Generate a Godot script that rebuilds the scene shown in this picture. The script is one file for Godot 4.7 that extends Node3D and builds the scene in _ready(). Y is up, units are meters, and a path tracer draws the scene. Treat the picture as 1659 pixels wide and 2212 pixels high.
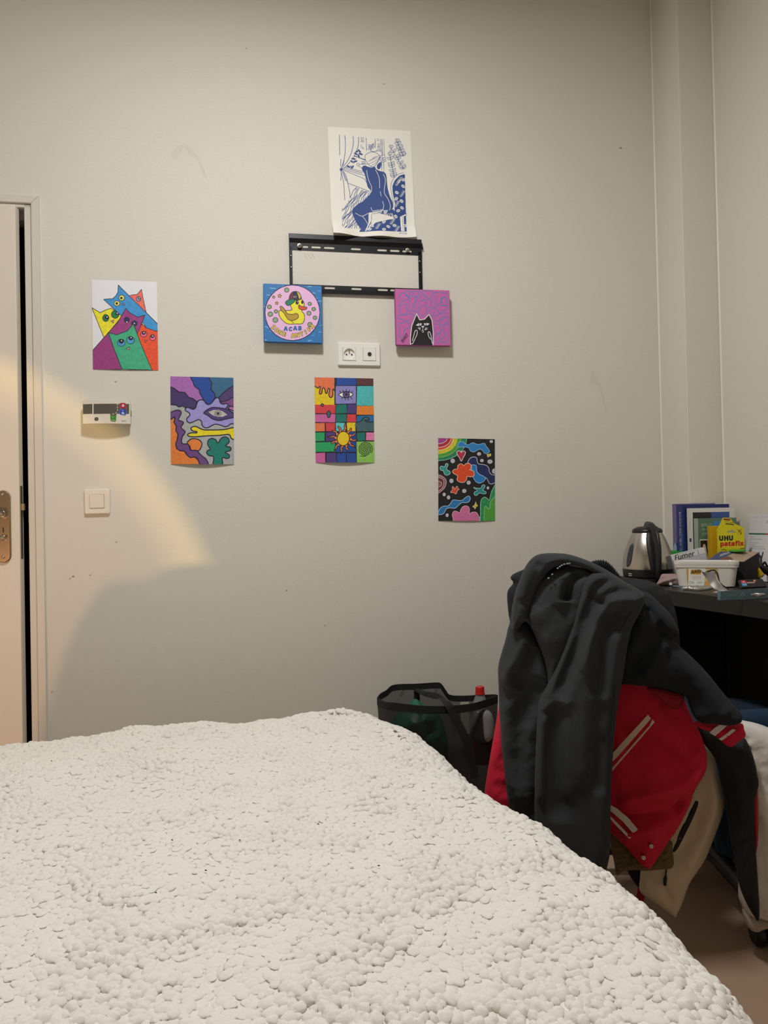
extends Node3D
# Bedroom wall with drawings, fleece-covered bed, clothes on a chair, cluttered dark desk. Units are metres, y up; the back wall's face is z = 0.

const CAM := Vector3(0, 0.98, 2.573)
var used := {}
var gen := FastNoiseLite.new()

# ---------------------------------------------------------------- mesh building
class MB:
	var v := PackedVector3Array()
	var n := PackedVector3Array()
	var uv := PackedVector2Array()
	var ix := PackedInt32Array()

	# adds a piece; crease is the angle (degrees) past which an edge stays sharp
	func add(pv: PackedVector3Array, tris: PackedInt32Array, puv := PackedVector2Array(), crease := 180.0, fix := true) -> void:
		if fix:
			var vol := 0.0
			for i in range(0, tris.size(), 3):
				vol += pv[tris[i]].dot(pv[tris[i + 1]].cross(pv[tris[i + 2]]))
			if vol > 0.0:   # front faces run clockwise in Godot
				for i in range(0, tris.size(), 3):
					var t := tris[i + 1]
					tris[i + 1] = tris[i + 2]
					tris[i + 2] = t
		var fn := PackedVector3Array()
		for i in range(0, tris.size(), 3):
			fn.append((pv[tris[i + 2]] - pv[tris[i]]).cross(pv[tris[i + 1]] - pv[tris[i]]))
		var has_uv := puv.size() == pv.size()
		if crease >= 180.0:
			var sum := PackedVector3Array()
			sum.resize(pv.size())
			for i in fn.size():
				for k in 3:
					sum[tris[i * 3 + k]] += fn[i]
			var at := v.size()
			for i in pv.size():
				v.append(pv[i])
				n.append(sum[i].normalized() if sum[i].length() > 1e-14 else Vector3.UP)
				uv.append(puv[i] if has_uv else Vector2.ZERO)
			for i in tris.size():
				ix.append(at + tris[i])
			return
		var around := []
		around.resize(pv.size())
		for i in pv.size():
			around[i] = []
		for i in fn.size():
			for k in 3:
				around[tris[i * 3 + k]].append(i)
		var lim := cos(deg_to_rad(crease))
		for i in fn.size():
			var own := fn[i].normalized()
			for k in 3:
				var p := tris[i * 3 + k]
				var s := Vector3.ZERO
				for j in around[p]:
					if fn[j].normalized().dot(own) >= lim:
						s += fn[j]
				ix.append(v.size())
				v.append(pv[p])
				n.append(s.normalized() if s.length() > 1e-14 else own)
				uv.append(puv[p] if has_uv else Vector2.ZERO)

	func box(c: Vector3, size: Vector3, bev := 0.0, b := Basis()) -> void:
		var h := size / 2.0
		var pv := PackedVector3Array()
		bev = maxf(minf(bev, minf(h.x, minf(h.y, h.z)) * 0.95), 1e-5)
		for k in 8:
			var sg := Vector3(1 if k & 1 else -1, 1 if k & 2 else -1, 1 if k & 4 else -1)
			for a in 3:
				var p := sg * (h - Vector3.ONE * bev)
				p[a] = sg[a] * h[a]
				pv.append(c + b * p)
		var t := PackedInt32Array()
		for a in 3:
			for s in 2:
				var q := []
				var b1 := (a + 1) % 3
				var b2 := (a + 2) % 3
				for w in [[0, 0], [1, 0], [1, 1], [0, 1]]:
					q.append(((s << a) | (w[0] << b1) | (w[1] << b2)) * 3 + a)
				for tri in [[0, 1, 2], [0, 2, 3]]:
					_out(pv, t, c, q[tri[0]], q[tri[1]], q[tri[2]])
		for a in 3:   # edges along axis a
			var b1 := (a + 1) % 3
			var b2 := (a + 2) % 3
			for s1 in 2:
				for s2 in 2:
					var base: int = (s1 << b1) | (s2 << b2)
					var o: int = base | (1 << a)
					_out(pv, t, c, base * 3 + b1, base * 3 + b2, o * 3 + b2)
					_out(pv, t, c, base * 3 + b1, o * 3 + b2, o * 3 + b1)
		for k in 8:
			_out(pv, t, c, k * 3, k * 3 + 1, k * 3 + 2)
		add(pv, t, PackedVector2Array(), 50.0 if bev > 0.002 else 20.0, false)

	func _out(pv: PackedVector3Array, t: PackedInt32Array, c: Vector3, i: int, j: int, k: int) -> void:
		var nn := (pv[k] - pv[i]).cross(pv[j] - pv[i])
		if nn.dot((pv[i] + pv[j] + pv[k]) / 3.0 - c) < 0.0:
			t.append_array([i, k, j])
		else:
			t.append_array([i, j, k])

	# closed profile of (radius, height) turned round the axis of xf
	func lathe(prof: Array, seg: int, xf := Transform3D(), crease := 40.0, sx := 1.0, sz := 1.0) -> void:
		var pv := PackedVector3Array()
		var puv := PackedVector2Array()
		for p in prof:
			for k in seg + 1:
				var a := TAU * k / seg
				pv.append(xf * Vector3(p[0] * cos(a) * sx, p[1], p[0] * sin(a) * sz))
				puv.append(Vector2(float(k) / seg, p[1]))
		var t := PackedInt32Array()
		var w := seg + 1
		for i in prof.size() - 1:
			for k in seg:
				t.append_array([i * w + k, i * w + k + 1, (i + 1) * w + k + 1, i * w + k, (i + 1) * w + k + 1, (i + 1) * w + k])
		# weld the seam for smooth normals
		for i in t.size():
			if t[i] % w == seg:
				t[i] -= seg
		add(pv, t, puv, crease)

	func tube(path: Array, rad, seg := 8, flat := 1.0, side := Vector3.ZERO) -> void:
		var pv := PackedVector3Array()
		var m := path.size()
		var up := side if side != Vector3.ZERO else Vector3(0.13, 0.97, 0.21)
		for i in m:
			var d: Vector3 = (path[mini(i + 1, m - 1)] - path[maxi(i - 1, 0)]).normalized()
			var r: float = rad[i] if rad is Array else rad
			var x := d.cross(up)
			x = x.normalized() if x.length() > 0.05 else d.cross(Vector3.RIGHT).normalized()
			var y := x.cross(d)
			if side == Vector3.ZERO:
				up = y
			for k in seg:
				var a := TAU * k / seg
				pv.append(path[i] + x * cos(a) * r + y * sin(a) * r * flat)
		var t := PackedInt32Array()
		for i in m - 1:
			for k in seg:
				var k2 := (k + 1) % seg
				t.append_array([i * seg + k, i * seg + k2, (i + 1) * seg + k2, i * seg + k, (i + 1) * seg + k2, (i + 1) * seg + k])
		for e in 2:
			var at := pv.size()
			pv.append(path[0] if e == 0 else path[m - 1])
			var o := 0 if e == 0 else (m - 1) * seg
			for k in seg:
				var k2 := (k + 1) % seg
				t.append_array([at, o + k2, o + k] if e == 0 else [at, o + k, o + k2])
		add(pv, t, PackedVector2Array(), 60.0)

	# polygon in the xy plane of xf, extruded from z = 0 to depth, with a chamfer on the front edge
	func prism(poly: PackedVector2Array, depth: float, xf := Transform3D(), bev := 0.0, uvr := Rect2()) -> void:
		var m := poly.size()
		if Geometry2D.is_polygon_clockwise(poly):
			poly.reverse()
		var inner := PackedVector2Array()
		for i in m:
			var a := (poly[i] - poly[(i + m - 1) % m]).normalized()
			var b := (poly[(i + 1) % m] - poly[i]).normalized()
			var nn := (a + b).orthogonal().normalized()
			inner.append(poly[i] + nn * bev * (-1.0 if nn.dot(Vector2(-a.y, a.x)) < 0.0 else 1.0))
		var rings := [[poly, 0.0], [poly, depth]] if bev <= 0.0 else [[poly, 0.0], [poly, depth - bev], [inner, depth]]
		var pv := PackedVector3Array()
		var puv := PackedVector2Array()
		for r in rings:
			for p in r[0]:
				pv.append(xf * Vector3(p.x, p.y, r[1]))
				if uvr.size.x > 0.0:
					puv.append(Vector2((p.x - uvr.position.x) / uvr.size.x, 1.0 - (p.y - uvr.position.y) / uvr.size.y))
		var t := PackedInt32Array()
		for r in rings.size() - 1:
			for i in m:
				var j := (i + 1) % m
				t.append_array([r * m + i, r * m + j, (r + 1) * m + j, r * m + i, (r + 1) * m + j, (r + 1) * m + i])
		var cap := Geometry2D.triangulate_polygon(poly)
		var ccw := true
		if cap.size() >= 3:
			ccw = (poly[cap[1]] - poly[cap[0]]).cross(poly[cap[2]] - poly[cap[0]]) > 0.0
		var top := (rings.size() - 1) * m
		for i in range(0, cap.size(), 3):
			var a := cap[i]
			var b := cap[i + 1] if ccw else cap[i + 2]
			var c := cap[i + 2] if ccw else cap[i + 1]
			t.append_array([top + a, top + b, top + c, a, c, b])
		add(pv, t, puv, 30.0)

	# sheet of nx by ny cells; f(u, v) gives the place and f's sheet gets that thickness along its own normal
	func sheet(nx: int, ny: int, f: Callable, thick: float, crease := 180.0) -> void:
		var g := PackedVector3Array()
		for j in ny + 1:
			for i in nx + 1:
				g.append(f.call(float(i) / nx, float(j) / ny))
		var w := nx + 1
		var pv := PackedVector3Array()
		var puv := PackedVector2Array()
		for side in 2:
			for j in ny + 1:
				for i in nx + 1:
					var dx := g[j * w + mini(i + 1, nx)] - g[j * w + maxi(i - 1, 0)]
					var dy := g[mini(j + 1, ny) * w + i] - g[maxi(j - 1, 0) * w + i]
					var nn := dy.cross(dx).normalized()
					pv.append(g[j * w + i] + nn * thick * (0.5 - side))
					puv.append(Vector2(float(i) / nx, float(j) / ny))
		var t := PackedInt32Array()
		var o := w * (ny + 1)
		for j in ny:
			for i in nx:
				var a := j * w + i
				t.append_array([a, a + 1, a + w + 1, a, a + w + 1, a + w])
				t.append_array([o + a, o + a + w + 1, o + a + 1, o + a, o + a + w, o + a + w + 1])
		var ring := []
		for i in nx: ring.append(i)
		for j in ny: ring.append(j * w + nx)
		for i in nx: ring.append(ny * w + nx - i)
		for j in ny: ring.append((ny - j) * w)
		for k in ring.size():
			var a: int = ring[k]
			var b: int = ring[(k + 1) % ring.size()]
			t.append_array([a, o + b, b, a, o + a, o + b])
		add(pv, t, puv, 70.0 if crease >= 180.0 else crease)

	# a soft body whose outline lies in a plane: front and back swell from the outline inwards, folds raise and lower the front
	func relief(poly: PackedVector2Array, cell: float, tf: float, tb: float, rim: float, folds: Array, xf: Callable, lumps := 0.0, lump_size := 0.06, uvr := Rect2()) -> void:
		var lo := poly[0]
		var hi := poly[0]
		for p in poly:
			lo = lo.min(p)
			hi = hi.max(p)
		lo -= Vector2.ONE * cell * 1.3
		var nx := int((hi.x - lo.x) / cell) + 2
		var ny := int((hi.y - lo.y) / cell) + 2
		var ns := FastNoiseLite.new()
		ns.seed = int(poly.size() * 7 + nx)
		ns.noise_type = FastNoiseLite.TYPE_SIMPLEX_SMOOTH
		ns.frequency = 1.0 / lump_size
		var sd := PackedFloat32Array()
		sd.resize(nx * ny)
		var m := poly.size()
		for j in ny:
			for i in nx:
				var p := lo + Vector2(i, j) * cell
				var d2 := 1e9
				var inside := false
				var a := poly[m - 1]
				for b in poly:
					var e := b - a
					var q := p - a
					var k := clampf(q.dot(e) / maxf(e.length_squared(), 1e-12), 0.0, 1.0)
					d2 = minf(d2, (q - e * k).length_squared())
					if (a.y > p.y) != (b.y > p.y) and p.x < a.x + (p.y - a.y) / (b.y - a.y) * e.x:
						inside = not inside
					a = b
				sd[j * nx + i] = sqrt(d2) if inside else -sqrt(d2)
		var fb := []
		for f in folds:
			var pts: PackedVector2Array = f[0]
			var r := Rect2(pts[0], Vector2.ZERO)
			for p in pts:
				r = r.expand(p)
			fb.append(r.grow(2.2 * maxf(f[2], f[3])))
		var pv := PackedVector3Array()
		var puv := PackedVector2Array()
		var front := {}
		var back := {}
		for j in ny:
			for i in nx:
				var d := sd[j * nx + i]
				if d <= 0.0:
					continue
				var p := lo + Vector2(i, j) * cell
				var s := sqrt(1.0 - pow(1.0 - minf(d / rim, 1.0), 2.0))
				var z := tf * s
				var ease := minf(d / 0.02, 1.0)
				for q in folds.size():
					if fb[q].has_point(p):
						z += MB.fold(p, folds[q]) * ease
				if lumps > 0.0:
					z += ns.get_noise_2d(p.x, p.y) * lumps * minf(d / 0.03, 1.0)
				z = maxf(z, 0.002 * ease - tb * s * 0.8)
				front[j * nx + i] = pv.size()
				pv.append(xf.call(p, z))
				back[j * nx + i] = pv.size()
				pv.append(xf.call(p, -tb * s))
				var uvp := (p - uvr.position) / uvr.size if uvr.size.x > 0.0 else p
				puv.append(Vector2(uvp.x, 1.0 - uvp.y) if uvr.size.x > 0.0 else p)
				puv.append(puv[puv.size() - 1])
		var rimv := {}
		var t := PackedInt32Array()
		for j in ny - 1:
			for i in nx - 1:
				var c := [j * nx + i, j * nx + i + 1, (j + 1) * nx + i + 1, (j + 1) * nx + i]
				var fl := []
				var bl := []
				for k in 4:
					var a: int = c[k]
					var b: int = c[(k + 1) % 4]
					if sd[a] > 0.0:
						fl.append(front[a])
						bl.append(back[a])
					if (sd[a] > 0.0) != (sd[b] > 0.0):
						var key: int = mini(a, b) * 4 + (1 if absi(a - b) == 1 else 2)
						if not rimv.has(key):
							var x := sd[a] / (sd[a] - sd[b])
							var pa := lo + Vector2(a % nx, a / nx) * cell
							var pb := lo + Vector2(b % nx, b / nx) * cell
							var p := pa.lerp(pb, x)
							rimv[key] = pv.size()
							pv.append(xf.call(p, 0.0))
							var uvp := (p - uvr.position) / uvr.size if uvr.size.x > 0.0 else p
							puv.append(Vector2(uvp.x, 1.0 - uvp.y) if uvr.size.x > 0.0 else p)
						fl.append(rimv[key])
						bl.append(rimv[key])
				for k in range(1, fl.size() - 1):
					t.append_array([fl[0], fl[k], fl[k + 1]])
					t.append_array([bl[0], bl[k + 1], bl[k]])
		add(pv, t, puv, 180.0)

	# fold: [points, height, width on the left, width on the right]
	static func fold(p: Vector2, f: Array) -> float:
		var pts: PackedVector2Array = f[0]
		var best := 1e9
		var sign_ := 1.0
		var at := 0.0
		var m := pts.size() - 1
		for i in m:
			var a := pts[i]
			var e := pts[i + 1] - a
			var q := p - a
			var k := clampf(q.dot(e) / maxf(e.length_squared(), 1e-12), 0.0, 1.0)
			var d := (q - e * k).length_squared()
			if d < best:
				best = d
				sign_ = -1.0 if e.cross(q) > 0.0 else 1.0
				at = (i + k) / m
		var w: float = f[3] if sign_ > 0.0 else f[2]
		return f[1] * exp(-best / (w * w)) * smoothstep(0.0, 0.18, minf(at, 1.0 - at) + 0.03)


func flat(a: Array) -> PackedVector2Array:
	var r := PackedVector2Array()
	for i in range(0, a.size(), 2):
		r.append(Vector2(a[i], a[i + 1]))
	return r

# Catmull-Rom through the points
static func curve(p: PackedVector2Array, closed := false, steps := 5) -> PackedVector2Array:
	var r := PackedVector2Array()
	var m := p.size()
	for i in (m if closed else m - 1):
		var a := p[(i + m - 1) % m] if closed or i > 0 else p[0]
		var d := p[(i + 2) % m] if closed or i + 2 < m else p[m - 1]
		for k in steps:
			r.append(p[i].cubic_interpolate(p[(i + 1) % m], a, d, float(k) / steps))
	if not closed:
		r.append(p[m - 1])
	return r

func curve3(p: Array, steps := 6) -> Array:
	var r := []
	var m := p.size()
	for i in m - 1:
		for k in steps:
			r.append(p[i].cubic_interpolate(p[i + 1], p[maxi(i - 1, 0)], p[mini(i + 2, m - 1)], float(k) / steps))
	r.append(p[m - 1])
	return r

func lobe(a: Array) -> PackedVector2Array:
	return curve(flat(a), true, 4)

func fold_of(a: Array, h: float, wl: float, wr: float) -> Array:
	return [curve(flat(a), false, 4), h, wl, wr]

# ---------------------------------------------------------------- nodes
func numbered(called: String) -> String:
	used[called] = used.get(called, -1) + 1
	return called if used[called] == 0 else "%s_%03d" % [called, used[called]]

func mesh_of(mb: MB, offset: Vector3) -> ArrayMesh:
	var a := []
	a.resize(Mesh.ARRAY_MAX)
	var pv := PackedVector3Array()
	for p in mb.v:
		pv.append(p - offset)
	a[Mesh.ARRAY_VERTEX] = pv
	a[Mesh.ARRAY_NORMAL] = mb.n
	a[Mesh.ARRAY_TEX_UV] = mb.uv
	a[Mesh.ARRAY_INDEX] = mb.ix
	var m := ArrayMesh.new()
	m.add_surface_from_arrays(Mesh.PRIMITIVE_TRIANGLES, a)
	return m

func tag(o: Node3D, label: String, category: String, group := "") -> Node3D:
	o.set_meta("label", label)
	o.set_meta("category", category)
	if group:
		o.set_meta("group", group)
	return o

# a thing whose parts follow; base is its foot in the room
func thing(called: String, label: String, category: String, base: Vector3, group := "") -> Node3D:
	var o := Node3D.new()
	o.name = numbered(called)
	add_child(o, true)
	o.position = base
	return tag(o, label, category, group)

func part(called: String, mb: MB, mat: Material, parent: Node3D, label := "") -> MeshInstance3D:
	var o := MeshInstance3D.new()
	o.name = called
	var org := Vector3.ZERO
	var q: Node = parent
	while q is Node3D and q != self:
		org += q.position
		q = q.get_parent()
	o.mesh = mesh_of(mb, org)
	o.material_override = mat
	parent.add_child(o, true)
	if label:
		o.set_meta("label", label)
	return o

func solo(called: String, mb: MB, mat: Material, label: String, category: String, group := "") -> MeshInstance3D:
	var lo := mb.v[0]
	var hi := mb.v[0]
	for p in mb.v:
		lo = lo.min(p)
		hi = hi.max(p)
	var base := Vector3((lo.x + hi.x) / 2.0, lo.y, (lo.z + hi.z) / 2.0)
	var o := MeshInstance3D.new()
	o.name = numbered(called)
	o.mesh = mesh_of(mb, base)
	o.material_override = mat
	o.position = base
	add_child(o, true)
	tag(o, label, category, group)
	return o

func struct(called: String, mb: MB, mat: Material, label: String, category: String) -> MeshInstance3D:
	var o := solo(called, mb, mat, label, category)
	o.set_meta("kind", "structure")
	return o

func mat(c: Color, rough := 0.7, metal := 0.0, tex: Texture2D = null) -> StandardMaterial3D:
	var m := StandardMaterial3D.new()
	m.albedo_color = c
	m.roughness = rough
	m.metallic = metal
	m.albedo_texture = tex
	return m

func hexm(h: String, rough := 0.7, metal := 0.0) -> StandardMaterial3D:
	return mat(Color(h), rough, metal)

# grain for a surface: noise relief laid on by triplanar mapping
func grain(m: StandardMaterial3D, size: float, height_cm: float, kind := FastNoiseLite.TYPE_SIMPLEX_SMOOTH, sc := Vector3.ONE) -> StandardMaterial3D:
	var t := NoiseTexture2D.new()
	var ns := FastNoiseLite.new()
	ns.noise_type = kind
	ns.seed = 11
	ns.frequency = 0.05
	t.noise = ns
	t.width = 256
	t.height = 256
	t.seamless = true
	m.heightmap_enabled = true
	m.heightmap_texture = t
	m.heightmap_scale = height_cm
	m.uv1_triplanar = true
	m.uv1_world_triplanar = true
	m.uv1_scale = sc / size
	return m

# twill or jersey: fine crossed threads
func weave(m: StandardMaterial3D, size: float, height_cm: float) -> StandardMaterial3D:
	m.heightmap_enabled = true
	m.heightmap_texture = weave_tex()
	m.heightmap_scale = height_cm
	m.uv1_triplanar = true
	m.uv1_world_triplanar = true
	m.uv1_scale = Vector3.ONE / size
	return m

var _weave: ImageTexture
func weave_tex() -> ImageTexture:
	if _weave == null:
		var im := Image.create(128, 128, false, Image.FORMAT_RGB8)
		gen.frequency = 0.06
		for y in 128:
			for x in 128:
				var h := 0.5 + 0.25 * sin(TAU * x / 8.0) + 0.25 * sin(TAU * (y / 8.0 + (0.5 if (x / 8) % 2 else 0.0)))
				h = h * 0.8 + 0.2 * (0.5 + 0.5 * gen.get_noise_2d(x, y))
				im.set_pixel(x, y, Color(h, h, h))
		_weave = ImageTexture.create_from_image(im)
	return _weave

# ---------------------------------------------------------------- flat print
class Art:
	var im: Image
	var o: Vector2
	var ex: Vector2
	var ey: Vector2
	var det := 1.0
	var size: Vector2
	var gain := 1.0

	# w x h pixels; tl, tr, bl are the sheet's corners in the drawing's own units
	func _init(w: int, h: int, bg: String, tl: Vector2, tr: Vector2, bl: Vector2, g := 1.0) -> void:
		im = Image.create(w, h, false, Image.FORMAT_RGB8)
		gain = g
		im.fill(col(bg))
		size = Vector2(w, h)
		o = tl
		ex = tr - tl
		ey = bl - tl
		det = ex.cross(ey)

	func col(hx: String) -> Color:
		var c := Color(hx).srgb_to_linear()
		return Color(minf(c.r * gain, 0.9), minf(c.g * gain, 0.9), minf(c.b * gain, 0.9)).linear_to_srgb()

	func m(p: Vector2) -> Vector2:
		var q := p - o
		return Vector2(q.cross(ey) / det, ex.cross(q) / det) * size

	func px(w: float) -> float:   # a length in the drawing's units, in pixels
		return w * size.x / ex.length()

	func fill(p: PackedVector2Array, c: Color) -> void:
		var y0 := 1e9
		var y1 := -1e9
		for q in p:
			y0 = minf(y0, q.y)
			y1 = maxf(y1, q.y)
		var k := p.size()
		for y in range(maxi(int(floor(y0)), 0), mini(int(ceil(y1)), int(size.y) - 1) + 1):
			var yc := y + 0.5
			var xs := PackedFloat32Array()
			var a := p[k - 1]
			for b in p:
				if (a.y > yc) != (b.y > yc):
					xs.append(a.x + (yc - a.y) / (b.y - a.y) * (b.x - a.x))
				a = b
			xs.sort()
			for i in range(0, xs.size() - 1, 2):
				var x0 := int(round(xs[i]))
				var x1 := int(round(xs[i + 1]))
				if x1 > x0:
					im.fill_rect(Rect2i(x0, y, x1 - x0, 1), c)

	func pts(a: Array) -> PackedVector2Array:
		var r := PackedVector2Array()
		for i in range(0, a.size(), 2):
			r.append(m(Vector2(a[i], a[i + 1])))
		return r

	func stroke(p: PackedVector2Array, w: float, c: Color) -> void:
		var r := maxf(w / 2.0, 0.5)
		for i in p.size():
			var ring := PackedVector2Array()
			for k in 8:
				ring.append(p[i] + Vector2.from_angle(TAU * k / 8.0) * r)
			fill(ring, c)
			if i + 1 < p.size():
				var d := p[i + 1] - p[i]
				if d.length() > 0.01:
					var s := d.orthogonal().normalized() * r
					fill(PackedVector2Array([p[i] + s, p[i + 1] + s, p[i + 1] - s, p[i] - s]), c)

	# closed shape, smooth or cornered, with an outline
	func shape(a: Array, c: String, lw := 0.0, lc := "000000", soft := true) -> void:
		var p := pts(a)
		if soft:
			p = _curve(p, true)
		if c:
			fill(p, col(c))
		if lw > 0.0:
			p.append(p[0])
			stroke(p, px(lw), col(lc))

	func line(a: Array, w: float, c: String, soft := true) -> void:
		var p := pts(a)
		stroke(_curve(p, false) if soft and p.size() > 2 else p, px(w), col(c))

	func rect(x0: float, y0: float, x1: float, y1: float, c: String) -> void:
		fill(pts([x0, y0, x1, y0, x1, y1, x0, y1]), col(c))

	func disc(x: float, y: float, rx: float, ry: float, c: String, lw := 0.0, lc := "000000", turn := 0.0) -> void:
		var p := PackedVector2Array()
		for k in 28:
			p.append(m(Vector2(x, y) + (Vector2(rx * cos(TAU * k / 28.0), ry * sin(TAU * k / 28.0))).rotated(turn)))
		if c:
			fill(p, col(c))
		if lw > 0.0:
			p.append(p[0])
			stroke(p, px(lw), col(lc))

	# lettering from the outlines of a font; x, y is the centre of the line, h the height of its capitals, in the drawing's units
	func text(s: String, x: float, y: float, h: float, c: String, turn := 0.0, wide := 0.0, bold := false, serif := false, slant := 0.0, fat := 0.0) -> void:
		var f := SystemFont.new()
		f.font_names = PackedStringArray(["Droid Serif" if serif else "Droid Sans"])
		f.font_weight = 700 if bold else 400
		var t := TextMesh.new()
		t.font = f
		t.text = s
		t.font_size = 64
		t.pixel_size = 0.01
		t.depth = 0.0
		t.curve_step = 2.0
		var ar := t.get_mesh_arrays()
		var vv: PackedVector3Array = ar[Mesh.ARRAY_VERTEX]
		if vv.is_empty():
			return
		var lo := vv[0]
		var hi := vv[0]
		for q in vv:
			lo = lo.min(q)
			hi = hi.max(q)
		var cap := 0.64 * 0.72
		var k := h / cap
		var kx := k if wide <= 0.0 else wide / (hi.x - lo.x)
		var mid := Vector2((lo.x + hi.x) / 2.0, cap / 2.0 + (lo.y if lo.y > -0.01 else (0.0 if lo.y > -0.3 else lo.y + 0.14)))
		mid.y = (lo.y + hi.y) / 2.0
		var idx: PackedInt32Array = ar[Mesh.ARRAY_INDEX] if ar[Mesh.ARRAY_INDEX] != null else PackedInt32Array(range(vv.size()))
		var cc := col(c)
		for i in range(0, idx.size() - 2, 3):
			var tri := PackedVector2Array()
			for j in 3:
				var q := vv[idx[i + j]]
				var l := Vector2((q.x - mid.x) * kx + (q.y - mid.y) * k * slant, -(q.y - mid.y) * k).rotated(turn)
				tri.append(m(Vector2(x, y) + l))
			fill(tri, cc)
			if fat > 0.0:
				tri.append(tri[0])
				stroke(tri, px(fat), cc)

	# faint marks of a marker pen: slightly lighter and darker strokes inside the sheet
	func mottle(seed_: int, amount: float, scale: float) -> void:
		var ns := FastNoiseLite.new()
		ns.seed = seed_
		ns.frequency = 1.0 / scale
		for y in int(size.y):
			for x in int(size.x):
				var c := im.get_pixel(x, y)
				if minf(c.r, minf(c.g, c.b)) > 0.75:
					continue
				var k := 1.0 + amount * ns.get_noise_2d(x, y)
				im.set_pixel(x, y, Color(c.r * k, c.g * k, c.b * k))

	func tex() -> ImageTexture:
		return ImageTexture.create_from_image(im)

	static func _curve(p: PackedVector2Array, closed: bool) -> PackedVector2Array:
		var r := PackedVector2Array()
		var n := p.size()
		for i in (n if closed else n - 1):
			var a := p[(i + n - 1) % n] if closed or i > 0 else p[0]
			var d := p[(i + 2) % n] if closed or i + 2 < n else p[n - 1]
			for k in 5:
				r.append(p[i].cubic_interpolate(p[(i + 1) % n], a, d, k / 5.0))
		if not closed:
			r.append(p[n - 1])
		return r

const INK := "17161c"

func art_cats() -> ImageTexture:
	var a := Art.new(500, 700, "dcdde6", Vector2(305, 150), Vector2(1168, 185), Vector2(308, 1330), GAIN)
	a.shape([800, 370, 840, 357, 903, 352, 962, 286, 985, 420, 1022, 600, 900, 520], "ee6a60", 7, INK, false)
	_eye(a, 922, 413, 31, 31, "8797bd", 933, 403, 17)
	a.shape([303, 520, 412, 588, 470, 560, 560, 532, 700, 640, 600, 760, 515, 855, 460, 925], "e2d92b", 8, INK, false)
	_eye(a, 485, 660, 40, 47, "1d7440", 499, 655, 25)
	_eye(a, 610, 616, 50, 52, "1d7440", 634, 606, 22)
	a.shape([553, 705, 590, 685, 582, 732], "e89a92", 6, INK, false)
	a.shape([655, 226, 650, 320, 620, 370, 580, 407, 520, 408, 460, 414, 690, 635, 760, 560, 985, 740, 1020, 800, 1150, 848, 1180, 830, 1180, 757], "3b90cf", 8, INK, false)
	_eye(a, 698, 397, 36, 38, "e3d968", 694, 399, 17, false)
	_eye(a, 635, 470, 38, 34, "e3d968", 632, 470, 17, false)
	a.shape([697, 488, 715, 462, 740, 497], "c07fb4", 6, INK, false)
	a.shape([965, 745, 1020, 800, 1150, 845, 1180, 833, 1185, 1370, 1000, 1370, 900, 1100, 880, 850], "e24f2b", 8, INK, false)
	_eye(a, 983, 882, 43, 37, "e3668f", 984, 868, 25)
	_eye(a, 1101, 930, 39, 38, "e3668f", 1098, 914, 23)
	a.shape([993, 962, 1028, 965, 1003, 997], "e8673f", 6, INK, false)
	a.shape([752, 540, 805, 600, 910, 655, 1003, 628, 960, 740, 905, 865, 760, 1000, 690, 1340, 300, 1340, 300, 1090, 515, 855, 640, 720, 690, 640], "953a7c", 8, INK, false)
	_eye(a, 762, 690, 34, 36, "28295f", 764, 718, 0)
	_eye(a, 862, 738, 38, 36, "28295f", 862, 738, 0)
	a.shape([515, 855, 628, 885, 770, 835, 848, 742, 905, 900, 960, 1050, 1088, 1360, 690, 1340, 600, 1100], "3ea87e", 8, INK, false)
	_eye(a, 685, 992, 50, 48, "4797cf", 686, 972, 33)
	_eye(a, 807, 960, 50, 50, "4797cf", 812, 934, 30)
	a.shape([752, 1070, 793, 1050, 790, 1090], "df92a4", 6, INK, false)
	a.mottle(3, 0.09, 40.0)
	return a.tex()

func _eye(a: Art, x: float, y: float, rx: float, ry: float, c: String, px: float, py: float, pr: float, hl := true) -> void:
	a.disc(x, y, rx, ry, c, 7, INK)
	if pr > 0.0:
		a.disc(px, py, pr, pr * 0.9, INK)
	if hl:
		a.disc(px + (3 if pr > 0 else 0), py - pr * 0.25, 9, 8, "f2f0f0")

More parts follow.
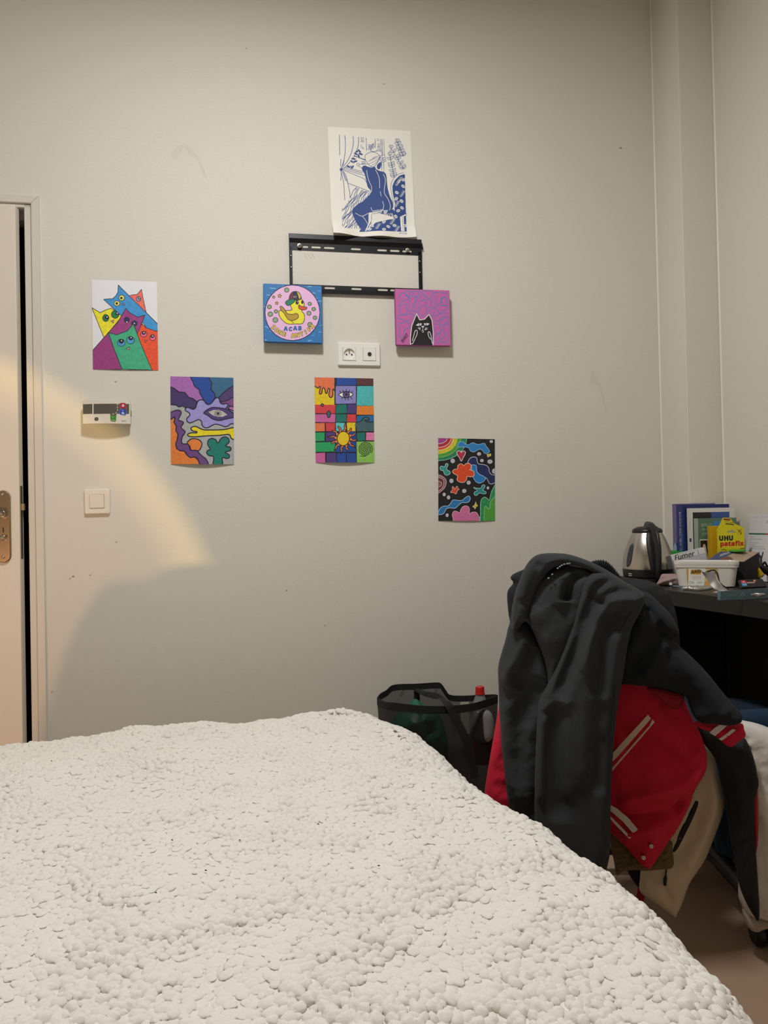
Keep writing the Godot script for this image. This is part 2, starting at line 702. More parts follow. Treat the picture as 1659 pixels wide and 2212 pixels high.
func art_wavy() -> ImageTexture:
	var a := Art.new(500, 700, "a2a5a5", Vector2(172, 128), Vector2(1490, 162), Vector2(190, 1975), GAIN)
	var k := "191530"
	a.shape([150, 100, 585, 120, 610, 190, 650, 260, 665, 320, 700, 360, 770, 410, 790, 500, 850, 600, 860, 640, 790, 640, 720, 665, 640, 600, 560, 580, 470, 470, 350, 460, 250, 380, 150, 345], "a063ad", 22, k, false)
	a.shape([585, 120, 980, 120, 985, 190, 1035, 270, 1025, 350, 1025, 420, 1090, 490, 1110, 580, 1040, 690, 970, 740, 900, 680, 850, 600, 790, 500, 770, 410, 700, 360, 665, 320, 650, 260, 610, 190], "1b4698", 22, k, false)
	a.shape([980, 120, 1520, 120, 1520, 320, 1430, 370, 1340, 430, 1250, 510, 1180, 590, 1110, 580, 1090, 490, 1025, 420, 1025, 350, 1035, 270, 985, 190], "2f6386", 22, k, false)
	a.shape([1520, 320, 1430, 370, 1340, 430, 1250, 510, 1180, 590, 1225, 670, 1300, 665, 1380, 640, 1440, 595, 1520, 575], "4a386e", 22, k, false)
	a.shape([1225, 670, 1300, 665, 1380, 640, 1440, 595, 1520, 575, 1520, 780, 1460, 780, 1400, 760, 1330, 725, 1240, 715], "774481", 22, k, false)
	a.shape([1370, 800, 1430, 770, 1520, 785, 1520, 920, 1430, 850], "ac67ac", 22, k, false)
	a.shape([150, 340, 250, 380, 350, 460, 470, 470, 560, 580, 640, 600, 725, 670, 700, 790, 650, 825, 560, 790, 480, 790, 430, 758, 350, 775, 290, 735, 150, 718], "3f3065", 22, k, false)
	a.shape([488, 815, 520, 788, 570, 800, 650, 828, 700, 790, 740, 670, 790, 632, 850, 635, 890, 670, 930, 722, 985, 728, 1040, 690, 1090, 625, 1155, 582, 1195, 625, 1215, 690, 1270, 725, 1345, 712, 1380, 745, 1345, 800, 1330, 830, 1420, 840, 1540, 920, 1540, 1130, 1440, 1145, 1380, 1190, 1310, 1203, 1230, 1175, 1120, 1150, 1030, 1185, 950, 1225, 875, 1212, 832, 1160, 825, 1090, 770, 1050, 690, 1075, 590, 1118, 525, 1080, 522, 1020, 580, 950, 555, 895, 495, 860], "938ecb", 22, k)
	a.shape([870, 905, 960, 830, 1060, 795, 1200, 805, 1350, 830, 1440, 880, 1540, 960, 1540, 1000, 1360, 1035, 1200, 1072, 1060, 1040, 950, 960, 895, 930], "483874", 22, k)
	a.shape([975, 890, 1080, 852, 1180, 850, 1270, 885, 1355, 950, 1260, 988, 1150, 988, 1050, 950], "b0b1a9", 8, "c9c9c4", false)
	a.disc(1165, 920, 72, 66, "8f918a", 5, "6d6e6a")
	a.disc(1168, 922, 28, 28, "23213a")
	a.shape([150, 905, 200, 880, 290, 845, 370, 850, 400, 900, 370, 980, 345, 1050, 430, 1085, 445, 1120, 400, 1210, 450, 1262, 485, 1310, 430, 1400, 410, 1500, 440, 1555, 530, 1560, 570, 1600, 600, 1690, 720, 1700, 780, 1760, 850, 1830, 920, 1890, 965, 2000, 800, 2000, 750, 1890, 690, 1840, 600, 1850, 530, 1800, 470, 1710, 380, 1700, 310, 1650, 290, 1560, 320, 1450, 335, 1350, 290, 1270, 300, 1180, 250, 1090, 272, 1015, 245, 990, 150, 1050], "66437f", 22, k)
	a.shape([150, 1060, 245, 992, 270, 1020, 250, 1090, 300, 1180, 290, 1270, 335, 1350, 320, 1450, 290, 1560, 310, 1650, 380, 1700, 470, 1710, 530, 1800, 600, 1850, 690, 1840, 755, 1900, 800, 2010, 150, 2010], "da7d37", 22, k, false)
	a.shape([530, 1540, 585, 1470, 660, 1450, 770, 1475, 830, 1540, 825, 1620, 770, 1705, 690, 1695, 610, 1690, 580, 1605], "da7d37", 22, k)
	a.shape([1540, 1235, 1300, 1265, 1050, 1272, 880, 1268, 800, 1240, 720, 1198, 640, 1198, 605, 1240, 640, 1285, 725, 1305, 715, 1332, 640, 1325, 550, 1345, 545, 1385, 610, 1408, 740, 1410, 960, 1395, 1200, 1388, 1370, 1368, 1425, 1395, 1445, 1450, 1540, 1470], "ddcc18", 24, k)
	a.shape([1080, 2010, 1080, 1900, 1075, 1835, 985, 1815, 935, 1760, 955, 1705, 1010, 1680, 960, 1590, 965, 1495, 1040, 1450, 1120, 1480, 1170, 1550, 1230, 1460, 1310, 1420, 1390, 1460, 1400, 1540, 1330, 1615, 1425, 1640, 1435, 1710, 1320, 1750, 1400, 1800, 1405, 1865, 1340, 1880, 1262, 1865, 1255, 2010], "0f7769", 22, k)
	a.mottle(4, 0.08, 30.0)
	return a.tex()

func art_grid() -> ImageTexture:
	var a := Art.new(500, 720, "17161c", Vector2(190, 155), Vector2(1425, 180), Vector2(218, 1950), GAIN)
	var cells := [[150, 120, 612, 740, "ddbf14"], [620, 120, 1065, 325, "1c4798"], [1075, 120, 1480, 325, "573034"], [625, 335, 1060, 715, "8580c0"], [1075, 345, 1480, 760, "4bb2b5"],
		[180, 735, 622, 915, "cc3a42"], [635, 735, 860, 918, "0c7064"], [872, 735, 1060, 920, "483876"], [1072, 768, 1480, 955, "da7d2b"], [180, 938, 618, 1105, "c25e9a"], [635, 938, 858, 1105, "0c7064"],
		[868, 948, 1055, 1105, "cc3a42"], [1072, 970, 1480, 1110, "17669a"], [180, 1122, 402, 1295, "da7148"], [428, 1122, 618, 1295, "cc3a42"], [635, 1122, 848, 1300, "59bcbc"], [868, 1115, 1050, 1305, "ddbf14"],
		[1070, 1105, 1480, 1305, "3f6066"], [180, 1318, 400, 1500, "1e9b5c"], [425, 1318, 620, 1505, "483876"], [635, 1318, 1055, 1740, "1d4692"], [1075, 1330, 1255, 1505, "0c7064"], [1272, 1335, 1480, 1500, "d97aa9"],
		[180, 1525, 618, 1725, "1e9b5c"], [1072, 1520, 1500, 1990, "87bd59"], [180, 1750, 412, 2000, "c25e9a"], [440, 1755, 640, 2000, "483876"], [655, 1765, 845, 2000, "1d4692"], [865, 1765, 1060, 2000, "1d4692"]]
	for c in cells:
		var j := Vector2(sin(c[0] * 3.1 + c[1]), cos(c[0] + c[1] * 1.7)) * 5.0
		a.shape([c[0] + j.x, c[1] + j.y, c[2] - j.y, c[1] - j.x, c[2] + j.x, c[3] - j.y, c[0] - j.x, c[3] + j.y], c[4], 0.0, INK, false)
	var k := "1d1218"
	a.shape([160, 120, 606, 120, 612, 430, 588, 405, 570, 430, 570, 530, 545, 580, 510, 575, 487, 520, 505, 420, 485, 388, 465, 430, 452, 485, 425, 495, 408, 440, 400, 395, 370, 375, 350, 420, 345, 480, 318, 510, 290, 490, 300, 420, 310, 360, 290, 350, 265, 385, 235, 370, 200, 350, 160, 375], "dd7047", 20, k)
	a.rect(603, 100, 628, 740, "17161c")
	a.disc(352, 742, 28, 30, "5a5a58", 16, k)
	a.disc(486, 937, 36, 74, "3a5b70", 16, k)
	a.shape([1065, 1115, 1130, 1105, 1180, 1075, 1220, 1020, 1270, 1005, 1330, 1030, 1335, 1070, 1300, 1090, 1250, 1065, 1245, 1085, 1275, 1108, 1350, 1110, 1480, 1100, 1480, 1200, 1065, 1200], "3f6066", 0.0)
	a.line([1065, 1112, 1130, 1105, 1180, 1075, 1220, 1022, 1275, 1005, 1330, 1030, 1332, 1065, 1300, 1082, 1260, 1065, 1245, 1080, 1275, 1105, 1350, 1108, 1480, 1098], 18, k)
	# eye
	a.shape([692, 525, 770, 475, 850, 458, 930, 475, 997, 517, 930, 570, 850, 592, 770, 575], "e8e6ec", 16, k)
	a.shape([795, 480, 850, 462, 905, 480, 920, 525, 905, 570, 850, 588, 800, 570, 785, 525], "5b4880", 14, k)
	a.disc(852, 522, 24, 24, k)
	for l in [[735, 480, 715, 445], [790, 462, 778, 425], [850, 452, 853, 412], [912, 462, 924, 425], [962, 485, 985, 450], [770, 580, 752, 618], [826, 595, 832, 638], [890, 595, 898, 640], [945, 580, 975, 618]]:
		a.line(l, 14, k)
	# sun
	for i in 12:
		var t := TAU * i / 12.0 + 0.15
		var d := Vector2(cos(t), sin(t))
		var s := d.orthogonal()
		var c := Vector2(790, 1455)
		var L := 300.0 + 40.0 * sin(i * 2.3)
		var p := PackedVector2Array()
		for q in [[120, -48], [170, -20], [215, -34], [260, -8], [L, 4], [250, 20], [205, 2], [165, 34], [120, 46]]:
			p.append(c + d * q[0] * 1.02 + s * q[1])
		var arr := []
		for q in p:
			arr.append_array([q.x, q.y])
		a.shape(arr, "e28252", 15, k)
	a.disc(790, 1455, 130, 152, "dfc014", 18, k)
	# spiral
	var sp := []
	for i in 110:
		var t := i / 109.0
		var ang := -2.0 + t * TAU * 4.4
		var r := 8.0 + 145.0 * t
		sp.append_array([1255 + cos(ang) * r, 1688 + sin(ang) * r * 1.02])
	a.line(sp, 15, k, false)
	a.line([1150, 1828, 1200, 1840, 1270, 1835], 14, k)
	a.mottle(5, 0.07, 34.0)
	return a.tex()

func art_cosmic() -> ImageTexture:
	var a := Art.new(500, 700, "18181b", Vector2(165, 180), Vector2(1445, 195), Vector2(175, 2045), GAIN)
	var w := "dcdcd4"
	var rings := [[640, 510, "1f7f55", "9fd0c0"], [510, 435, "4f9b40", "8fc06c"], [425, 352, "cfc02c", "d8cf6a"], [330, 275, "d8502b", w], [285, 210, "a92a3c", w], [200, 128, "9b3f8a", w]]
	for r in rings:
		a.disc(165, 180, r[0], r[1], r[2], 11, r[3])
	a.shape([600, 330, 650, 265, 730, 265, 780, 310, 850, 325, 910, 290, 960, 280, 1040, 315, 1120, 310, 1210, 290, 1250, 360, 1310, 430, 1325, 480, 1270, 520, 1210, 515, 1160, 450, 1100, 425, 1030, 460, 960, 490, 890, 465, 850, 400, 790, 378, 690, 378, 620, 375], "2a7fc0", 12, "8fb9e0")
	a.shape([680, 505, 660, 475, 620, 465, 580, 500, 600, 560, 645, 630, 682, 700, 720, 630, 765, 550, 775, 495, 740, 468, 700, 480], "b02b48", 14, w)
	a.shape([835, 740, 850, 680, 900, 620, 970, 603, 1030, 625, 1040, 690, 1075, 760, 1180, 775, 1260, 800, 1310, 860, 1320, 930, 1370, 1000, 1480, 1030, 1480, 1160, 1390, 1215, 1320, 1200, 1275, 1110, 1235, 1080, 1100, 1100, 900, 900], "202a5c", 13, "c4cfe8")
	a.shape([915, 800, 970, 785, 1020, 805, 1030, 870, 1040, 940, 1100, 1000, 1200, 1050, 1235, 1090, 1190, 1160, 1090, 1200, 1010, 1160, 960, 1080, 930, 950], "2478bd", 13, "9cc4e6")
	a.shape([745, 800, 790, 755, 860, 750, 905, 800, 900, 860, 870, 900, 930, 910, 975, 960, 960, 1040, 890, 1055, 815, 1050, 800, 1120, 740, 1180, 650, 1175, 585, 1120, 600, 1035, 520, 985, 485, 935, 530, 885, 595, 875, 605, 800, 660, 762, 710, 775], "d84a22", 14, "eac0a8")
	a.shape([205, 850, 240, 812, 310, 830, 330, 770, 365, 755, 385, 790, 355, 860, 370, 900, 430, 940, 425, 990, 355, 1020, 305, 990, 280, 920, 225, 905], "2f938c", 12, "b4d6d0")
	a.shape([965, 1295, 1050, 1315, 1130, 1310, 1150, 1260, 1190, 1235, 1225, 1260, 1200, 1320, 1175, 1365, 1240, 1395, 1245, 1430, 1190, 1445, 1090, 1425, 1045, 1470, 1000, 1480, 970, 1440, 990, 1395, 1035, 1380, 1030, 1345, 980, 1320], "2a8a88", 12, "a4d0d0")
	a.disc(165, 1200, 182, 205, "8a6266", 0)
	a.shape([100, 1040, 230, 1045, 320, 1090, 350, 1180, 320, 1280, 250, 1360, 180, 1420, 100, 1420], "8a6266", 11, "d8b8b4")
	a.shape([100, 1080, 220, 1085, 285, 1130, 290, 1220, 240, 1320, 100, 1400], "5e3238", 11, "d8b8b4")
	a.shape([100, 1150, 190, 1155, 245, 1195, 225, 1260, 160, 1290, 100, 1290], "7d5a5a", 11, "d8b8b4")
	a.shape([540, 1330, 575, 1272, 605, 1285, 605, 1320, 635, 1335, 595, 1370, 575, 1430, 545, 1440, 510, 1410, 455, 1415, 450, 1385, 490, 1350, 475, 1300, 500, 1275], "d24a2a", 12, "eab0a0")
	a.shape([165, 1880, 215, 1760, 300, 1715, 380, 1715, 440, 1660, 500, 1580, 600, 1590, 700, 1590, 770, 1530, 845, 1492, 885, 1530, 870, 1600, 810, 1640, 700, 1640, 620, 1700, 540, 1765, 430, 1755, 350, 1780, 300, 1870, 240, 1905, 165, 1900], "2872b0", 12, "b4d0ea")
	a.shape([560, 2060, 500, 1990, 482, 1900, 520, 1835, 590, 1840, 645, 1870, 680, 1780, 740, 1722, 820, 1720, 865, 1780, 868, 1890, 930, 1860, 1010, 1860, 1060, 1920, 1070, 2060], "cc6f9d", 12, "e6bcd0")
	a.shape([1135, 2070, 1120, 1900, 1118, 1700, 1140, 1570, 1210, 1520, 1270, 1545, 1320, 1585, 1350, 1480, 1390, 1360, 1480, 1280, 1480, 2070], "2a8f58", 12, "a8d0b0")
	a.shape([1225, 2070, 1205, 1880, 1215, 1750, 1250, 1735, 1300, 1785, 1335, 1760, 1340, 1660, 1390, 1580, 1480, 1540, 1480, 2070], "4f9d3a", 11, "a8d090")
	a.shape([1010, 1622, 1022, 1680, 1056, 1712, 1015, 1740, 995, 1788, 975, 1750, 938, 1735, 990, 1690], "cdb93a", 9, "ece4a8", false)
	a.shape([1265, 545, 1355, 528, 1358, 575, 1320, 585, 1285, 608], "cdb93a", 9, "ece4a8", false)
	for d in [[1365, 248, 34, 28], [1086, 533, 40, 35], [490, 695, 42, 46], [1150, 685, 36, 32], [1336, 708, 54, 42], [1440, 925, 52, 52], [462, 1147, 40, 44], [848, 1188, 40, 40], [1290, 1308, 24, 30], [750, 1376, 42, 40], [302, 1453, 28, 36], [398, 1520, 32, 38], [368, 1922, 28, 36]]:
		a.disc(d[0], d[1], d[2], d[3], "b8b4c6", 9, "dedde2")
	a.mottle(6, 0.07, 30.0)
	return a.tex()

func art_duck() -> ImageTexture:
	var a := Art.new(512, 512, "2a70b0", Vector2(70, 443), Vector2(537, 465), Vector2(72, 915), GAIN)
	var r := RandomNumberGenerator.new()
	r.seed = 5
	for i in 150:
		var y := 440.0 + i * 3.4
		var x := r.randf_range(60, 520)
		var L := r.randf_range(10, 34)
		a.line([x, y, x + L / 2, y - 3, x + L, y + 1], 3.5, ["7db8e6", "a4d2f0", "1f5796", "3f8acb"][i % 4])
	a.disc(301, 684, 222, 229, "dfb2d8", 7, "191a4a")
	for d in [[255, 497, 18], [115, 634, 16], [167, 672, 14], [122, 694, 19], [162, 742, 20], [440, 612, 14], [472, 656, 15], [433, 690, 17], [482, 728, 15], [441, 783, 18]]:
		a.disc(d[0], d[1], d[2], d[2], "86a378", 5, "2a2f3a")
	for s in [[150, 554, 13], [198, 545, 17], [174, 604, 15]]:
		var p := []
		for k in 10:
			var t := TAU * k / 10.0 - PI / 2 + 0.15
			var q: float = s[2] if k % 2 == 0 else s[2] * 0.45
			p.append_array([s[0] + cos(t) * q, s[1] + sin(t) * q])
		a.shape(p, "dcb24a", 4, "3a3020", false)
	var k := "1c1a22"
	a.shape([190, 680, 200, 665, 250, 665, 295, 660, 285, 625, 290, 585, 330, 560, 375, 575, 395, 610, 385, 655, 375, 672, 395, 700, 395, 745, 375, 775, 330, 777, 260, 775, 220, 745, 195, 710], "e4d92a", 5, k)
	a.shape([200, 635, 215, 632, 240, 660, 258, 690, 300, 698, 330, 690, 347, 705, 342, 730, 305, 748, 270, 742, 248, 715, 235, 690, 210, 662], "b39028", 5, k)
	a.line([290, 750, 308, 770], 4, k)
	a.shape([352, 620, 372, 632, 415, 640, 412, 655, 385, 662, 355, 652, 350, 638], "d8452a", 5, k)
	a.disc(338, 600, 13, 17, k)
	a.disc(380, 598, 9, 15, k)
	a.disc(342, 594, 3, 4, "c8d8c0")
	a.shape([275, 575, 280, 540, 300, 515, 330, 508, 355, 520, 370, 550, 370, 570, 340, 582, 300, 575], "23243a", 5, k)
	a.shape([275, 575, 280, 540, 300, 515, 310, 545, 305, 576], "6b2238", 4, k)
	a.shape([335, 510, 355, 522, 370, 552, 355, 574, 345, 540], "c9b84a", 4, k)
	a.text("69", 321, 553, 16, "c8ccd0", 0.05)
	a.shape([244, 605, 255, 585, 290, 572, 318, 578, 318, 592, 290, 615, 262, 625], "15775c", 5, k)
	var word := "ACAB"
	for i in 4:
		var x := 245.0 + i * 38.0
		a.text(word[i], x, 814.0 + 4.0 * sin(i * 2.0), 31, "1b2450", 0.06, 0.0, true, false, 0.0, 6.0)
		a.text(word[i], x, 814.0 + 4.0 * sin(i * 2.0), 31, "3570bd", 0.06, 0.0, true, false, 0.0, 1.5)
	word = "ZONE ANTiFA"
	for i in word.length():
		var t := 2.42 - i * 0.172
		var c := Vector2(301, 662) + Vector2(cos(t) * 207, sin(t) * 210)
		if word[i] != " ":
			var turn := -(t - PI / 2) * -1.0
			a.text(word[i], c.x, c.y, 31, "201c18", turn * 0.75, 0.0, true, false, 0.0, 7.0)
			a.text(word[i], c.x, c.y, 31, "e2ca3e", turn * 0.75, 0.0, true, false, 0.0, 1.0)
	return a.tex()

func art_black_cat() -> ImageTexture:
	var a := Art.new(512, 512, "bb62a0", Vector2(1118, 487), Vector2(1555, 497), Vector2(1125, 942), GAIN)
	var b := "4f79b8"
	for s in [[1150, 545, 1190, 520, 1225, 565, 1200, 580, 1165, 590], [1195, 510, 1240, 505, 1225, 545, 1240, 565, 1205, 540], [1255, 510, 1310, 508, 1300, 545, 1285, 560, 1275, 530], [1335, 505, 1415, 505, 1415, 545, 1385, 560, 1345, 530],
		[1435, 515, 1530, 520, 1525, 545, 1490, 560, 1495, 590, 1465, 605, 1440, 600, 1450, 555], [1490, 565, 1530, 560, 1535, 600, 1520, 620, 1490, 600], [1225, 565, 1250, 540, 1280, 560, 1265, 610, 1250, 660, 1225, 660, 1228, 610],
		[1290, 580, 1325, 545, 1355, 535, 1355, 570, 1315, 590, 1310, 630, 1285, 645, 1270, 620], [1365, 580, 1400, 570, 1410, 600, 1400, 640, 1375, 630, 1365, 600], [1440, 625, 1535, 625, 1525, 660, 1490, 665, 1470, 685, 1450, 650],
		[1145, 620, 1205, 610, 1205, 650, 1215, 670, 1190, 695, 1155, 680, 1155, 650], [1300, 665, 1350, 620, 1370, 660, 1355, 695, 1325, 710, 1305, 690], [1145, 705, 1200, 700, 1245, 690, 1245, 730, 1210, 750, 1170, 735, 1145, 730],
		[1395, 655, 1430, 645, 1425, 690, 1420, 710, 1395, 690], [1435, 710, 1520, 680, 1520, 700, 1475, 735, 1450, 755, 1430, 735], [1480, 745, 1545, 715, 1550, 735, 1510, 770, 1490, 785, 1478, 770], [1145, 770, 1225, 765, 1230, 800, 1190, 820, 1180, 870, 1160, 885, 1140, 870, 1150, 820],
		[1435, 780, 1465, 775, 1475, 810, 1485, 835, 1445, 850, 1435, 815], [1500, 800, 1545, 770, 1548, 850, 1540, 920, 1500, 925, 1485, 900, 1520, 870, 1505, 830], [1440, 870, 1480, 855, 1475, 890, 1465, 930, 1440, 925], [1255, 680, 1275, 660, 1278, 700, 1262, 705]]:
		a.shape(s, "", 5, b)
	a.shape([1236, 960, 1236, 880, 1248, 790, 1265, 745, 1288, 690, 1312, 740, 1350, 735, 1388, 695, 1412, 745, 1420, 840, 1418, 960], "15151a", 6, "e8dfe6", false)
	var w := "cfd0d6"
	a.shape([1280, 785, 1300, 768, 1328, 768, 1325, 785, 1300, 790], w, 0.0, w, false)
	a.shape([1345, 768, 1375, 766, 1392, 772, 1375, 785, 1350, 785], w, 0.0, w, false)
	a.line([1312, 768, 1308, 790], 4, "15151a")
	a.line([1362, 766, 1364, 786], 4, "15151a")
	a.shape([1324, 792, 1348, 790, 1338, 806], w, 2, w, false)
	a.line([1337, 805, 1336, 822, 1326, 832], 4, w)
	a.line([1336, 822, 1342, 838, 1332, 842], 4, w)
	for s in [[1296, 806, 1312, 815], [1304, 800, 1316, 820], [1318, 803, 1310, 822], [1352, 822, 1362, 802], [1356, 822, 1374, 806], [1354, 816, 1372, 818]]:
		a.line(s, 4, w)
	a.line([1252, 912, 1262, 870, 1275, 830, 1290, 828, 1288, 860, 1270, 900, 1254, 932, 1243, 935], 5, "e8dfe6")
	a.line([1402, 900, 1385, 880, 1378, 845, 1390, 838, 1402, 870, 1408, 915, 1415, 938], 5, "e8dfe6")
	a.text("8HAKT", 1190, 888, 26, "1c1620", -0.95, 78, false, false, 0.2, 1.5)
	return a.tex()

# blue linocut: a woman seen from behind, sitting at a window beside a flowered armchair
func art_print() -> ImageTexture:
	var a := Art.new(660, 860, "dedbd2", Vector2(125, 130), Vector2(1415, 170), Vector2(190, 1800), GAIN)
	var b := "27437f"
	var p := "dedbd2"
	# curtain
	for l in [[303, 255, 308, 560], [388, 260, 395, 420, 385, 560, 360, 680, 320, 770], [515, 270, 515, 400, 480, 540, 420, 660, 340, 760], [600, 280, 590, 420, 545, 540, 470, 660, 350, 780], [325, 625, 320, 730], [375, 640, 355, 720], [320, 780, 330, 860, 320, 950], [330, 790, 370, 870, 395, 955], [345, 790, 400, 870, 430, 990, 460, 1130, 462, 1210], [322, 800, 360, 950, 375, 1100, 383, 1245]]:
		a.line(l, 8, b)
	a.shape([308, 770, 350, 765, 340, 800, 315, 800], b, 0.0)
	# window, houses, plant
	for l in [[715, 295, 720, 490], [855, 300, 858, 440], [945, 305, 950, 560], [965, 305, 970, 560], [990, 305, 1000, 560], [955, 660, 958, 800], [985, 660, 990, 810], [345, 770, 690, 870], [360, 790, 690, 920], [380, 755, 660, 835], [400, 745, 660, 810], [430, 990, 780, 1115], [355, 800, 430, 990], [690, 920, 790, 1110]]:
		a.line(l, 7, b, false)
	for l in [[630, 290, 675, 290, 675, 355, 630, 350], [640, 300, 640, 345], [655, 300, 655, 345], [640, 395, 640, 440, 680, 440], [650, 450, 675, 455, 670, 470], [880, 305, 920, 310], [885, 330, 920, 330], [895, 370, 895, 460], [910, 370, 910, 460], [925, 370, 925, 460], [890, 420, 930, 420], [640, 655, 700, 655, 700, 690, 640, 690], [655, 655, 655, 690], [670, 655, 670, 690], [685, 655, 685, 690]]:
		a.line(l, 5, b, false)
	a.line([530, 570, 620, 600, 720, 640], 14, b)
	for l in [[575, 500, -0.5], [610, 495, 0.9], [630, 540, 0.3], [560, 540, 0.5], [600, 575, 1.2], [520, 615, 0.2], [500, 660, 0.6], [545, 655, -0.3], [470, 740, -0.4], [500, 745, -0.9], [440, 735, 0.5]]:
		a.disc(l[0], l[1], 38, 16, b, 4, p, l[2])
	for i in 14:
		a.disc(760 + (i % 5) * 18 + sin(i * 3.0) * 8, 400 + int(i / 5) * 28 + 40 * sin(i * 1.3) * 0.3, 13, 9, "", 5, b, i * 0.7)
	a.line([780, 490, 850, 500, 900, 470, 940, 480], 6, b)
	# raised hand, head scarf
	for d in [[985, 575, 26, 20], [945, 612, 22, 18], [995, 610, 24, 16], [1003, 640, 20, 14], [955, 640, 18, 16], [975, 655, 18, 12]]:
		a.disc(d[0], d[1], d[2], d[3], p, 6, b)
	a.shape([895, 690, 940, 660, 950, 700, 930, 760, 895, 770, 880, 730], b, 0.0)
	a.shape([840, 505, 900, 490, 950, 500, 960, 550, 920, 560], p, 6, b)
	a.shape([695, 585, 720, 540, 790, 508, 860, 515, 915, 555, 935, 575, 900, 650, 850, 720, 800, 735, 755, 700, 715, 650], p, 7, b)
	for l in [[930, 575, 860, 640, 760, 690], [930, 580, 880, 660, 790, 720], [915, 560, 850, 610, 740, 655], [880, 570, 820, 610, 770, 630], [860, 580, 810, 605]]:
		a.line(l, 5, b)
	a.line([590, 700, 740, 690], 6, b)
	a.line([600, 720, 690, 790], 6, b)
	a.disc(590, 702, 18, 22, p, 6, b)
	# floor boards: wavy grain running down to the left, then the window seat and figure over it
	for i in 62:
		var c := -330.0 + i * 22.0
		var ln := []
		for k in 36:
			var y := 985.0 + k * 20.6
			var x := 900.0 + c * 0.9 - (y - 985.0) * 0.62 + sin(y * 0.021 + i * 0.5) * 12.0 + sin(y * 0.05 + i * 1.9) * 4.0
			var top := 1245.0 if x < 462.0 else 1000.0 + (x - 440.0) * 0.36
			var ok := x > 337.0 and x < 800.0 and y > top and y < 1705.0 and sin(y * 0.013 + i * 2.3) > -0.82
			if ok:
				ln.append_array([x, y])
			if (not ok or k == 35) and ln.size() >= 4:
				a.line(ln, 8, b)
			if not ok:
				ln = []
	# armchair: flowered back and seat
	a.shape([1300, 845, 1230, 870, 1160, 940, 1120, 1030, 1125, 1150, 1150, 1260, 1155, 1400, 1130, 1440, 1140, 1530, 1240, 1540, 1240, 1740, 1340, 1740, 1318, 845], b, 0.0, b, false)
	a.line([1300, 830, 1220, 860, 1145, 930, 1108, 1030, 1118, 1150, 1145, 1280, 1150, 1320], 22, p)
	a.line([1300, 820, 1215, 848, 1135, 922, 1095, 1030, 1108, 1160, 1135, 1290], 6, b)
	a.shape([880, 1440, 1000, 1400, 1140, 1390, 1150, 1530, 1000, 1560, 860, 1590, 700, 1740, 1250, 1740, 1250, 1540], b, 0.0, b, false)
	# stems with leaves on the right
	for st in [[1150, 890, 1120, 740, 1085, 560], [1295, 760, 1215, 620, 1105, 450], [1295, 560, 1250, 460, 1205, 350]]:
		a.line(st, 8, b)
		var sp := Art._curve(PackedVector2Array([Vector2(st[0], st[1]), Vector2(st[2], st[3]), Vector2(st[4], st[5])]), false)
		var n := 6
		for k in n + 1:
			var at := sp[mini(int(k * (sp.size() - 1) / float(n)), sp.size() - 1)]
			for sd in [-1.0, 1.0]:
				var d := Vector2(sd * 0.75, -0.66).rotated(-0.25) * (66.0 if k < n else 50.0)
				if k == n:
					d = Vector2(sd * 0.35, -0.95) * 60.0
				var o := d.orthogonal().normalized() * 19.0
				var q := at + d
				var mid := at + d * 0.5
				a.shape([at.x, at.y, mid.x + o.x, mid.y + o.y, q.x, q.y, mid.x - o.x, mid.y - o.y], p, 6, b)
				a.line([at.x, at.y, (at + d * 0.7).x, (at + d * 0.7).y], 4, b)
	# figure
	a.shape([650, 745, 690, 715, 745, 735, 800, 745, 850, 735, 870, 770, 930, 800, 990, 815, 1025, 860, 1035, 960, 1050, 1080, 1085, 1200, 1130, 1300, 1120, 1380, 1060, 1410, 960, 1415, 850, 1420, 770, 1440, 760, 1500, 735, 1600, 700, 1700, 690, 1745, 610, 1670, 545, 1560, 500, 1450, 510, 1380, 580, 1310, 650, 1270, 730, 1200, 795, 1115, 740, 1050, 715, 950, 690, 850, 655, 790], b, 0.0)
	a.shape([600, 1740, 640, 1660, 700, 1690, 720, 1740], b, 0.0, b, false)
	for l in [[722, 790, 735, 880, 760, 960, 795, 1040, 795, 1110], [860, 785, 900, 860, 920, 950, 922, 1060], [930, 1115, 945, 1185], [980, 850, 1010, 930, 995, 1080, 1000, 1150, 1050, 1230, 1085, 1330, 1075, 1400], [965, 1265, 982, 1330, 970, 1400], [785, 1360, 815, 1410, 900, 1400, 970, 1410, 1050, 1405], [548, 1445, 640, 1490, 720, 1460, 755, 1440], [650, 1490, 700, 1550, 725, 1600]]:
		a.line(l, 8, p)
	# front of the chair
	a.shape([750, 1445, 800, 1435, 880, 1430, 885, 1450, 800, 1465, 790, 1560, 740, 1660, 700, 1740, 690, 1720, 740, 1600], p, 5, b)
	for i in 14:
		a.line([810 + i * 23, 1470 - i * 1.5, 830 + i * 23 + sin(i * 1.7) * 10, 1520 - i * 2, 815 + i * 23, 1585 - i * 4.0], 8, p)
	a.line([860, 1590, 1000, 1555, 1150, 1535], 5, p)
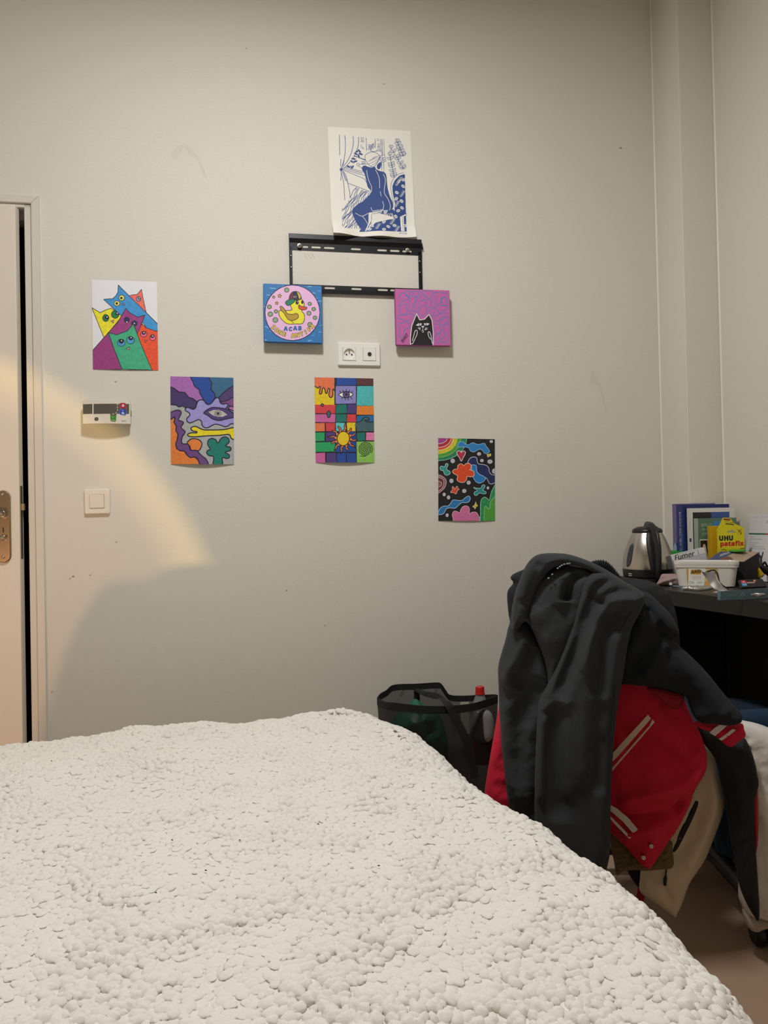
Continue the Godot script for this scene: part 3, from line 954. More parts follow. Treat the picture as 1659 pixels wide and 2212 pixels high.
	for f in [[1210, 980, 1], [1290, 1030, 0], [1190, 1130, 0], [1280, 1150, 1], [1180, 1225, 0], [1265, 1260, 0], [1190, 1310, 1], [1270, 1365, 0], [1210, 1410, 0], [1170, 1500, 0], [930, 1440, 1], [1010, 1430, 0], [890, 1660, 1], [985, 1580, 0], [1120, 1580, 1], [1150, 1640, 0], [1050, 1660, 0], [980, 1710, 0], [800, 1640, 0], [1190, 1700, 1], [760, 1700, 0], [1240, 940, 1], [1300, 930, 0], [1320, 1640, 0]]:
		if f[2]:
			a.line([f[0] - 30, f[1] + 45, f[0], f[1], f[0] + 28, f[1] - 48], 5, p)
			for k in 6:
				var c := Vector2(f[0] - 25 + k * 10, f[1] + 38 - k * 16)
				a.line([c.x, c.y, c.x - 22, c.y - 14], 5, p)
				a.line([c.x, c.y, c.x + 24, c.y - 4], 5, p)
		else:
			a.disc(f[0], f[1], 32, 22, p, 0.0, b, sin(f[0]) * 0.8)
			var q := Vector2.from_angle(sin(f[0]) * 0.8) * 26.0
			var s := q.orthogonal() * 0.45
			a.line([f[0] - q.x, f[1] - q.y, f[0] + q.x, f[1] + q.y], 5, b)
			a.line([f[0], f[1], f[0] + q.x * 0.5 + s.x, f[1] + q.y * 0.5 + s.y], 4, b)
			a.line([f[0] - q.x * 0.4, f[1] - q.y * 0.4, f[0] - s.x, f[1] - s.y], 4, b)
	a.shape([1235, 1500, 1300, 1470, 1340, 1450, 1340, 1480, 1300, 1500, 1310, 1740, 1250, 1740], p, 6, b, false)
	a.line([1275, 1500, 1285, 1740], 5, b)
	a.rect(1345, 820, 1420, 1760, p)
	a.text("Maud Albig", 1280, 1770, 24, b, 0.05, 125, false, true, 0.4)
	return a.tex()

func art_panel() -> ImageTexture:
	var a := Art.new(480, 240, "d6cfc2", Vector2(205, 160), Vector2(1430, 178), Vector2(215, 770), GAIN)
	a.rect(215, 250, 465, 515, "55524a")
	a.rect(497, 252, 1410, 522, "55524a")
	a.shape([930, 500, 1090, 500, 1080, 700, 1060, 728, 960, 728, 935, 700], "56564e", 0.0, INK, false)
	for l in [[1113, 255, 1113, 290], [1113, 330, 1115, 365], [1116, 405, 1114, 440], [1092, 485, 1068, 505], [1025, 524, 990, 530]]:
		a.line(l, 16, "ded8c8", false)
	a.shape([1180, 240, 1320, 240, 1330, 360, 1300, 370, 1200, 370, 1175, 350], "a82540", 6, "cf5a6a")
	a.shape([1225, 325, 1225, 285, 1250, 265, 1280, 285, 1282, 325], "f0dcdc", 0.0)
	a.disc(1252, 298, 14, 10, "a82540")
	a.shape([1180, 410, 1320, 410, 1330, 535, 1300, 545, 1200, 545, 1175, 525], "2a46a4", 8, "5f78e0")
	a.disc(1250, 440, 17, 17, "", 6, "c8d4f4")
	a.disc(1238, 500, 22, 26, "dfe6fa")
	a.disc(1270, 508, 18, 20, "dfe6fa")
	a.disc(1250, 500, 8, 9, "2a46a4")
	a.shape([940, 585, 1075, 585, 1068, 700, 1045, 718, 970, 718, 945, 698], "41872e", 6, "68b858")
	a.disc(1000, 615, 18, 18, "", 5, "a8d898")
	a.text("S.A", 1003, 692, 26, "d8f0d0", 0.0, 80, true)
	a.shape([530, 615, 615, 615, 618, 695, 530, 697], "52544c", 0.0)
	a.text("legrand", 1275, 714, 30, "33302c", 0.0, 118, true)
	return a.tex()

const GAIN := 1.18

# the plane the clothes hang in: across, height, out towards the bed
func cp(p: Vector2, w: float) -> Vector3:
	return Vector3(0.80 + 0.891 * p.x - 0.454 * w, p.y, 1.02 + 0.454 * p.x + 0.891 * w)

func lay(w0: float) -> Callable:
	return func(p: Vector2, w: float) -> Vector3: return cp(p, w + w0)

func ax(x: Vector3, y: Vector3, z: Vector3, o: Vector3) -> Transform3D:
	return Transform3D(Basis(x, y, z), o)

var wall_mat: StandardMaterial3D
var trim_mat: StandardMaterial3D

func _ready() -> void:
	# camera, environment, lights
	var cam := Camera3D.new()
	cam.name = "camera"
	cam.keep_aspect = Camera3D.KEEP_HEIGHT
	cam.fov = rad_to_deg(2.0 * atan(1106.0 / 1600.0))
	cam.near = 0.02
	cam.far = 30.0
	cam.transform = Transform3D(Basis(Vector3(0.9843, -0.021, 0.175), Vector3(0.0184, 0.9997, 0.0162), Vector3(-0.1753, -0.0127, 0.9844)), CAM)
	add_child(cam)
	cam.current = true
	var env := Environment.new()
	env.background_mode = Environment.BG_COLOR
	env.background_color = Color(0.002, 0.002, 0.003)
	env.tonemap_mode = Environment.TONE_MAPPER_LINEAR
	env.tonemap_exposure = 1.0
	env.sdfgi_enabled = true
	env.ssao_enabled = true
	env.ssil_enabled = true
	var we := WorldEnvironment.new()
	we.name = "environment"
	we.environment = env
	add_child(we)
	unseen_ceiling_lamp(Vector3(0.02, 2.98, 1.38), 3.8, Color(1.0, 0.992, 0.985))
	unseen_sunset_lamp(Vector3(-1.31, 0.43, 2.2))

	room()
	door()
	bed()
	wall_things()
	chair()
	clothes()
	desk()
	desk_things()
	bag()

# ---------------------------------------------------------------- lamps
func unseen_ceiling_lamp(at: Vector3, energy: float, c: Color) -> void:  # unseen lamp, placed to light the room from above
	var t := thing("unseen_ceiling_lamp", "round white hanging lamp out of view above the bed, placed to light the room", "lamp", at)
	var mb := MB.new()
	mb.lathe([[0.0, at.y], [0.17, at.y], [0.175, at.y - 0.03], [0.165, at.y - 0.05], [0.0, at.y - 0.05]], 40, Transform3D(Basis(), Vector3(at.x, 0, at.z)))
	mb.lathe([[0.0, 3.1], [0.012, 3.1], [0.012, at.y - 0.002], [0.0, at.y - 0.002]], 12, Transform3D(Basis(), Vector3(at.x, 0, at.z)))
	part("lamp_body", mb, hexm("eeeeea", 0.5), t)
	var g := MB.new()
	g.lathe([[0.0, at.y - 0.05], [0.15, at.y - 0.05], [0.145, at.y - 0.062], [0.0, at.y - 0.064]], 40, Transform3D(Basis(), Vector3(at.x, 0, at.z)))
	var m := hexm("f8f4ea", 0.5)
	m.emission_enabled = true
	m.emission = c
	m.emission_energy_multiplier = 2.0
	part("lamp_diffuser", g, m, t)
	var l := AreaLight3D.new()
	l.name = "unseen_ceiling_lamp_light"
	l.area_size = Vector2(0.26, 0.26)
	l.light_color = c
	l.light_energy = energy
	l.area_range = 9.0
	l.area_attenuation = 2.0
	l.shadow_enabled = true
	l.transform = Transform3D(Basis(Vector3.RIGHT, -PI / 2), at - Vector3(0, 0.07, 0))
	add_child(l)

# an unseen projector lamp, placed to throw a warm disc with a bright rim on the wall and the door
func unseen_sunset_lamp(at: Vector3) -> void:
	var t := thing("unseen_projector_lamp", "small black projector lamp out of view left of the bed, placed to light the warm disc on the wall", "lamp", Vector3(at.x, 0, at.z))
	var black := hexm("1a1a1c", 0.4)
	var p := MB.new()
	p.lathe([[0.0, 0.0], [0.1, 0.0], [0.1, 0.012], [0.012, 0.02], [0.009, at.y - 0.04], [0.0, at.y - 0.04]], 24, Transform3D(Basis(), Vector3(at.x, 0, at.z)))
	part("lamp_stand", p, black, t)
	var h := MB.new()
	h.lathe([[0.0, 0.045], [0.03, 0.045], [0.035, 0.03], [0.03, -0.02], [0.0, -0.02]], 24, Transform3D(Basis(Vector3.RIGHT, PI / 2), at + Vector3(0, 0, 0.03)))
	part("lamp_head", h, black, t)
	var arm := MB.new()
	arm.tube([at + Vector3(0, -0.03, 0.03), at + Vector3(0, -0.15, -0.05), at + Vector3(0, -0.15, -0.24), at + Vector3(0, -0.1, -0.25)], 0.003, 6)
	part("blocker_arm", arm, black, t)  # carries the added beam blocker
	var d := MB.new()
	d.lathe([[0.0, 0.002], [0.128, 0.002], [0.128, -0.002], [0.0, -0.002]], 48, Transform3D(Basis(Vector3.RIGHT, PI / 2), at + Vector3(0, 0, -0.25)))
	part("blocker_disc", d, black, t)  # opaque blocker added to cut the beam's middle, leaving a bright ring
	var bulb := MB.new()
	bulb.lathe([[0.0, 0.012], [0.008, 0.009], [0.012, 0.0], [0.008, -0.009], [0.0, -0.012]], 16, Transform3D(Basis(), at - Vector3(0, 0, 0.004)))
	var bm := hexm("fff0d0", 0.5)
	bm.emission_enabled = true
	bm.emission = Color(1.0, 0.75, 0.4)
	bm.emission_energy_multiplier = 1.5
	part("lamp_bulb", bulb, bm, t)
	for k in 2:
		var s := SpotLight3D.new()
		s.name = ["rim_light", "disc_light"][k]  # unseen beams: one lights the ring, the other the warm disc
		s.spot_angle = [30.3, 32.0][k]
		s.spot_angle_attenuation = [0.14, 0.16][k]
		s.light_color = [Color(1.0, 0.82, 0.50), Color(1.0, 0.78, 0.59)][k]
		s.light_energy = [3.1, 0.76][k]
		s.light_size = 0.01
		s.spot_range = 8.0
		s.spot_attenuation = 2.0
		s.shadow_enabled = true
		s.position = at + Vector3(0, 0, [-0.004, -0.258][k])
		add_child(s)

# ---------------------------------------------------------------- room
func wall_texture() -> ImageTexture:
	# glass-fibre wall cloth: short raised threads in staggered rows
	var im := Image.create(256, 256, false, Image.FORMAT_RGB8)
	var ns := FastNoiseLite.new()
	ns.seed = 4
	ns.frequency = 0.05
	for y in 256:
		for x in 256:
			var row := y / 8
			var fx := fposmod(x + row * 5.0 + 1.5 * sin(row * 2.4), 16.0) / 16.0
			var fy := (y % 8) / 8.0
			var h := pow(sin(PI * fy), 0.7) * (0.12 + 0.88 * pow(sin(PI * fx), 0.8))
			var wx := minf(x, 255 - x) / 20.0
			var wy := minf(y, 255 - y) / 20.0
			h += 0.4 * ns.get_noise_2d(x, y) * minf(minf(wx, wy), 1.0)
			h = clampf(h * 0.75 + 0.1, 0.0, 1.0)
			im.set_pixel(x, y, Color(h, h, h))
	return ImageTexture.create_from_image(im)

# dirt on the back wall, in metres over a sheet 3.4 by 3.2
func stain_texture() -> ImageTexture:
	var a := Art.new(1700, 1600, "ffffff", Vector2(-1.6, 3.2), Vector2(1.8, 3.2), Vector2(-1.6, 0.0), 4.0)
	a.im.fill(Color.WHITE)
	var ns := FastNoiseLite.new()
	ns.seed = 21
	ns.frequency = 0.03
	# a wiped crescent above the door's right, a yellow smear, scuffs and specks
	for i in 26:
		var t := i / 25.0
		var g := Color(0.975, 0.975, 0.975) if i % 3 else Color(0.965, 0.965, 0.968)
		var x := lerpf(-0.245, -0.141, t)
		var y := 2.218 + 0.058 * sin(PI * minf(t * 0.95 + 0.05, 1.0)) + (0.01 * (1.0 - t) - 0.03 * t)
		a.stroke(a.pts([x, y, x + 0.004, y - 0.012 - 0.010 * sin(t * 14.0)]), 5.0, g)
	for i in 10:
		var g := Color(0.985, 0.975, 0.945)
		a.stroke(a.pts([1.259 + 0.006 * i, 1.523 - 0.002 * i * i, 1.251 + 0.004 * i, 1.475]), 4.0, g)
	for s in [[0.008, 2.621, 1.2], [0.49, 2.537, 1.5], [-0.44, 1.462, 2.0], [1.393, 2.369, 3.0], [0.11, 0.749, 2.0], [0.239, 0.622, 1.2], [-0.583, 0.82, 2.4], [-0.593, 0.814, 1.6], [-0.53, 0.823, 1.6], [-0.655, 0.447, 1.5], [1.448, 0.918, 1.5], [-0.447, 0.929, 1.2]]:
		var c := PackedVector2Array([a.m(Vector2(s[0], s[1])), a.m(Vector2(s[0] + 0.003, s[1] + 0.001))])
		a.stroke(c, s[2] * 1.2, Color(0.74, 0.72, 0.68))
	for i in 9:   # reddish rubs inside the bracket
		a.stroke(a.pts([0.192 + i * 0.0045, 1.918 - 0.006 * (i % 3), 0.192 + 0.006 + i * 0.0045, 1.918 - 0.004 - 0.006 * (i % 3)]), 1.4, Color(0.95, 0.91, 0.9))
	a.im.convert(Image.FORMAT_RGBA8)
	return a.tex()

func room() -> void:
	wall_mat = mat(Color("dedacf"), 0.82)
	wall_mat.heightmap_enabled = true
	wall_mat.heightmap_texture = wall_texture()
	wall_mat.heightmap_scale = 0.026
	wall_mat.uv1_triplanar = true
	wall_mat.uv1_world_triplanar = true
	wall_mat.uv1_scale = Vector3.ONE / 0.125
	trim_mat = hexm("dcd6ca", 0.45)
	var back: StandardMaterial3D = wall_mat.duplicate()
	back.detail_enabled = true
	back.detail_albedo = stain_texture()
	back.detail_blend_mode = BaseMaterial3D.BLEND_MODE_MUL
	back.detail_uv_layer = BaseMaterial3D.DETAIL_UV_2
	var mb := MB.new()
	mb.box(Vector3(0.545, 1.6, -0.1), Vector3(2.49, 3.2, 0.2))
	mb.box(Vector3(-1.85, 1.6, -0.1), Vector3(0.5, 3.2, 0.2))
	mb.box(Vector3(-1.15, 2.62, -0.1), Vector3(0.9, 1.16, 0.2))
	var wb := struct("wall_back", mb, back, "pale wall cloth covered wall behind the drawings", "wall")
	var am: ArrayMesh = wb.mesh
	var ar := am.surface_get_arrays(0)
	var uv2 := PackedVector2Array()
	for p in ar[Mesh.ARRAY_VERTEX]:
		var q: Vector3 = p + wb.position
		uv2.append(Vector2((q.x + 1.6) / 3.4, 1.0 - q.y / 3.2) if q.z > -0.05 else Vector2(0.5, 0.999))
	ar[Mesh.ARRAY_TEX_UV2] = uv2
	var nm := ArrayMesh.new()
	nm.add_surface_from_arrays(Mesh.PRIMITIVE_TRIANGLES, ar)
	wb.mesh = nm
	mb = MB.new()
	mb.box(Vector3(1.871, 1.6, 2.1), Vector3(0.4, 3.2, 4.6))
	struct("wall_right", mb, wall_mat, "plain pale wall to the right of the desk", "wall")
	mb = MB.new()
	mb.box(Vector3(1.605, 1.6, 0.084), Vector3(0.145, 3.2, 0.172), 0.006)
	struct("wall_corner", mb, wall_mat, "boxed pipe column in the corner beside the books", "column")
	mb = MB.new()
	mb.box(Vector3(-2.2, 1.6, 2.1), Vector3(0.2, 3.2, 4.6))
	struct("wall_left", mb, wall_mat, "pale wall to the left of the bed, out of view", "wall")
	mb = MB.new()
	mb.box(Vector3(-0.2, 1.6, 4.3), Vector3(4.2, 3.2, 0.2))
	struct("wall_front", mb, wall_mat, "pale wall behind the head of the bed", "wall")
	mb = MB.new()
	mb.box(Vector3(-0.2, 3.2, 2.1), Vector3(4.4, 0.2, 4.6))
	struct("ceiling", mb, hexm("e6e3dc", 0.85), "plain off-white ceiling of the bedroom", "ceiling")
	mb = MB.new()
	mb.box(Vector3(-0.2, -0.1, 2.0), Vector3(4.4, 0.2, 5.0))
	var fm := grain(hexm("a58a74", 0.55), 0.35, 0.03)
	struct("floor", mb, fm, "worn brown vinyl floor beside the bed", "floor")
	# caulk in the two inner corners
	for k in 2:
		var x: float = [1.5325, 1.6705][k]
		var z: float = [0.0, 0.172][k]
		mb = MB.new()
		mb.prism(flat([x + 0.001, z - 0.001, x - 0.004, z - 0.001, x - 0.002, z + 0.0015, x + 0.001, z + 0.0035]), 3.1, ax(Vector3(1, 0, 0), Vector3(0, 0, 1), Vector3(0, 1, 0), Vector3(0, 0, 0)))
		struct("trim_%d" % (k + 2), mb, hexm("efe9dc", 0.5), ["thin white sealant line where the back wall meets the column", "thin white sealant line between column and right wall"][k], "sealant")

func door() -> void:
	# casing: flat boards with a mitred corner, and the jamb they cover
	var t := thing("trim_1", "painted frame around the door at the left", "door frame", Vector3(-0.7, 0, 0))
	t.set_meta("kind", "structure")
	var mb := MB.new()
	mb.prism(flat([-0.692, 0, -0.667, 0, -0.667, 2.066, -0.692, 2.041]), 0.012, Transform3D(), 0.002)
	part("side_casing", mb, trim_mat, t)
	mb = MB.new()
	mb.prism(flat([-0.667, 2.066, -0.692, 2.041, -1.62, 2.041, -1.645, 2.066]), 0.012, Transform3D(), 0.002)
	part("head_casing", mb, trim_mat, t)
	mb = MB.new()
	mb.box(Vector3(-0.7035, 1.02, -0.046), Vector3(0.022, 2.04, 0.1), 0.0015)
	mb.box(Vector3(-0.695, 1.02, -0.13), Vector3(0.03, 2.04, 0.07), 0.001)
	part("jamb", mb, trim_mat, t)
	mb = MB.new()
	mb.box(Vector3(-1.16, 2.035, -0.046), Vector3(0.95, 0.012, 0.1), 0.0015)
	mb.box(Vector3(-1.16, 2.022, -0.07), Vector3(0.95, 0.03, 0.05), 0.0015)
	part("head_jamb", mb, trim_mat, t)
	mb = MB.new()
	mb.box(Vector3(-0.7138, 1.03, 0.0015), Vector3(0.003, 0.06, 0.004), 0.0008)
	part("strike_plate", mb, hexm("b8b4ac", 0.3, 0.9), t)
	# near-black panel: the darkness of the passage is put into its colour
	mb = MB.new()
	mb.box(Vector3(-1.15, 1.2, -0.95), Vector3(1.6, 2.6, 0.05))
	struct("dark_passage_panel", mb, hexm("1c1a18", 0.9), "near-black panel behind the door gap, its colour standing for the unlit passage", "wall")
	# leaf, opened a hand's breadth into the room
	var d := thing("door_1", "cream painted door standing slightly open at the left", "door", Vector3(-1.56, 0, 0))
	d.set_meta("kind", "structure")
	var turn := 2.3
	var B := Basis(Vector3.UP, deg_to_rad(-turn))
	var O := Vector3(-1.56, 0, -0.002)
	var X := Transform3D(B, O)
	var W := 0.826
	mb = MB.new()
	mb.box(X * Vector3(W / 2, 1.018, -0.02), Vector3(W, 2.018, 0.04), 0.0015, B)
	part("leaf", mb, hexm("e8dfd0", 0.5), d)
	mb = MB.new()
	mb.box(X * Vector3(W + 0.0004, 1.002, -0.02), Vector3(0.0012, 0.235, 0.02), 0.0004, B)
	part("lock_plate", mb, hexm("8f8a82", 0.4, 0.8), d)
	mb = MB.new()
	mb.box(X * Vector3(W + 0.005, 1.051, -0.02), Vector3(0.011, 0.022, 0.014), 0.001, B)
	part("latch", mb, hexm("b5a67e", 0.35, 0.9), d)
	# long plate with lever and thumb turn
	var px0 := W - 0.0475
	var y1: float = 1.104
	var y0: float = 0.874
	var pl := []
	for k in 13:
		var a := PI * k / 12.0
		pl.append_array([px0 + 0.0225 * cos(a), y1 - 0.0225 + 0.0225 * sin(a)])
	for k in 13:
		var a := PI + PI * k / 12.0
		pl.append_array([px0 + 0.0225 * cos(a), y0 + 0.0225 + 0.0225 * sin(a)])
	mb = MB.new()
	mb.prism(flat(pl), 0.008, X, 0.0025)
	var plate := part("handle_plate", mb, hexm("a8937a", 0.28, 1.0), d)
	for y in [y1 - 0.013, y0 + 0.018]:
		mb = MB.new()
		mb.lathe([[0.0, 0.012], [0.003, 0.0117], [0.0052, 0.0095], [0.0055, 0.007], [0.0, 0.007]], 16, X * Transform3D(Basis(Vector3.RIGHT, PI / 2), Vector3(px0, y, 0)))
		part("screw", mb, hexm("cfc4b4", 0.25, 1.0), plate)
	mb = MB.new()
	var hy: float = 1.028
	mb.tube([X * Vector3(px0, hy, 0.008), X * Vector3(px0, hy, 0.042), X * Vector3(px0 - 0.003, hy, 0.05), X * Vector3(px0 - 0.02, hy, 0.053), X * Vector3(px0 - 0.11, hy - 0.004, 0.052), X * Vector3(px0 - 0.118, hy - 0.004, 0.046)], [0.0085, 0.0085, 0.0085, 0.008, 0.0075, 0.006], 14)
	mb.lathe([[0.0, 0.02], [0.011, 0.02], [0.0125, 0.017], [0.0125, 0.008], [0.0, 0.008]], 24, X * Transform3D(Basis(Vector3.RIGHT, PI / 2), Vector3(px0, hy, 0)))
	part("door_handle", mb, hexm("b9b0a6", 0.25, 1.0), d)
	mb = MB.new()
	var ty: float = 0.954
	mb.lathe([[0.0, 0.016], [0.007, 0.016], [0.009, 0.013], [0.009, 0.007], [0.0, 0.007]], 20, X * Transform3D(Basis(Vector3.RIGHT, PI / 2), Vector3(px0 + 0.001, ty, 0)))
	mb.box(X * Vector3(px0 + 0.001, ty, 0.022), Vector3(0.018, 0.006, 0.014), 0.002, B)
	part("thumb_turn", mb, hexm("d5ccbf", 0.2, 1.0), d)
	mb = MB.new()
	mb.box(X * Vector3(px0 + 0.001, ty + 0.024, 0.0082), Vector3(0.0035, 0.016, 0.001), 0.0003, B)
	part("key_slot", mb, hexm("3a3128", 0.5, 0.5), d)

# ---------------------------------------------------------------- bed
func bed() -> void:
	var t := thing("bed", "low wooden bed hidden beneath the cream fleece blanket", "bed", Vector3(-0.3, 0, 1.65))
	var mb := MB.new()
	mb.box(Vector3(-0.18, 0.2, 1.66), Vector3(1.04, 0.1, 1.96), 0.01)
	part("bed_frame", mb, hexm("6b5138", 0.6), t)
	for k in 4:
		mb = MB.new()
		mb.box(Vector3(-0.18 + (0.46 if k & 1 else -0.46), 0.076, 1.66 + (0.9 if k & 2 else -0.9)), Vector3(0.06, 0.15, 0.06), 0.004)
		part("leg", mb, hexm("6b5138", 0.6), t)
	mb = MB.new()
	mb.box(Vector3(-0.18, 0.325, 1.67), Vector3(1.02, 0.15, 1.94), 0.04)
	part("mattress", mb, hexm("e4e0d8", 0.8), t)
	blanket()
	unseen_shadow_caster()

const BX0 := -0.80
const BX1 := 0.52
const BZ0 := 0.47
const BZ1 := 2.78
const BR := 0.17     # roundness of the corners in plan
const EDGE := [Vector2(-1.0, 0.42), Vector2(0.5, 0.42), Vector2(1.1, 0.455), Vector2(1.34, 0.535), Vector2(1.52, 0.56), Vector2(1.7, 0.56), Vector2(2.0, 0.525), Vector2(3.5, 0.52)]
const BE := 0.085    # roundness of the edge

func bed_height(x: float, z: float) -> float:
	var h := 0.447
	h += 0.012 * gen.get_noise_2d(x * 0.9, z * 0.9) + 0.006 * gen.get_noise_2d(x * 2.6 + 9.0, z * 2.6)
	# two soft hollows and the raised far corner
	h -= 0.022 * exp(-pow((x + 0.22) / 0.2, 2.0) - pow((z - 1.0) / 0.16, 2.0))
	h -= 0.016 * exp(-pow((x - 0.1) / 0.25, 2.0) - pow((z - 1.28) / 0.1, 2.0))
	h += 0.014 * exp(-pow((x - 0.2) / 0.25, 2.0) - pow((z - 0.62) / 0.12, 2.0))
	h -= 0.012 * exp(-pow((x + 0.6) / 0.16, 2.0) - pow((z - 0.58) / 0.2, 2.0))
	return h

# the side edge runs in towards the foot
func _edge_shift(x: float, z: float) -> float:
	var e := 0.52
	for k in EDGE.size() - 1:
		if z >= EDGE[k].x and z < EDGE[k + 1].x:
			e = lerpf(EDGE[k].y, EDGE[k + 1].y, smoothstep(0.0, 1.0, (z - EDGE[k].x) / (EDGE[k + 1].x - EDGE[k].x)))
	return (e - 0.52) * smoothstep(-0.1, 0.45, x)

func bed_point(s: float, t: float) -> Vector3:
	var q := Vector2(clampf(s, BX0 + BR + BE, BX1 - BR - BE), clampf(t, BZ0 + BR + BE, BZ1 - BR - BE))
	var p := Vector2(s, t)
	var d := q.distance_to(p)
	var k := d - BR
	if k <= 0.0:
		return Vector3(s + _edge_shift(s, t), bed_height(s, t), t)
	var dir := (p - q) / d
	var r := q + dir * BR
	var a := minf(k / BE, PI / 2)
	var out := BE * sin(a)
	var drop := BE * (1.0 - cos(a)) + maxf(0.0, k - BE * PI / 2)
	var hang := maxf(0.0, k - BE * PI / 2)
	out += 0.02 * sin(d * 3.0 + (s - t) * 22.0) * minf(hang * 5.0, 1.0)
	r += dir * out
	r.x += _edge_shift(r.x, r.y)
	return Vector3(r.x, bed_height(r.x, r.y) - drop, r.y)

func blanket() -> void:
	gen.noise_type = FastNoiseLite.TYPE_SIMPLEX_SMOOTH
	gen.seed = 8
	gen.frequency = 3.0
	gen.fractal_octaves = 2
	# lines close together where the photograph looks, wide apart elsewhere
	var us := PackedFloat32Array()
	var u := -1.36
	while u < 0.86:
		us.append(u)
		u += 0.008
	var ts := PackedFloat32Array()
	u = 0.2
	while u < 2.9:
		ts.append(u)
		u += 0.008 if u < 2.0 else 0.02
	var nu := us.size()
	var nt := ts.size()
	var base := PackedVector3Array()
	base.resize(nu * nt)
	for j in nt:
		for i in nu:
			base[j * nu + i] = bed_point(us[i], ts[j])
	var pv := base
	var nv := PackedVector3Array()
	nv.resize(nu * nt)
	for j in nt:
		for i in nu:
			var a := pv[j * nu + mini(i + 1, nu - 1)] - pv[j * nu + maxi(i - 1, 0)]
			var b := pv[mini(j + 1, nt - 1) * nu + i] - pv[maxi(j - 1, 0) * nu + i]
			nv[j * nu + i] = b.cross(a).normalized()
	var idx := PackedInt32Array()
	idx.resize((nu - 1) * (nt - 1) * 6)
	var k := 0
	for j in nt - 1:
		for i in nu - 1:
			var a := j * nu + i
			idx[k] = a
			idx[k + 1] = a + 1
			idx[k + 2] = a + nu + 1
			idx[k + 3] = a
			idx[k + 4] = a + nu + 1
			idx[k + 5] = a + nu
			k += 6
	var mb := MB.new()
	mb.v = pv
	mb.n = nv
	mb.uv.resize(nu * nt)
	mb.ix = idx
	var m := grain(hexm("e9e6df", 0.95), 0.05, 0.02)
	m.rim_enabled = true
	m.rim = 0.25
	var t := thing("fleece_blanket", "cream bobbly fleece blanket spread over the bed in front", "blanket", Vector3(-0.3, 0.1, 1.65))
	part("fleece", mb, m, t)
	fleece_nubs(t, m)
	var lint := MB.new()
	for s in [[-0.457, 0.781], [-0.147, 1.454], [-0.143, 1.271], [-0.031, 1.284], [0.166, 1.447], [0.492, 1.045], [-0.08, 1.401], [0.107, 1.256], [0.243, 0.642]]:
		var c := bed_point(s[0], s[1]) + Vector3(0, 0.0068, 0)
		lint.tube([c - Vector3(0.0018, 0, 0.001), c + Vector3(0, 0.001, 0.0005), c + Vector3(0.0018, 0, 0.0015)], [0.0004, 0.001, 0.0004], 6)
	var li := part("lint_specks", lint, hexm("2c2622", 0.9), t, "dark specks of lint")
	li.set_meta("kind", "stuff")

# the pile of the fleece: small lumpy balls, thick and round in places, matted flat in others
func fleece_nubs(t: Node3D, m: Material) -> void:
	var kinds := 4
	var meshes := []
	for k in kinds:
		var ns := FastNoiseLite.new()
		ns.seed = 60 + k
		ns.frequency = 1.3
		ns.fractal_octaves = 2
		var mb := MB.new()
		var pv := PackedVector3Array()
		var tr := PackedInt32Array()
		var rows := 9
		var cols := 14
		pv.append(Vector3.UP)
		for j in range(1, rows):
			for i in cols:
				var a := PI * j / rows
				pv.append(Vector3(sin(a) * cos(TAU * i / cols), cos(a), sin(a) * sin(TAU * i / cols)))
		pv.append(Vector3.DOWN)
		for i in pv.size():
			pv[i] *= 1.0 + 0.26 * ns.get_noise_3dv(pv[i])
		for i in cols:
			tr.append_array([0, 1 + i, 1 + (i + 1) % cols])
			tr.append_array([pv.size() - 1, 1 + (rows - 2) * cols + (i + 1) % cols, 1 + (rows - 2) * cols + i])
		for j in rows - 2:
			for i in cols:
				var a := 1 + j * cols + i
				var b := 1 + j * cols + (i + 1) % cols
				tr.append_array([a, a + cols, b, b, a + cols, b + cols])
		mb.add(pv, tr)
		meshes.append(mesh_of(mb, Vector3.ZERO))
	var rng := RandomNumberGenerator.new()
	rng.seed = 31
	var places := []
	for k in kinds:
		places.append([])
	var org := t.position
	var row := 0
	var z := 0.22
	while z < 1.98:
		var x := -0.80 + (0.006 if row % 2 else 0.0)
		while x < 0.80:
			var s := x + rng.randf_range(-0.0042, 0.0042)
			var q := z + rng.randf_range(-0.0042, 0.0042)
			var p := bed_point(s, q)
			if p.y > 0.18 and p.x > -0.75:
				var a := bed_point(s + 0.012, q) - p
				var b := bed_point(s, q + 0.012) - p
				var n := b.cross(a).normalized()
				var thick := clampf(0.62 + 0.9 * gen.get_noise_2d(s * 1.5 + 30.0, q * 1.5), 0.32, 0.95)
				var r := 0.0078 * rng.randf_range(0.68, 1.3)
				var B := Basis(a.normalized(), n, a.normalized().cross(n)).rotated(n, rng.randf() * TAU)
				B = Basis(B.x * r * rng.randf_range(0.9, 1.35), B.y * r * thick, B.z * r)
				places[rng.randi() % kinds].append(Transform3D(B, p - org + n * rng.randf_range(-0.0014, 0.0012)))
			x += 0.0118
		row += 1
		z += 0.0105
	for k in kinds:
		var mm := MultiMesh.new()
		mm.transform_format = MultiMesh.TRANSFORM_3D
		mm.mesh = meshes[k]
		mm.instance_count = places[k].size()
		for i in places[k].size():
			mm.set_instance_transform(i, places[k][i])
		var o := MultiMeshInstance3D.new()
		o.name = "fleece_nubs"
		o.multimesh = mm
		o.material_override = m
		o.set_meta("kind", "stuff")
		t.add_child(o, true)

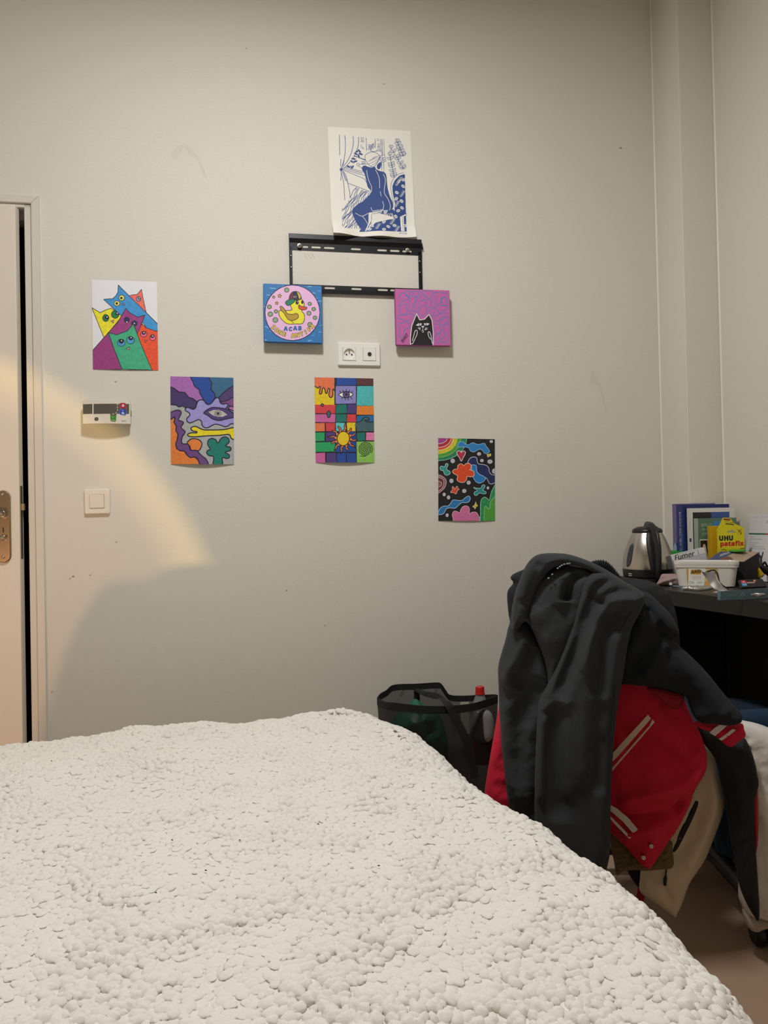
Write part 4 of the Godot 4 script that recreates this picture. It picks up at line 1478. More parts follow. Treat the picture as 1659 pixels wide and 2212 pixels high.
func unseen_shadow_caster() -> void:  # unseen body, outlined to cast the shadow across the warm disc
	var mb := MB.new()
	mb.relief(curve(flat([-1.165, 0.003, -1.155, 0.3, -1.146, 0.396, -1.137, 0.433, -1.127, 0.464, -1.118, 0.487, -1.104, 0.511, -1.092, 0.526, -1.079, 0.528, -1.067, 0.524, -1.051, 0.531, -1.034, 0.539, -1.008, 0.54, -0.99, 0.548, -0.967, 0.565, -0.944, 0.575, -0.909, 0.574, -0.882, 0.569, -0.86, 0.5, -0.85, 0.3, -0.86, 0.003, -1.0, 0.001]), true, 3), 0.008, 0.02, 0.10, 0.08, [], func(p: Vector2, w: float) -> Vector3: return Vector3(p.x, p.y, 1.43 - w))
	solo("unseen_shadow_caster", mb, hexm("8f949c", 0.85), "lumpy grey body out of view left of the bed, shaped to cast the shadow on the wall", "sack")

# ---------------------------------------------------------------- things on the wall
# a sheet of paper stuck to the wall by its corners; bulge is how far its middle stands off, lift how far its foot does
func paper(called: String, c: Vector2, w: float, h: float, turn: float, art: Texture2D, bulge: float, lift: float, label: String, cat: String, group := "") -> void:
	var mb := MB.new()
	var r := deg_to_rad(turn)
	mb.sheet(14, 18, func(u: float, v: float) -> Vector3:
		var q := Vector2((u - 0.5) * w, (0.5 - v) * h).rotated(r)
		var z := 0.0015 + bulge * sin(PI * u) * sin(PI * minf(v * 0.9 + 0.1, 1.0)) + lift * sin(PI * u) * v * v
		return Vector3(c.x + q.x, c.y + q.y, z), 0.0005)
	var m := mat(Color.WHITE, 0.6, 0.0, art)
	solo(called, mb, m, label, cat, group)

func canvas(called: String, c: Vector2, w: float, z0: float, turn: float, art: Texture2D, edge: String, label: String) -> void:
	var t := thing(called, label, "painting", Vector3(c.x, c.y - w / 2, z0), "small square canvases on the bracket")
	var B := Basis(Vector3.BACK, deg_to_rad(turn))
	var mb := MB.new()
	mb.box(Vector3(c.x, c.y, z0 + 0.009), Vector3(w, w, 0.018), 0.003, B)
	part("stretched_canvas", mb, hexm(edge, 0.6), t)
	mb = MB.new()
	var h := w / 2 - 0.0015
	mb.prism(flat([-h, -h, h, -h, h, h, -h, h]), 0.0006, Transform3D(B, Vector3(c.x, c.y, z0 + 0.0178)), 0.0, Rect2(-h, -h, 2 * h, 2 * h))
	part("painted_face", mb, mat(Color.WHITE, 0.5, 0.0, art), t)

func wall_things() -> void:
	paper("drawing", Vector2(-0.405, 1.652), 0.208, 0.298, 0.0, art_cats(), 0.002, 0.002, "drawing of six coloured cats peeking over each other, above the call panel", "drawing", "coloured drawings on the wall")
	paper("drawing", Vector2(-0.16, 1.334), 0.208, 0.296, -0.6, art_wavy(), 0.002, 0.009, "drawing of a lavender cloud with a grey eye and a yellow arm", "drawing", "coloured drawings on the wall")
	paper("drawing", Vector2(0.325, 1.337), 0.207, 0.297, -0.4, art_grid(), 0.002, 0.008, "drawing of coloured squares with an orange sun and a spiral", "drawing", "coloured drawings on the wall")
	paper("drawing", Vector2(0.763, 1.124), 0.211, 0.296, -1.2, art_cosmic(), 0.001, 0.004, "black drawing with a rainbow corner, a red heart and orange flowers", "drawing", "coloured drawings on the wall")
	print_sheet()
	bracket()
	canvas("canvas_painting", Vector2(0.1505, 1.698), 0.2, 0.016, -0.4, art_duck(), "2768a6", "square blue canvas painted with a yellow duck in a cap on pink")
	canvas("canvas_painting", Vector2(0.6065, 1.6965), 0.199, 0.018, 0.3, art_black_cat(), "a8508c", "square pink canvas painted with a black cat and blue squiggles")
	sockets()
	call_panel()
	light_switch()

func print_sheet() -> void:
	var r := deg_to_rad(1.2)
	var c := Vector2(0.439, 2.178)
	var w := 0.298
	var h := 0.388
	var mb := MB.new()
	mb.sheet(36, 44, func(u: float, v: float) -> Vector3:
		var q := Vector2((u - 0.5) * w, (0.5 - v) * h).rotated(r)
		var z := 0.002 + 0.004 * sin(PI * u) * v + 0.002 * sin(u * 9.0 + 1.0) * v
		# the foot is creased and curls: a folded lower left corner, a buckle along the rail
		var low := smoothstep(0.86, 1.0, v)
		z += 0.012 * low * (0.5 + 0.5 * sin(u * 13.0 + 0.6)) + 0.006 * low
		z += 0.02 * clampf((0.32 - u * 0.9 - (1.0 - v) * 1.9) / 0.32, 0.0, 1.0)
		z += 0.004 * smoothstep(0.93, 1.0, u) * smoothstep(0.2, 1.0, v)
		return Vector3(c.x + q.x, c.y + q.y, z), 0.0005)
	solo("art_print", mb, mat(Color.WHITE, 0.6, 0.0, art_print()), "blue and white print of a seated woman seen from behind at a window", "print")

func slot_band(x0: float, x1: float, y0: float, y1: float, slots: Array, depth: float, xf: Transform3D) -> MB:
	# a steel strip with rounded slots along its middle: solid strips above and below, webs between the slots
	var mb := MB.new()
	var sh := 0.0042
	var ym := (y0 + y1) / 2.0
	mb.prism(flat([x0, ym + sh, x1, ym + sh, x1, y1, x0, y1]), depth, xf, 0.0003)
	mb.prism(flat([x0, y0, x1, y0, x1, ym - sh, x0, ym - sh]), depth, xf, 0.0003)
	var left := x0
	for i in slots.size() + 1:
		var right: float = x1 if i == slots.size() else slots[i][0]
		var p := []
		if i > 0:
			for k in 9:
				var a := -PI / 2 + PI * k / 8.0
				p.append_array([left - sh + sh * cos(a), ym + sh * sin(a)])
		else:
			p.append_array([x0, ym - sh, x0, ym + sh])
			p = [x0, ym - sh, x0, ym + sh]
		if i < slots.size():
			for k in 9:
				var a := PI / 2 + PI * k / 8.0
				p.append_array([right + sh + sh * cos(a), ym + sh * sin(a)])
		else:
			p.append_array([x1, ym + sh, x1, ym - sh])
		mb.prism(flat(p), depth, xf)
		if i < slots.size():
			left = slots[i][1]
	return mb

func bracket() -> void:
	var steel := hexm("1b1c20", 0.42, 0.35)
	var t := thing("screen_bracket", "black slotted steel wall bracket with two bare screws above the canvases", "bracket", Vector3(0.375, 1.79, 0))
	var X := Transform3D(Basis(Vector3.BACK, deg_to_rad(-0.05)), Vector3(0, 0, 0.0008))
	var xs := []
	for q in [0.188, 0.209, 0.217, 0.253, 0.261, 0.3, 0.357, 0.393, 0.451, 0.487, 0.496, 0.533, 0.541, 0.576]:
		xs.append(q)
	var sl := []
	for i in range(0, xs.size(), 2):
		sl.append([xs[i], xs[i + 1]])
	var x0: float = 0.142
	var x1: float = 0.61
	var yt: float = 1.977
	var ym: float = 1.942
	var mb := slot_band(x0, x1, ym - 0.0125, ym + 0.0125, sl, 0.002, X)
	mb.box(X * Vector3((x0 + x1) / 2, ym + 0.0185, 0.0055), Vector3(x1 - x0, 0.0165, 0.0018), 0.0004, X.basis * Basis(Vector3.RIGHT, 0.62))
	mb.box(X * Vector3((x0 + x1) / 2, ym + 0.0325, 0.0095), Vector3(x1 - x0, 0.0165, 0.0018), 0.0004, X.basis * Basis(Vector3.RIGHT, -0.12))
	mb.box(X * Vector3((x0 + x1) / 2, ym + 0.0405, 0.0045), Vector3(x1 - x0, 0.0018, 0.010), 0.0004, X.basis)
	part("top_rail", mb, steel, t)
	for s in 2:
		mb = MB.new()
		mb.box(X * Vector3(x0 if s == 0 else x1, ym + 0.014, 0.005), Vector3(0.002, 0.053, 0.012), 0.0004, X.basis)
		part("rail_end", mb, steel, t)
	mb = MB.new()
	mb.box(X * Vector3(x1 + 0.003, ym + 0.018, 0.006), Vector3(0.005, 0.02, 0.010), 0.001, X.basis * Basis(Vector3.BACK, 0.2))
	part("locking_tab", mb, steel, t)
	xs = [0.261, 0.299, 0.356, 0.393, 0.45, 0.488, 0.494, 0.531]
	sl = []
	for i in range(0, xs.size(), 2):
		sl.append([xs[i], xs[i + 1]])
	var yb: float = 1.801
	mb = slot_band(x0, x1, yb - 0.0085, yb + 0.0085, sl, 0.002, X)
	mb.box(X * Vector3((x0 + x1) / 2, yb - 0.0155, 0.006), Vector3(x1 - x0, 0.017, 0.002), 0.0004, X.basis * Basis(Vector3.RIGHT, -0.55))
	part("bottom_rail", mb, steel, t)
	for s in 2:
		var x: float = x0 + 0.0055 if s == 0 else x1 - 0.0055
		mb = MB.new()
		mb.box(X * Vector3(x, (ym + yb) / 2, 0.001), Vector3(0.009, ym - yb, 0.002), 0.0004, X.basis)
		mb.box(X * Vector3(x0 if s == 0 else x1, (ym + yb) / 2, 0.004), Vector3(0.0018, ym - yb, 0.012), 0.0004, X.basis)
		var bar := part("side_bar", mb, steel, t)
		for q in [0.035, 0.075]:
			mb = MB.new()
			mb.lathe([[0.0, 0.0055], [0.002, 0.005], [0.0022, 0.0015], [0.0, 0.0015]], 10, X * Transform3D(Basis(Vector3.RIGHT, PI / 2), Vector3(x, ym - q, 0)))
			part("rivet", mb, hexm("c8c8c4", 0.3, 0.9), bar)
	for c in [Vector2(0.179, 1.941), Vector2(0.562, 1.943)]:
		mb = MB.new()
		mb.lathe([[0.0, 0.016], [0.0028, 0.0155], [0.0046, 0.0135], [0.005, 0.011], [0.0078, 0.0105], [0.0078, 0.0082], [0.0, 0.0082]], 20, Transform3D(Basis(Vector3.RIGHT, PI / 2), Vector3(c.x, c.y, 0)))
		part("screw", mb, hexm("b9b4a8", 0.28, 1.0), t)

func plate_shape(w: float, h: float, r: float) -> PackedVector2Array:
	var p := PackedVector2Array()
	for k in 4:
		var c := Vector2((w / 2 - r) * (1 if k in [0, 3] else -1), (h / 2 - r) * (1 if k in [0, 1] else -1))
		for i in 7:
			var a := PI / 2 * (k + i / 6.0)
			p.append(c + Vector2(cos(a), sin(a)) * r)
	return p

func hollow(mb: MB, c: Vector3, r: float, depth: float, w: float) -> void:
	# a square face with a round well in it
	var pv := PackedVector3Array()
	var n := 32
	for k in n:
		var a := TAU * k / n
		var d := Vector2(cos(a), sin(a))
		var s := w / 2 / maxf(absf(d.x), absf(d.y))
		pv.append(c + Vector3(d.x * s, d.y * s, 0))
		pv.append(c + Vector3(d.x * r, d.y * r, 0))
		pv.append(c + Vector3(d.x * r * 0.97, d.y * r * 0.97, -depth))
	pv.append(c - Vector3(0, 0, depth))
	for k in n:   # sides of the insert
		pv.append(pv[k * 3] - Vector3(0, 0, 0.004))
	var t := PackedInt32Array()
	for k in n:
		var a := k * 3
		var b := ((k + 1) % n) * 3
		t.append_array([a, b, b + 1, a, b + 1, a + 1, a + 1, b + 1, b + 2, a + 1, b + 2, a + 2, a + 2, b + 2, n * 3])
		t.append_array([b, a, n * 3 + 1 + k, b, n * 3 + 1 + k, n * 3 + 1 + (k + 1) % n])
	for i in range(0, t.size(), 3):
		var q := t[i + 1]
		t[i + 1] = t[i + 2]
		t[i + 2] = q
	mb.add(pv, t, PackedVector2Array(), 35.0, false)

func sockets() -> void:
	var white := hexm("f2f1ea", 0.35)
	var c := Vector3(0.38, 1.568, 0)
	var t := thing("wall_socket", "white double plate with a power socket and an aerial outlet", "socket", Vector3(c.x, c.y - 0.04, 0))
	var sx: float = 0.345
	var rx: float = 0.416
	var mb := MB.new()
	mb.prism(plate_shape(0.150, 0.081, 0.005), 0.010, Transform3D(), 0.0025)
	var cover := CSGMesh3D.new()
	cover.name = "cover_plate"
	cover.mesh = mesh_of(mb, Vector3.ZERO)
	cover.material = white
	cover.position = Vector3(0, 0.04, 0)
	for x in [sx, rx]:
		var cut := CSGBox3D.new()
		cut.name = "opening"
		cut.operation = CSGShape3D.OPERATION_SUBTRACTION
		cut.size = Vector3(0.0466, 0.0466, 0.03)
		cut.position = Vector3(x - c.x, 0, 0.017)
		cover.add_child(cut, true)
	t.add_child(cover, true)
	mb = MB.new()
	hollow(mb, Vector3(sx, c.y, 0.0118), 0.0192, 0.0072, 0.045)
	var ins := part("socket_insert", mb, white, t)
	mb = MB.new()
	mb.lathe([[0.0, 0.014], [0.0015, 0.0138], [0.0024, 0.012], [0.0024, 0.004], [0.0, 0.004]], 14, Transform3D(Basis(Vector3.RIGHT, PI / 2), Vector3(sx, c.y + 0.0105, 0)))
	part("earth_pin", mb, hexm("b8a888", 0.3, 1.0), ins)
	mb = MB.new()
	for s in [-1, 1]:
		mb.lathe([[0.0, 0.0055], [0.0029, 0.0055], [0.0029, 0.0035], [0.0, 0.0035]], 14, Transform3D(Basis(Vector3.RIGHT, PI / 2), Vector3(sx + s * 0.0095, c.y - 0.001, 0)))
	part("contact_hole", mb, hexm("0c0c0c", 0.9), ins)
	mb = MB.new()
	mb.box(Vector3(rx, c.y, 0.0072), Vector3(0.045, 0.045, 0.0092), 0.0006)
	var out := part("aerial_insert", mb, white, t)
	mb = MB.new()
	mb.lathe([[0.0, 0.0122], [0.004, 0.0122], [0.0055, 0.0138], [0.0068, 0.0138], [0.0072, 0.0115], [0.0, 0.0115]], 22, Transform3D(Basis(Vector3.RIGHT, PI / 2), Vector3(rx + 0.0004, c.y + 0.0005, 0)))
	part("outlet_plug", mb, hexm("26282a", 0.5), out)

func call_panel() -> void:
	var c := Vector3(-0.4632, 1.356, 0)
	var w := 0.149
	var h := 0.0755
	var t := thing("call_panel", "white wall unit with grey strip and red, blue and green square buttons", "control panel", Vector3(c.x, c.y - h / 2, 0))
	# rounded back box, hollow-cheeked to the sides
	var mb := MB.new()
	mb.prism(plate_shape(w - 0.004, h - 0.006, 0.004), 0.024, Transform3D(Basis(), c), 0.001)
	part("back_box", mb, hexm("cfc8ba", 0.5), t)
	# the front shell swells towards the room in its middle
	mb = MB.new()
	var prof := []
	for k in 17:
		var u := k / 16.0
		prof.append_array([(u - 0.5) * w, 0.030 + 0.009 * sin(PI * u)])
	for k in 17:
		var u := 1.0 - k / 16.0
		prof.append_array([(u - 0.5) * w, 0.02])
	mb.prism(flat(prof), h, ax(Vector3(1, 0, 0), Vector3(0, 0, 1), Vector3(0, 1, 0), c - Vector3(0, h / 2, 0)))
	part("shell", mb, hexm("d9d2c4", 0.4), t)
	mb = MB.new()
	mb.sheet(16, 2, func(u: float, v: float) -> Vector3: return c + Vector3((u - 0.5) * (w - 0.0015), (0.5 - v) * (h - 0.001), 0.0306 + 0.009 * sin(PI * u)), 0.0006)
	var ptex := art_panel()
	part("face_foil", mb, mat(Color.WHITE, 0.4, 0.0, ptex), t)
	for b in [[0.853, 0.225, 0.0158, "red button with a house sign"], [0.853, 0.523, 0.0158, "blue button with a figures sign"], [0.648, 0.80, 0.0150, "green button"], [0.298, 0.79, 0.0085, "small grey button"]]:
		mb = MB.new()
		var z: float = 0.0309 + 0.009 * sin(PI * b[0])
		var o := Vector2((b[0] - 0.5) * w, (0.5 - b[1]) * h)
		mb.prism(plate_shape(b[2], b[2], 0.002), 0.0012, Transform3D(Basis(), c + Vector3(o.x, o.y, z)), 0.0003, Rect2(-w / 2 - o.x, -h / 2 - o.y, w, h))
		part("button", mb, mat(Color.WHITE, 0.35, 0.0, ptex), t, b[3])
	mb = MB.new()
	mb.box(c + Vector3(w / 2 + 0.0005, -0.002, 0.022), Vector3(0.003, 0.02, 0.01), 0.001)
	part("side_key", mb, hexm("8a857a", 0.5), t)

func light_switch() -> void:
	var white := hexm("ece4d6", 0.35)
	var c := Vector3(-0.5018, 1.0653, 0)
	var B := Basis(Vector3.BACK, deg_to_rad(0.6))
	var t := thing("light_switch", "single white square light switch beside the door", "switch", Vector3(c.x, c.y - 0.04, 0))
	var mb := MB.new()
	mb.prism(plate_shape(0.080, 0.082, 0.005), 0.010, Transform3D(B, c), 0.0025)
	part("cover_plate", mb, white, t)
	mb = MB.new()
	mb.prism(plate_shape(0.0468, 0.0468, 0.001), 0.0006, Transform3D(B, c + Vector3(0, 0.001, 0.0097)))
	part("seam", mb, hexm("8d8578", 0.6), t)
	mb = MB.new()
	mb.box(c + Vector3(0, 0.001, 0.0112), Vector3(0.045, 0.045, 0.005), 0.0008, B * Basis(Vector3.RIGHT, 0.055))
	part("rocker", mb, white, t)
	mb = MB.new()
	mb.box(c + Vector3(0.019, -0.0245, 0.0104), Vector3(0.004, 0.0018, 0.001), 0.0003, B)
	part("marker", mb, hexm("faf6e8", 0.2), t)

# ---------------------------------------------------------------- chair and clothes
func chair() -> void:
	var C := Vector3(1.2, 0, 0.73)
	var black := hexm("101012", 0.5)
	var t := thing("office_chair", "black swivel chair buried under the heap of clothes, one castor showing", "chair", C)
	var mb := MB.new()
	mb.lathe([[0.0, 0.06], [0.03, 0.06], [0.032, 0.1], [0.022, 0.11], [0.02, 0.38], [0.0, 0.38]], 20, Transform3D(Basis(), C))
	part("gas_column", mb, black, t)
	mb = MB.new()
	mb.relief(lobe([-0.19, -0.19, 0.0, -0.215, 0.19, -0.19, 0.21, 0.0, 0.18, 0.19, 0.0, 0.205, -0.18, 0.19, -0.21, 0.0]), 0.02, 0.035, 0.03, 0.05, [], func(p: Vector2, w: float) -> Vector3: return C + Vector3(0.891 * p.x - 0.454 * p.y, 0.41 + w, 0.454 * p.x + 0.891 * p.y))
	part("seat", mb, hexm("12263a", 0.8), t)
	mb = MB.new()
	mb.relief(lobe([-0.17, 0.48, 0.0, 0.46, 0.13, 0.48, 0.145, 0.62, 0.12, 0.80, 0.0, 0.835, -0.13, 0.80, -0.165, 0.62]), 0.02, 0.02, 0.02, 0.04, [], lay(-0.105))
	part("backrest", mb, hexm("14161a", 0.8), t)
	mb = MB.new()
	mb.tube([cp(Vector2(0.0, 0.6), -0.128), cp(Vector2(0.0, 0.42), -0.14), cp(Vector2(0.02, 0.375), -0.18), C + Vector3(0, 0.37, 0)], 0.014, 8)
	part("back_support", mb, black, t)
	var dir0 := Vector3(1.128, 0, 1.055) - C
	for k in 4:
		var d := dir0.normalized().rotated(Vector3.UP, TAU * k / 4.0)
		mb = MB.new()
		mb.tube([C + Vector3(0, 0.085, 0) + d * 0.02, C + Vector3(0, 0.08, 0) + d * 0.2, C + Vector3(0, 0.068, 0) + d * 0.327], [0.026, 0.021, 0.014], 10)
		var leg := part("base_leg", mb, black, t)
		mb = MB.new()
		var w := C + d * 0.332
		var s := d.cross(Vector3.UP)
		for e in [-1, 1]:
			mb.lathe([[0.0, 0.012], [0.022, 0.012], [0.028, 0.006], [0.028, -0.006], [0.022, -0.012], [0.0, -0.012]], 20, Transform3D(Basis(d, s, d.cross(s)), w + Vector3(0, 0.0285, 0) + s * 0.016 * e))
		mb.box(w + Vector3(0, 0.05, 0), Vector3(0.03, 0.028, 0.03), 0.008)
		part("castor", mb, hexm("0a0a0b", 0.45), leg)

func clothes() -> void:
	# --- charcoal hoodie
	var t := thing("hoodie", "charcoal grey hooded sweatshirt draped over the chair back", "hoodie", cp(Vector2(0.0, 0.2), 0.1))
	var mb := MB.new()
	var W := 0.10
	var char_ := weave(hexm("2b2e31", 0.95), 0.06, 0.02)
	char_.rim_enabled = true
	char_.rim = 0.12
	# the back of it lies deepest; over it sleeve, middle, hood and front overlap each other
	mb.relief(lobe([-0.1979, 0.8566, -0.1865, 0.8784, -0.1705, 0.8922, -0.1432, 0.8980, -0.1240, 0.8986, -0.0973, 0.8969, -0.0673, 0.8869, -0.0377, 0.8740, -0.0086, 0.8567, 0.0166, 0.8395, 0.0435, 0.8236, 0.0630, 0.8123, 0.0716, 0.8018, 0.0605, 0.7846, 0.0511, 0.7674, 0.0325, 0.7424, 0.0275, 0.7175, 0.0209, 0.6830, 0.0149, 0.6447, 0.0082, 0.6101, 0.0011, 0.5716, -0.0046, 0.5293, -0.0101, 0.4831, -0.0142, 0.4370, -0.0175, 0.3909, -0.0202, 0.3372, -0.0224, 0.2759, -0.0273, 0.2257, -0.0467, 0.1814, -0.0991, 0.1751, -0.1597, 0.1912, -0.2092, 0.2328, -0.2388, 0.3168, -0.2483, 0.3875, -0.2553, 0.4667, -0.2584, 0.5383, -0.2587, 0.5942, -0.2584, 0.6422, -0.2471, 0.6826, -0.2341, 0.7288, -0.2288, 0.7509, -0.2220, 0.7908, -0.2133, 0.8228]), 0.005, 0.03, 0.05, 0.05, [], lay(0.05), 0.006, 0.1)
	part("hoodie_back", mb, char_, t)
	var f := [
		fold_of([-0.2431, 0.6144, -0.2168, 0.6583, -0.1906, 0.7097, -0.1784, 0.7371], 0.016, 0.016, 0.03),
		fold_of([-0.2160, 0.6078, -0.1839, 0.6673, -0.1641, 0.6988], -0.014, 0.02, 0.02),
		fold_of([-0.1542, 0.6336, -0.1742, 0.5903, -0.1981, 0.5504, -0.2110, 0.4915, -0.2094, 0.3947], -0.016, 0.02, 0.03),
		fold_of([-0.2320, 0.5876, -0.2239, 0.5179, -0.2220, 0.4325, -0.2141, 0.3556], 0.012, 0.018, 0.02),
		fold_of([-0.2485, 0.5477, -0.2425, 0.4700, -0.2328, 0.3850], 0.008, 0.015, 0.015),
		fold_of([-0.1868, 0.5395, -0.1926, 0.4540, -0.1910, 0.3576], 0.007, 0.015, 0.018)]
	mb = MB.new()
	mb.relief(lobe([-0.2265, 0.7439, -0.2350, 0.7124, -0.2455, 0.6808, -0.2537, 0.6472, -0.2536, 0.6022, -0.2525, 0.5475, -0.2494, 0.4773, -0.2427, 0.3959, -0.2337, 0.3461, -0.2194, 0.2931, -0.1823, 0.2430, -0.1560, 0.2305, -0.1521, 0.3994, -0.1513, 0.5146, -0.1441, 0.5803, -0.1375, 0.6228, -0.1458, 0.6686, -0.1638, 0.7104, -0.1822, 0.7409, -0.2050, 0.7521]), 0.004, 0.03, 0.04, 0.035, f, lay(0.085), 0.005, 0.07)
	part("sleeve", mb, char_, t)
	f = [
		fold_of([-0.0507, 0.8727, -0.0718, 0.8619, -0.0889, 0.8403, -0.0965, 0.8168, -0.0978, 0.8005], -0.030, 0.011, 0.012),
		fold_of([-0.0823, 0.8637, -0.1003, 0.8421, -0.1080, 0.8167, -0.1067, 0.7950], 0.012, 0.016, 0.014),
		fold_of([-0.1318, 0.8583, -0.1503, 0.8328, -0.1616, 0.8089, -0.1692, 0.7906], -0.010, 0.014, 0.02),
		fold_of([-0.1621, 0.7870, -0.1483, 0.7617, -0.1382, 0.7364, -0.1336, 0.7039], 0.008, 0.03, 0.03),
		fold_of([-0.1351, 0.8674, -0.1173, 0.8710, -0.0998, 0.8638], -0.006, 0.01, 0.012)]
	mb = MB.new()
	mb.relief(lobe([-0.1844, 0.7737, -0.1733, 0.8123, -0.1517, 0.8469, -0.1251, 0.8660, -0.0953, 0.8735, -0.0588, 0.8697, -0.0303, 0.8509, -0.0348, 0.8135, -0.0501, 0.7758, -0.0691, 0.7416, -0.0921, 0.6958, -0.1153, 0.6496, -0.1350, 0.6033, -0.1429, 0.6162, -0.1452, 0.6447, -0.1537, 0.6825, -0.1697, 0.7241, -0.1804, 0.7507]), 0.0035, 0.035, 0.04, 0.03, f, lay(0.10), 0.004, 0.07)
	part("hoodie_middle", mb, char_, t)
	f = [
		fold_of([-0.1019, 0.8986, -0.1197, 0.8897, -0.1361, 0.8717, -0.1454, 0.8500, -0.1530, 0.8336], 0.010, 0.012, 0.014),
		fold_of([-0.1445, 0.8899, -0.1631, 0.8590, -0.1766, 0.8171, -0.1864, 0.7842], -0.008, 0.012, 0.02),
		fold_of([-0.1661, 0.8827, -0.1832, 0.8426, -0.1932, 0.8024], 0.006, 0.02, 0.02)]
	mb = MB.new()
	mb.relief(lobe([-0.2176, 0.7398, -0.2146, 0.7860, -0.2061, 0.8245, -0.1912, 0.8637, -0.1801, 0.8828, -0.1685, 0.8953, -0.1552, 0.9017, -0.1384, 0.9039, -0.1198, 0.9038, -0.0941, 0.9013, -0.0652, 0.8921, -0.0331, 0.8778, -0.0015, 0.8584, 0.0192, 0.8426, 0.0016, 0.8399, -0.0301, 0.8536, -0.0585, 0.8704, -0.0946, 0.8787, -0.1242, 0.8735, -0.1432, 0.8553, -0.1588, 0.8286, -0.1700, 0.7980, -0.1770, 0.7712, -0.1718, 0.7523, -0.1795, 0.7483, -0.1868, 0.7558, -0.1965, 0.7480, -0.2083, 0.7324]), 0.0035, 0.03, 0.04, 0.026, f, lay(0.11), 0.003, 0.06)
	part("hood", mb, char_, t)
	f = [
		fold_of([-0.0520, 0.8265, -0.0747, 0.7779, -0.1015, 0.7214, -0.1287, 0.6531, -0.1484, 0.5996], 0.0180, 0.0120, 0.0165),
		fold_of([-0.0202, 0.8156, -0.0459, 0.7821, -0.0687, 0.7297, -0.0918, 0.6694, -0.1189, 0.6010], -0.0210, 0.0135, 0.0225),
		fold_of([0.0323, 0.8161, -0.0098, 0.8084, -0.0354, 0.7748, -0.0545, 0.7226, -0.0632, 0.6556], 0.0180, 0.0120, 0.0195),
		fold_of([0.0143, 0.7903, -0.0113, 0.7458, -0.0270, 0.6791, -0.0359, 0.6050], -0.0120, 0.0150, 0.0225),
		fold_of([-0.0322, 0.7601, -0.0518, 0.6856, -0.0645, 0.6036, -0.0738, 0.5104, -0.0765, 0.3991], 0.0135, 0.0225, 0.0225),
		fold_of([-0.1152, 0.6012, -0.1243, 0.5259, -0.1228, 0.4325, -0.1214, 0.3393], -0.0135, 0.0263, 0.0225),
		fold_of([-0.1528, 0.5693, -0.1603, 0.4860, -0.1648, 0.3727], 0.0150, 0.0105, 0.0225),
		fold_of([-0.0288, 0.6053, -0.0381, 0.5128, -0.0442, 0.4019], -0.0105, 0.0225, 0.0150),
		fold_of([0.0598, 0.8109, 0.0322, 0.8088, 0.0039, 0.7938, -0.0072, 0.7679], 0.0120, 0.0075, 0.0120),
		fold_of([-0.1602, 0.5708, -0.1264, 0.5932, -0.0937, 0.5892], 0.0075, 0.0090, 0.0075),
		fold_of([0.0395, 0.8271, 0.0117, 0.8269, -0.0167, 0.8157, -0.0314, 0.7934], -0.014, 0.008, 0.010),
		fold_of([0.0018, 0.8544, -0.0232, 0.8414, -0.0487, 0.8154, -0.0713, 0.7705, -0.0904, 0.7291], -0.012, 0.008, 0.012),
		fold_of([0.0028, 0.7461, -0.0093, 0.6797, -0.0217, 0.6057, -0.0292, 0.5133], 0.008, 0.014, 0.018),
		fold_of([-0.0843, 0.6771, -0.0974, 0.5834, -0.1037, 0.4712, -0.1022, 0.3783], 0.0090, 0.0150, 0.0188)]
	mb = MB.new()
	mb.relief(lobe([-0.0721, 0.8114, -0.0643, 0.8394, -0.0495, 0.8591, -0.0261, 0.8651, -0.0051, 0.8592, 0.0157, 0.8460, 0.0363, 0.8344, 0.0516, 0.8243, 0.0592, 0.8127, 0.0542, 0.7926, 0.0451, 0.7725, 0.0325, 0.7486, 0.0260, 0.7247, 0.0197, 0.6953, 0.0140, 0.6585, 0.0076, 0.6254, 0.0008, 0.5884, -0.0048, 0.5479, -0.0100, 0.5036, -0.0139, 0.4594, -0.0170, 0.4152, -0.0197, 0.3637, -0.0218, 0.3049, -0.0298, 0.2638, -0.0519, 0.2282, -0.0952, 0.2157, -0.1423, 0.2251, -0.1732, 0.2478, -0.1768, 0.3340, -0.1751, 0.4095, -0.1711, 0.4852, -0.1662, 0.5497, -0.1605, 0.5896, -0.1442, 0.6205, -0.1248, 0.6607, -0.1055, 0.7063, -0.0860, 0.7591]), 0.0034, 0.032, 0.05, 0.024, f, lay(0.12), 0.0012, 0.09)
	part("front_panel", mb, char_, t)
	mb = MB.new()
	# stitched side seam and a line of small print on the hood's neck tape
	var seam := []
	for q in [Vector3(0.7594, 0.7868, 1.1677), Vector3(0.7357, 0.736, 1.1556), Vector3(0.7293, 0.6638, 1.1523), Vector3(0.7253, 0.5917, 1.1503), Vector3(0.7201, 0.5194, 1.1476), Vector3(0.7141, 0.4397, 1.1446)]:
		seam.append(q)
	mb.tube(curve3(seam), 0.0011, 6)
	part("side_seam", mb, hexm("1d1e20", 0.95), t)
	mb = MB.new()
	var np := [Vector3(0.6169, 0.8524, 1.0838), Vector3(0.6232, 0.8605, 1.0893), Vector3(0.6323, 0.8736, 1.0973), Vector3(0.6362, 0.877, 1.0993), Vector3(0.6401, 0.8796, 1.1013), Vector3(0.6447, 0.8817, 1.1036), Vector3(0.6501, 0.8831, 1.1064), Vector3(0.6539, 0.8838, 1.1083)]
	for i in np.size():
		mb.box(np[i], Vector3(0.0035, 0.0022, 0.004), 0.0004, Basis(Vector3.BACK, 0.6 - i * 0.06))
	var nlab := part("neck_print", mb, hexm("9aa0a8", 0.8), t, "small white lettering inside the neck")
	nlab.set_meta("kind", "stuff")
	# --- navy sweatshirt under it
	var nt := thing("sweatshirt", "dark navy sweatshirt hanging under the hoodie, sleeve out to the right", "sweatshirt", cp(Vector2(0.2, 0.5), 0.05))
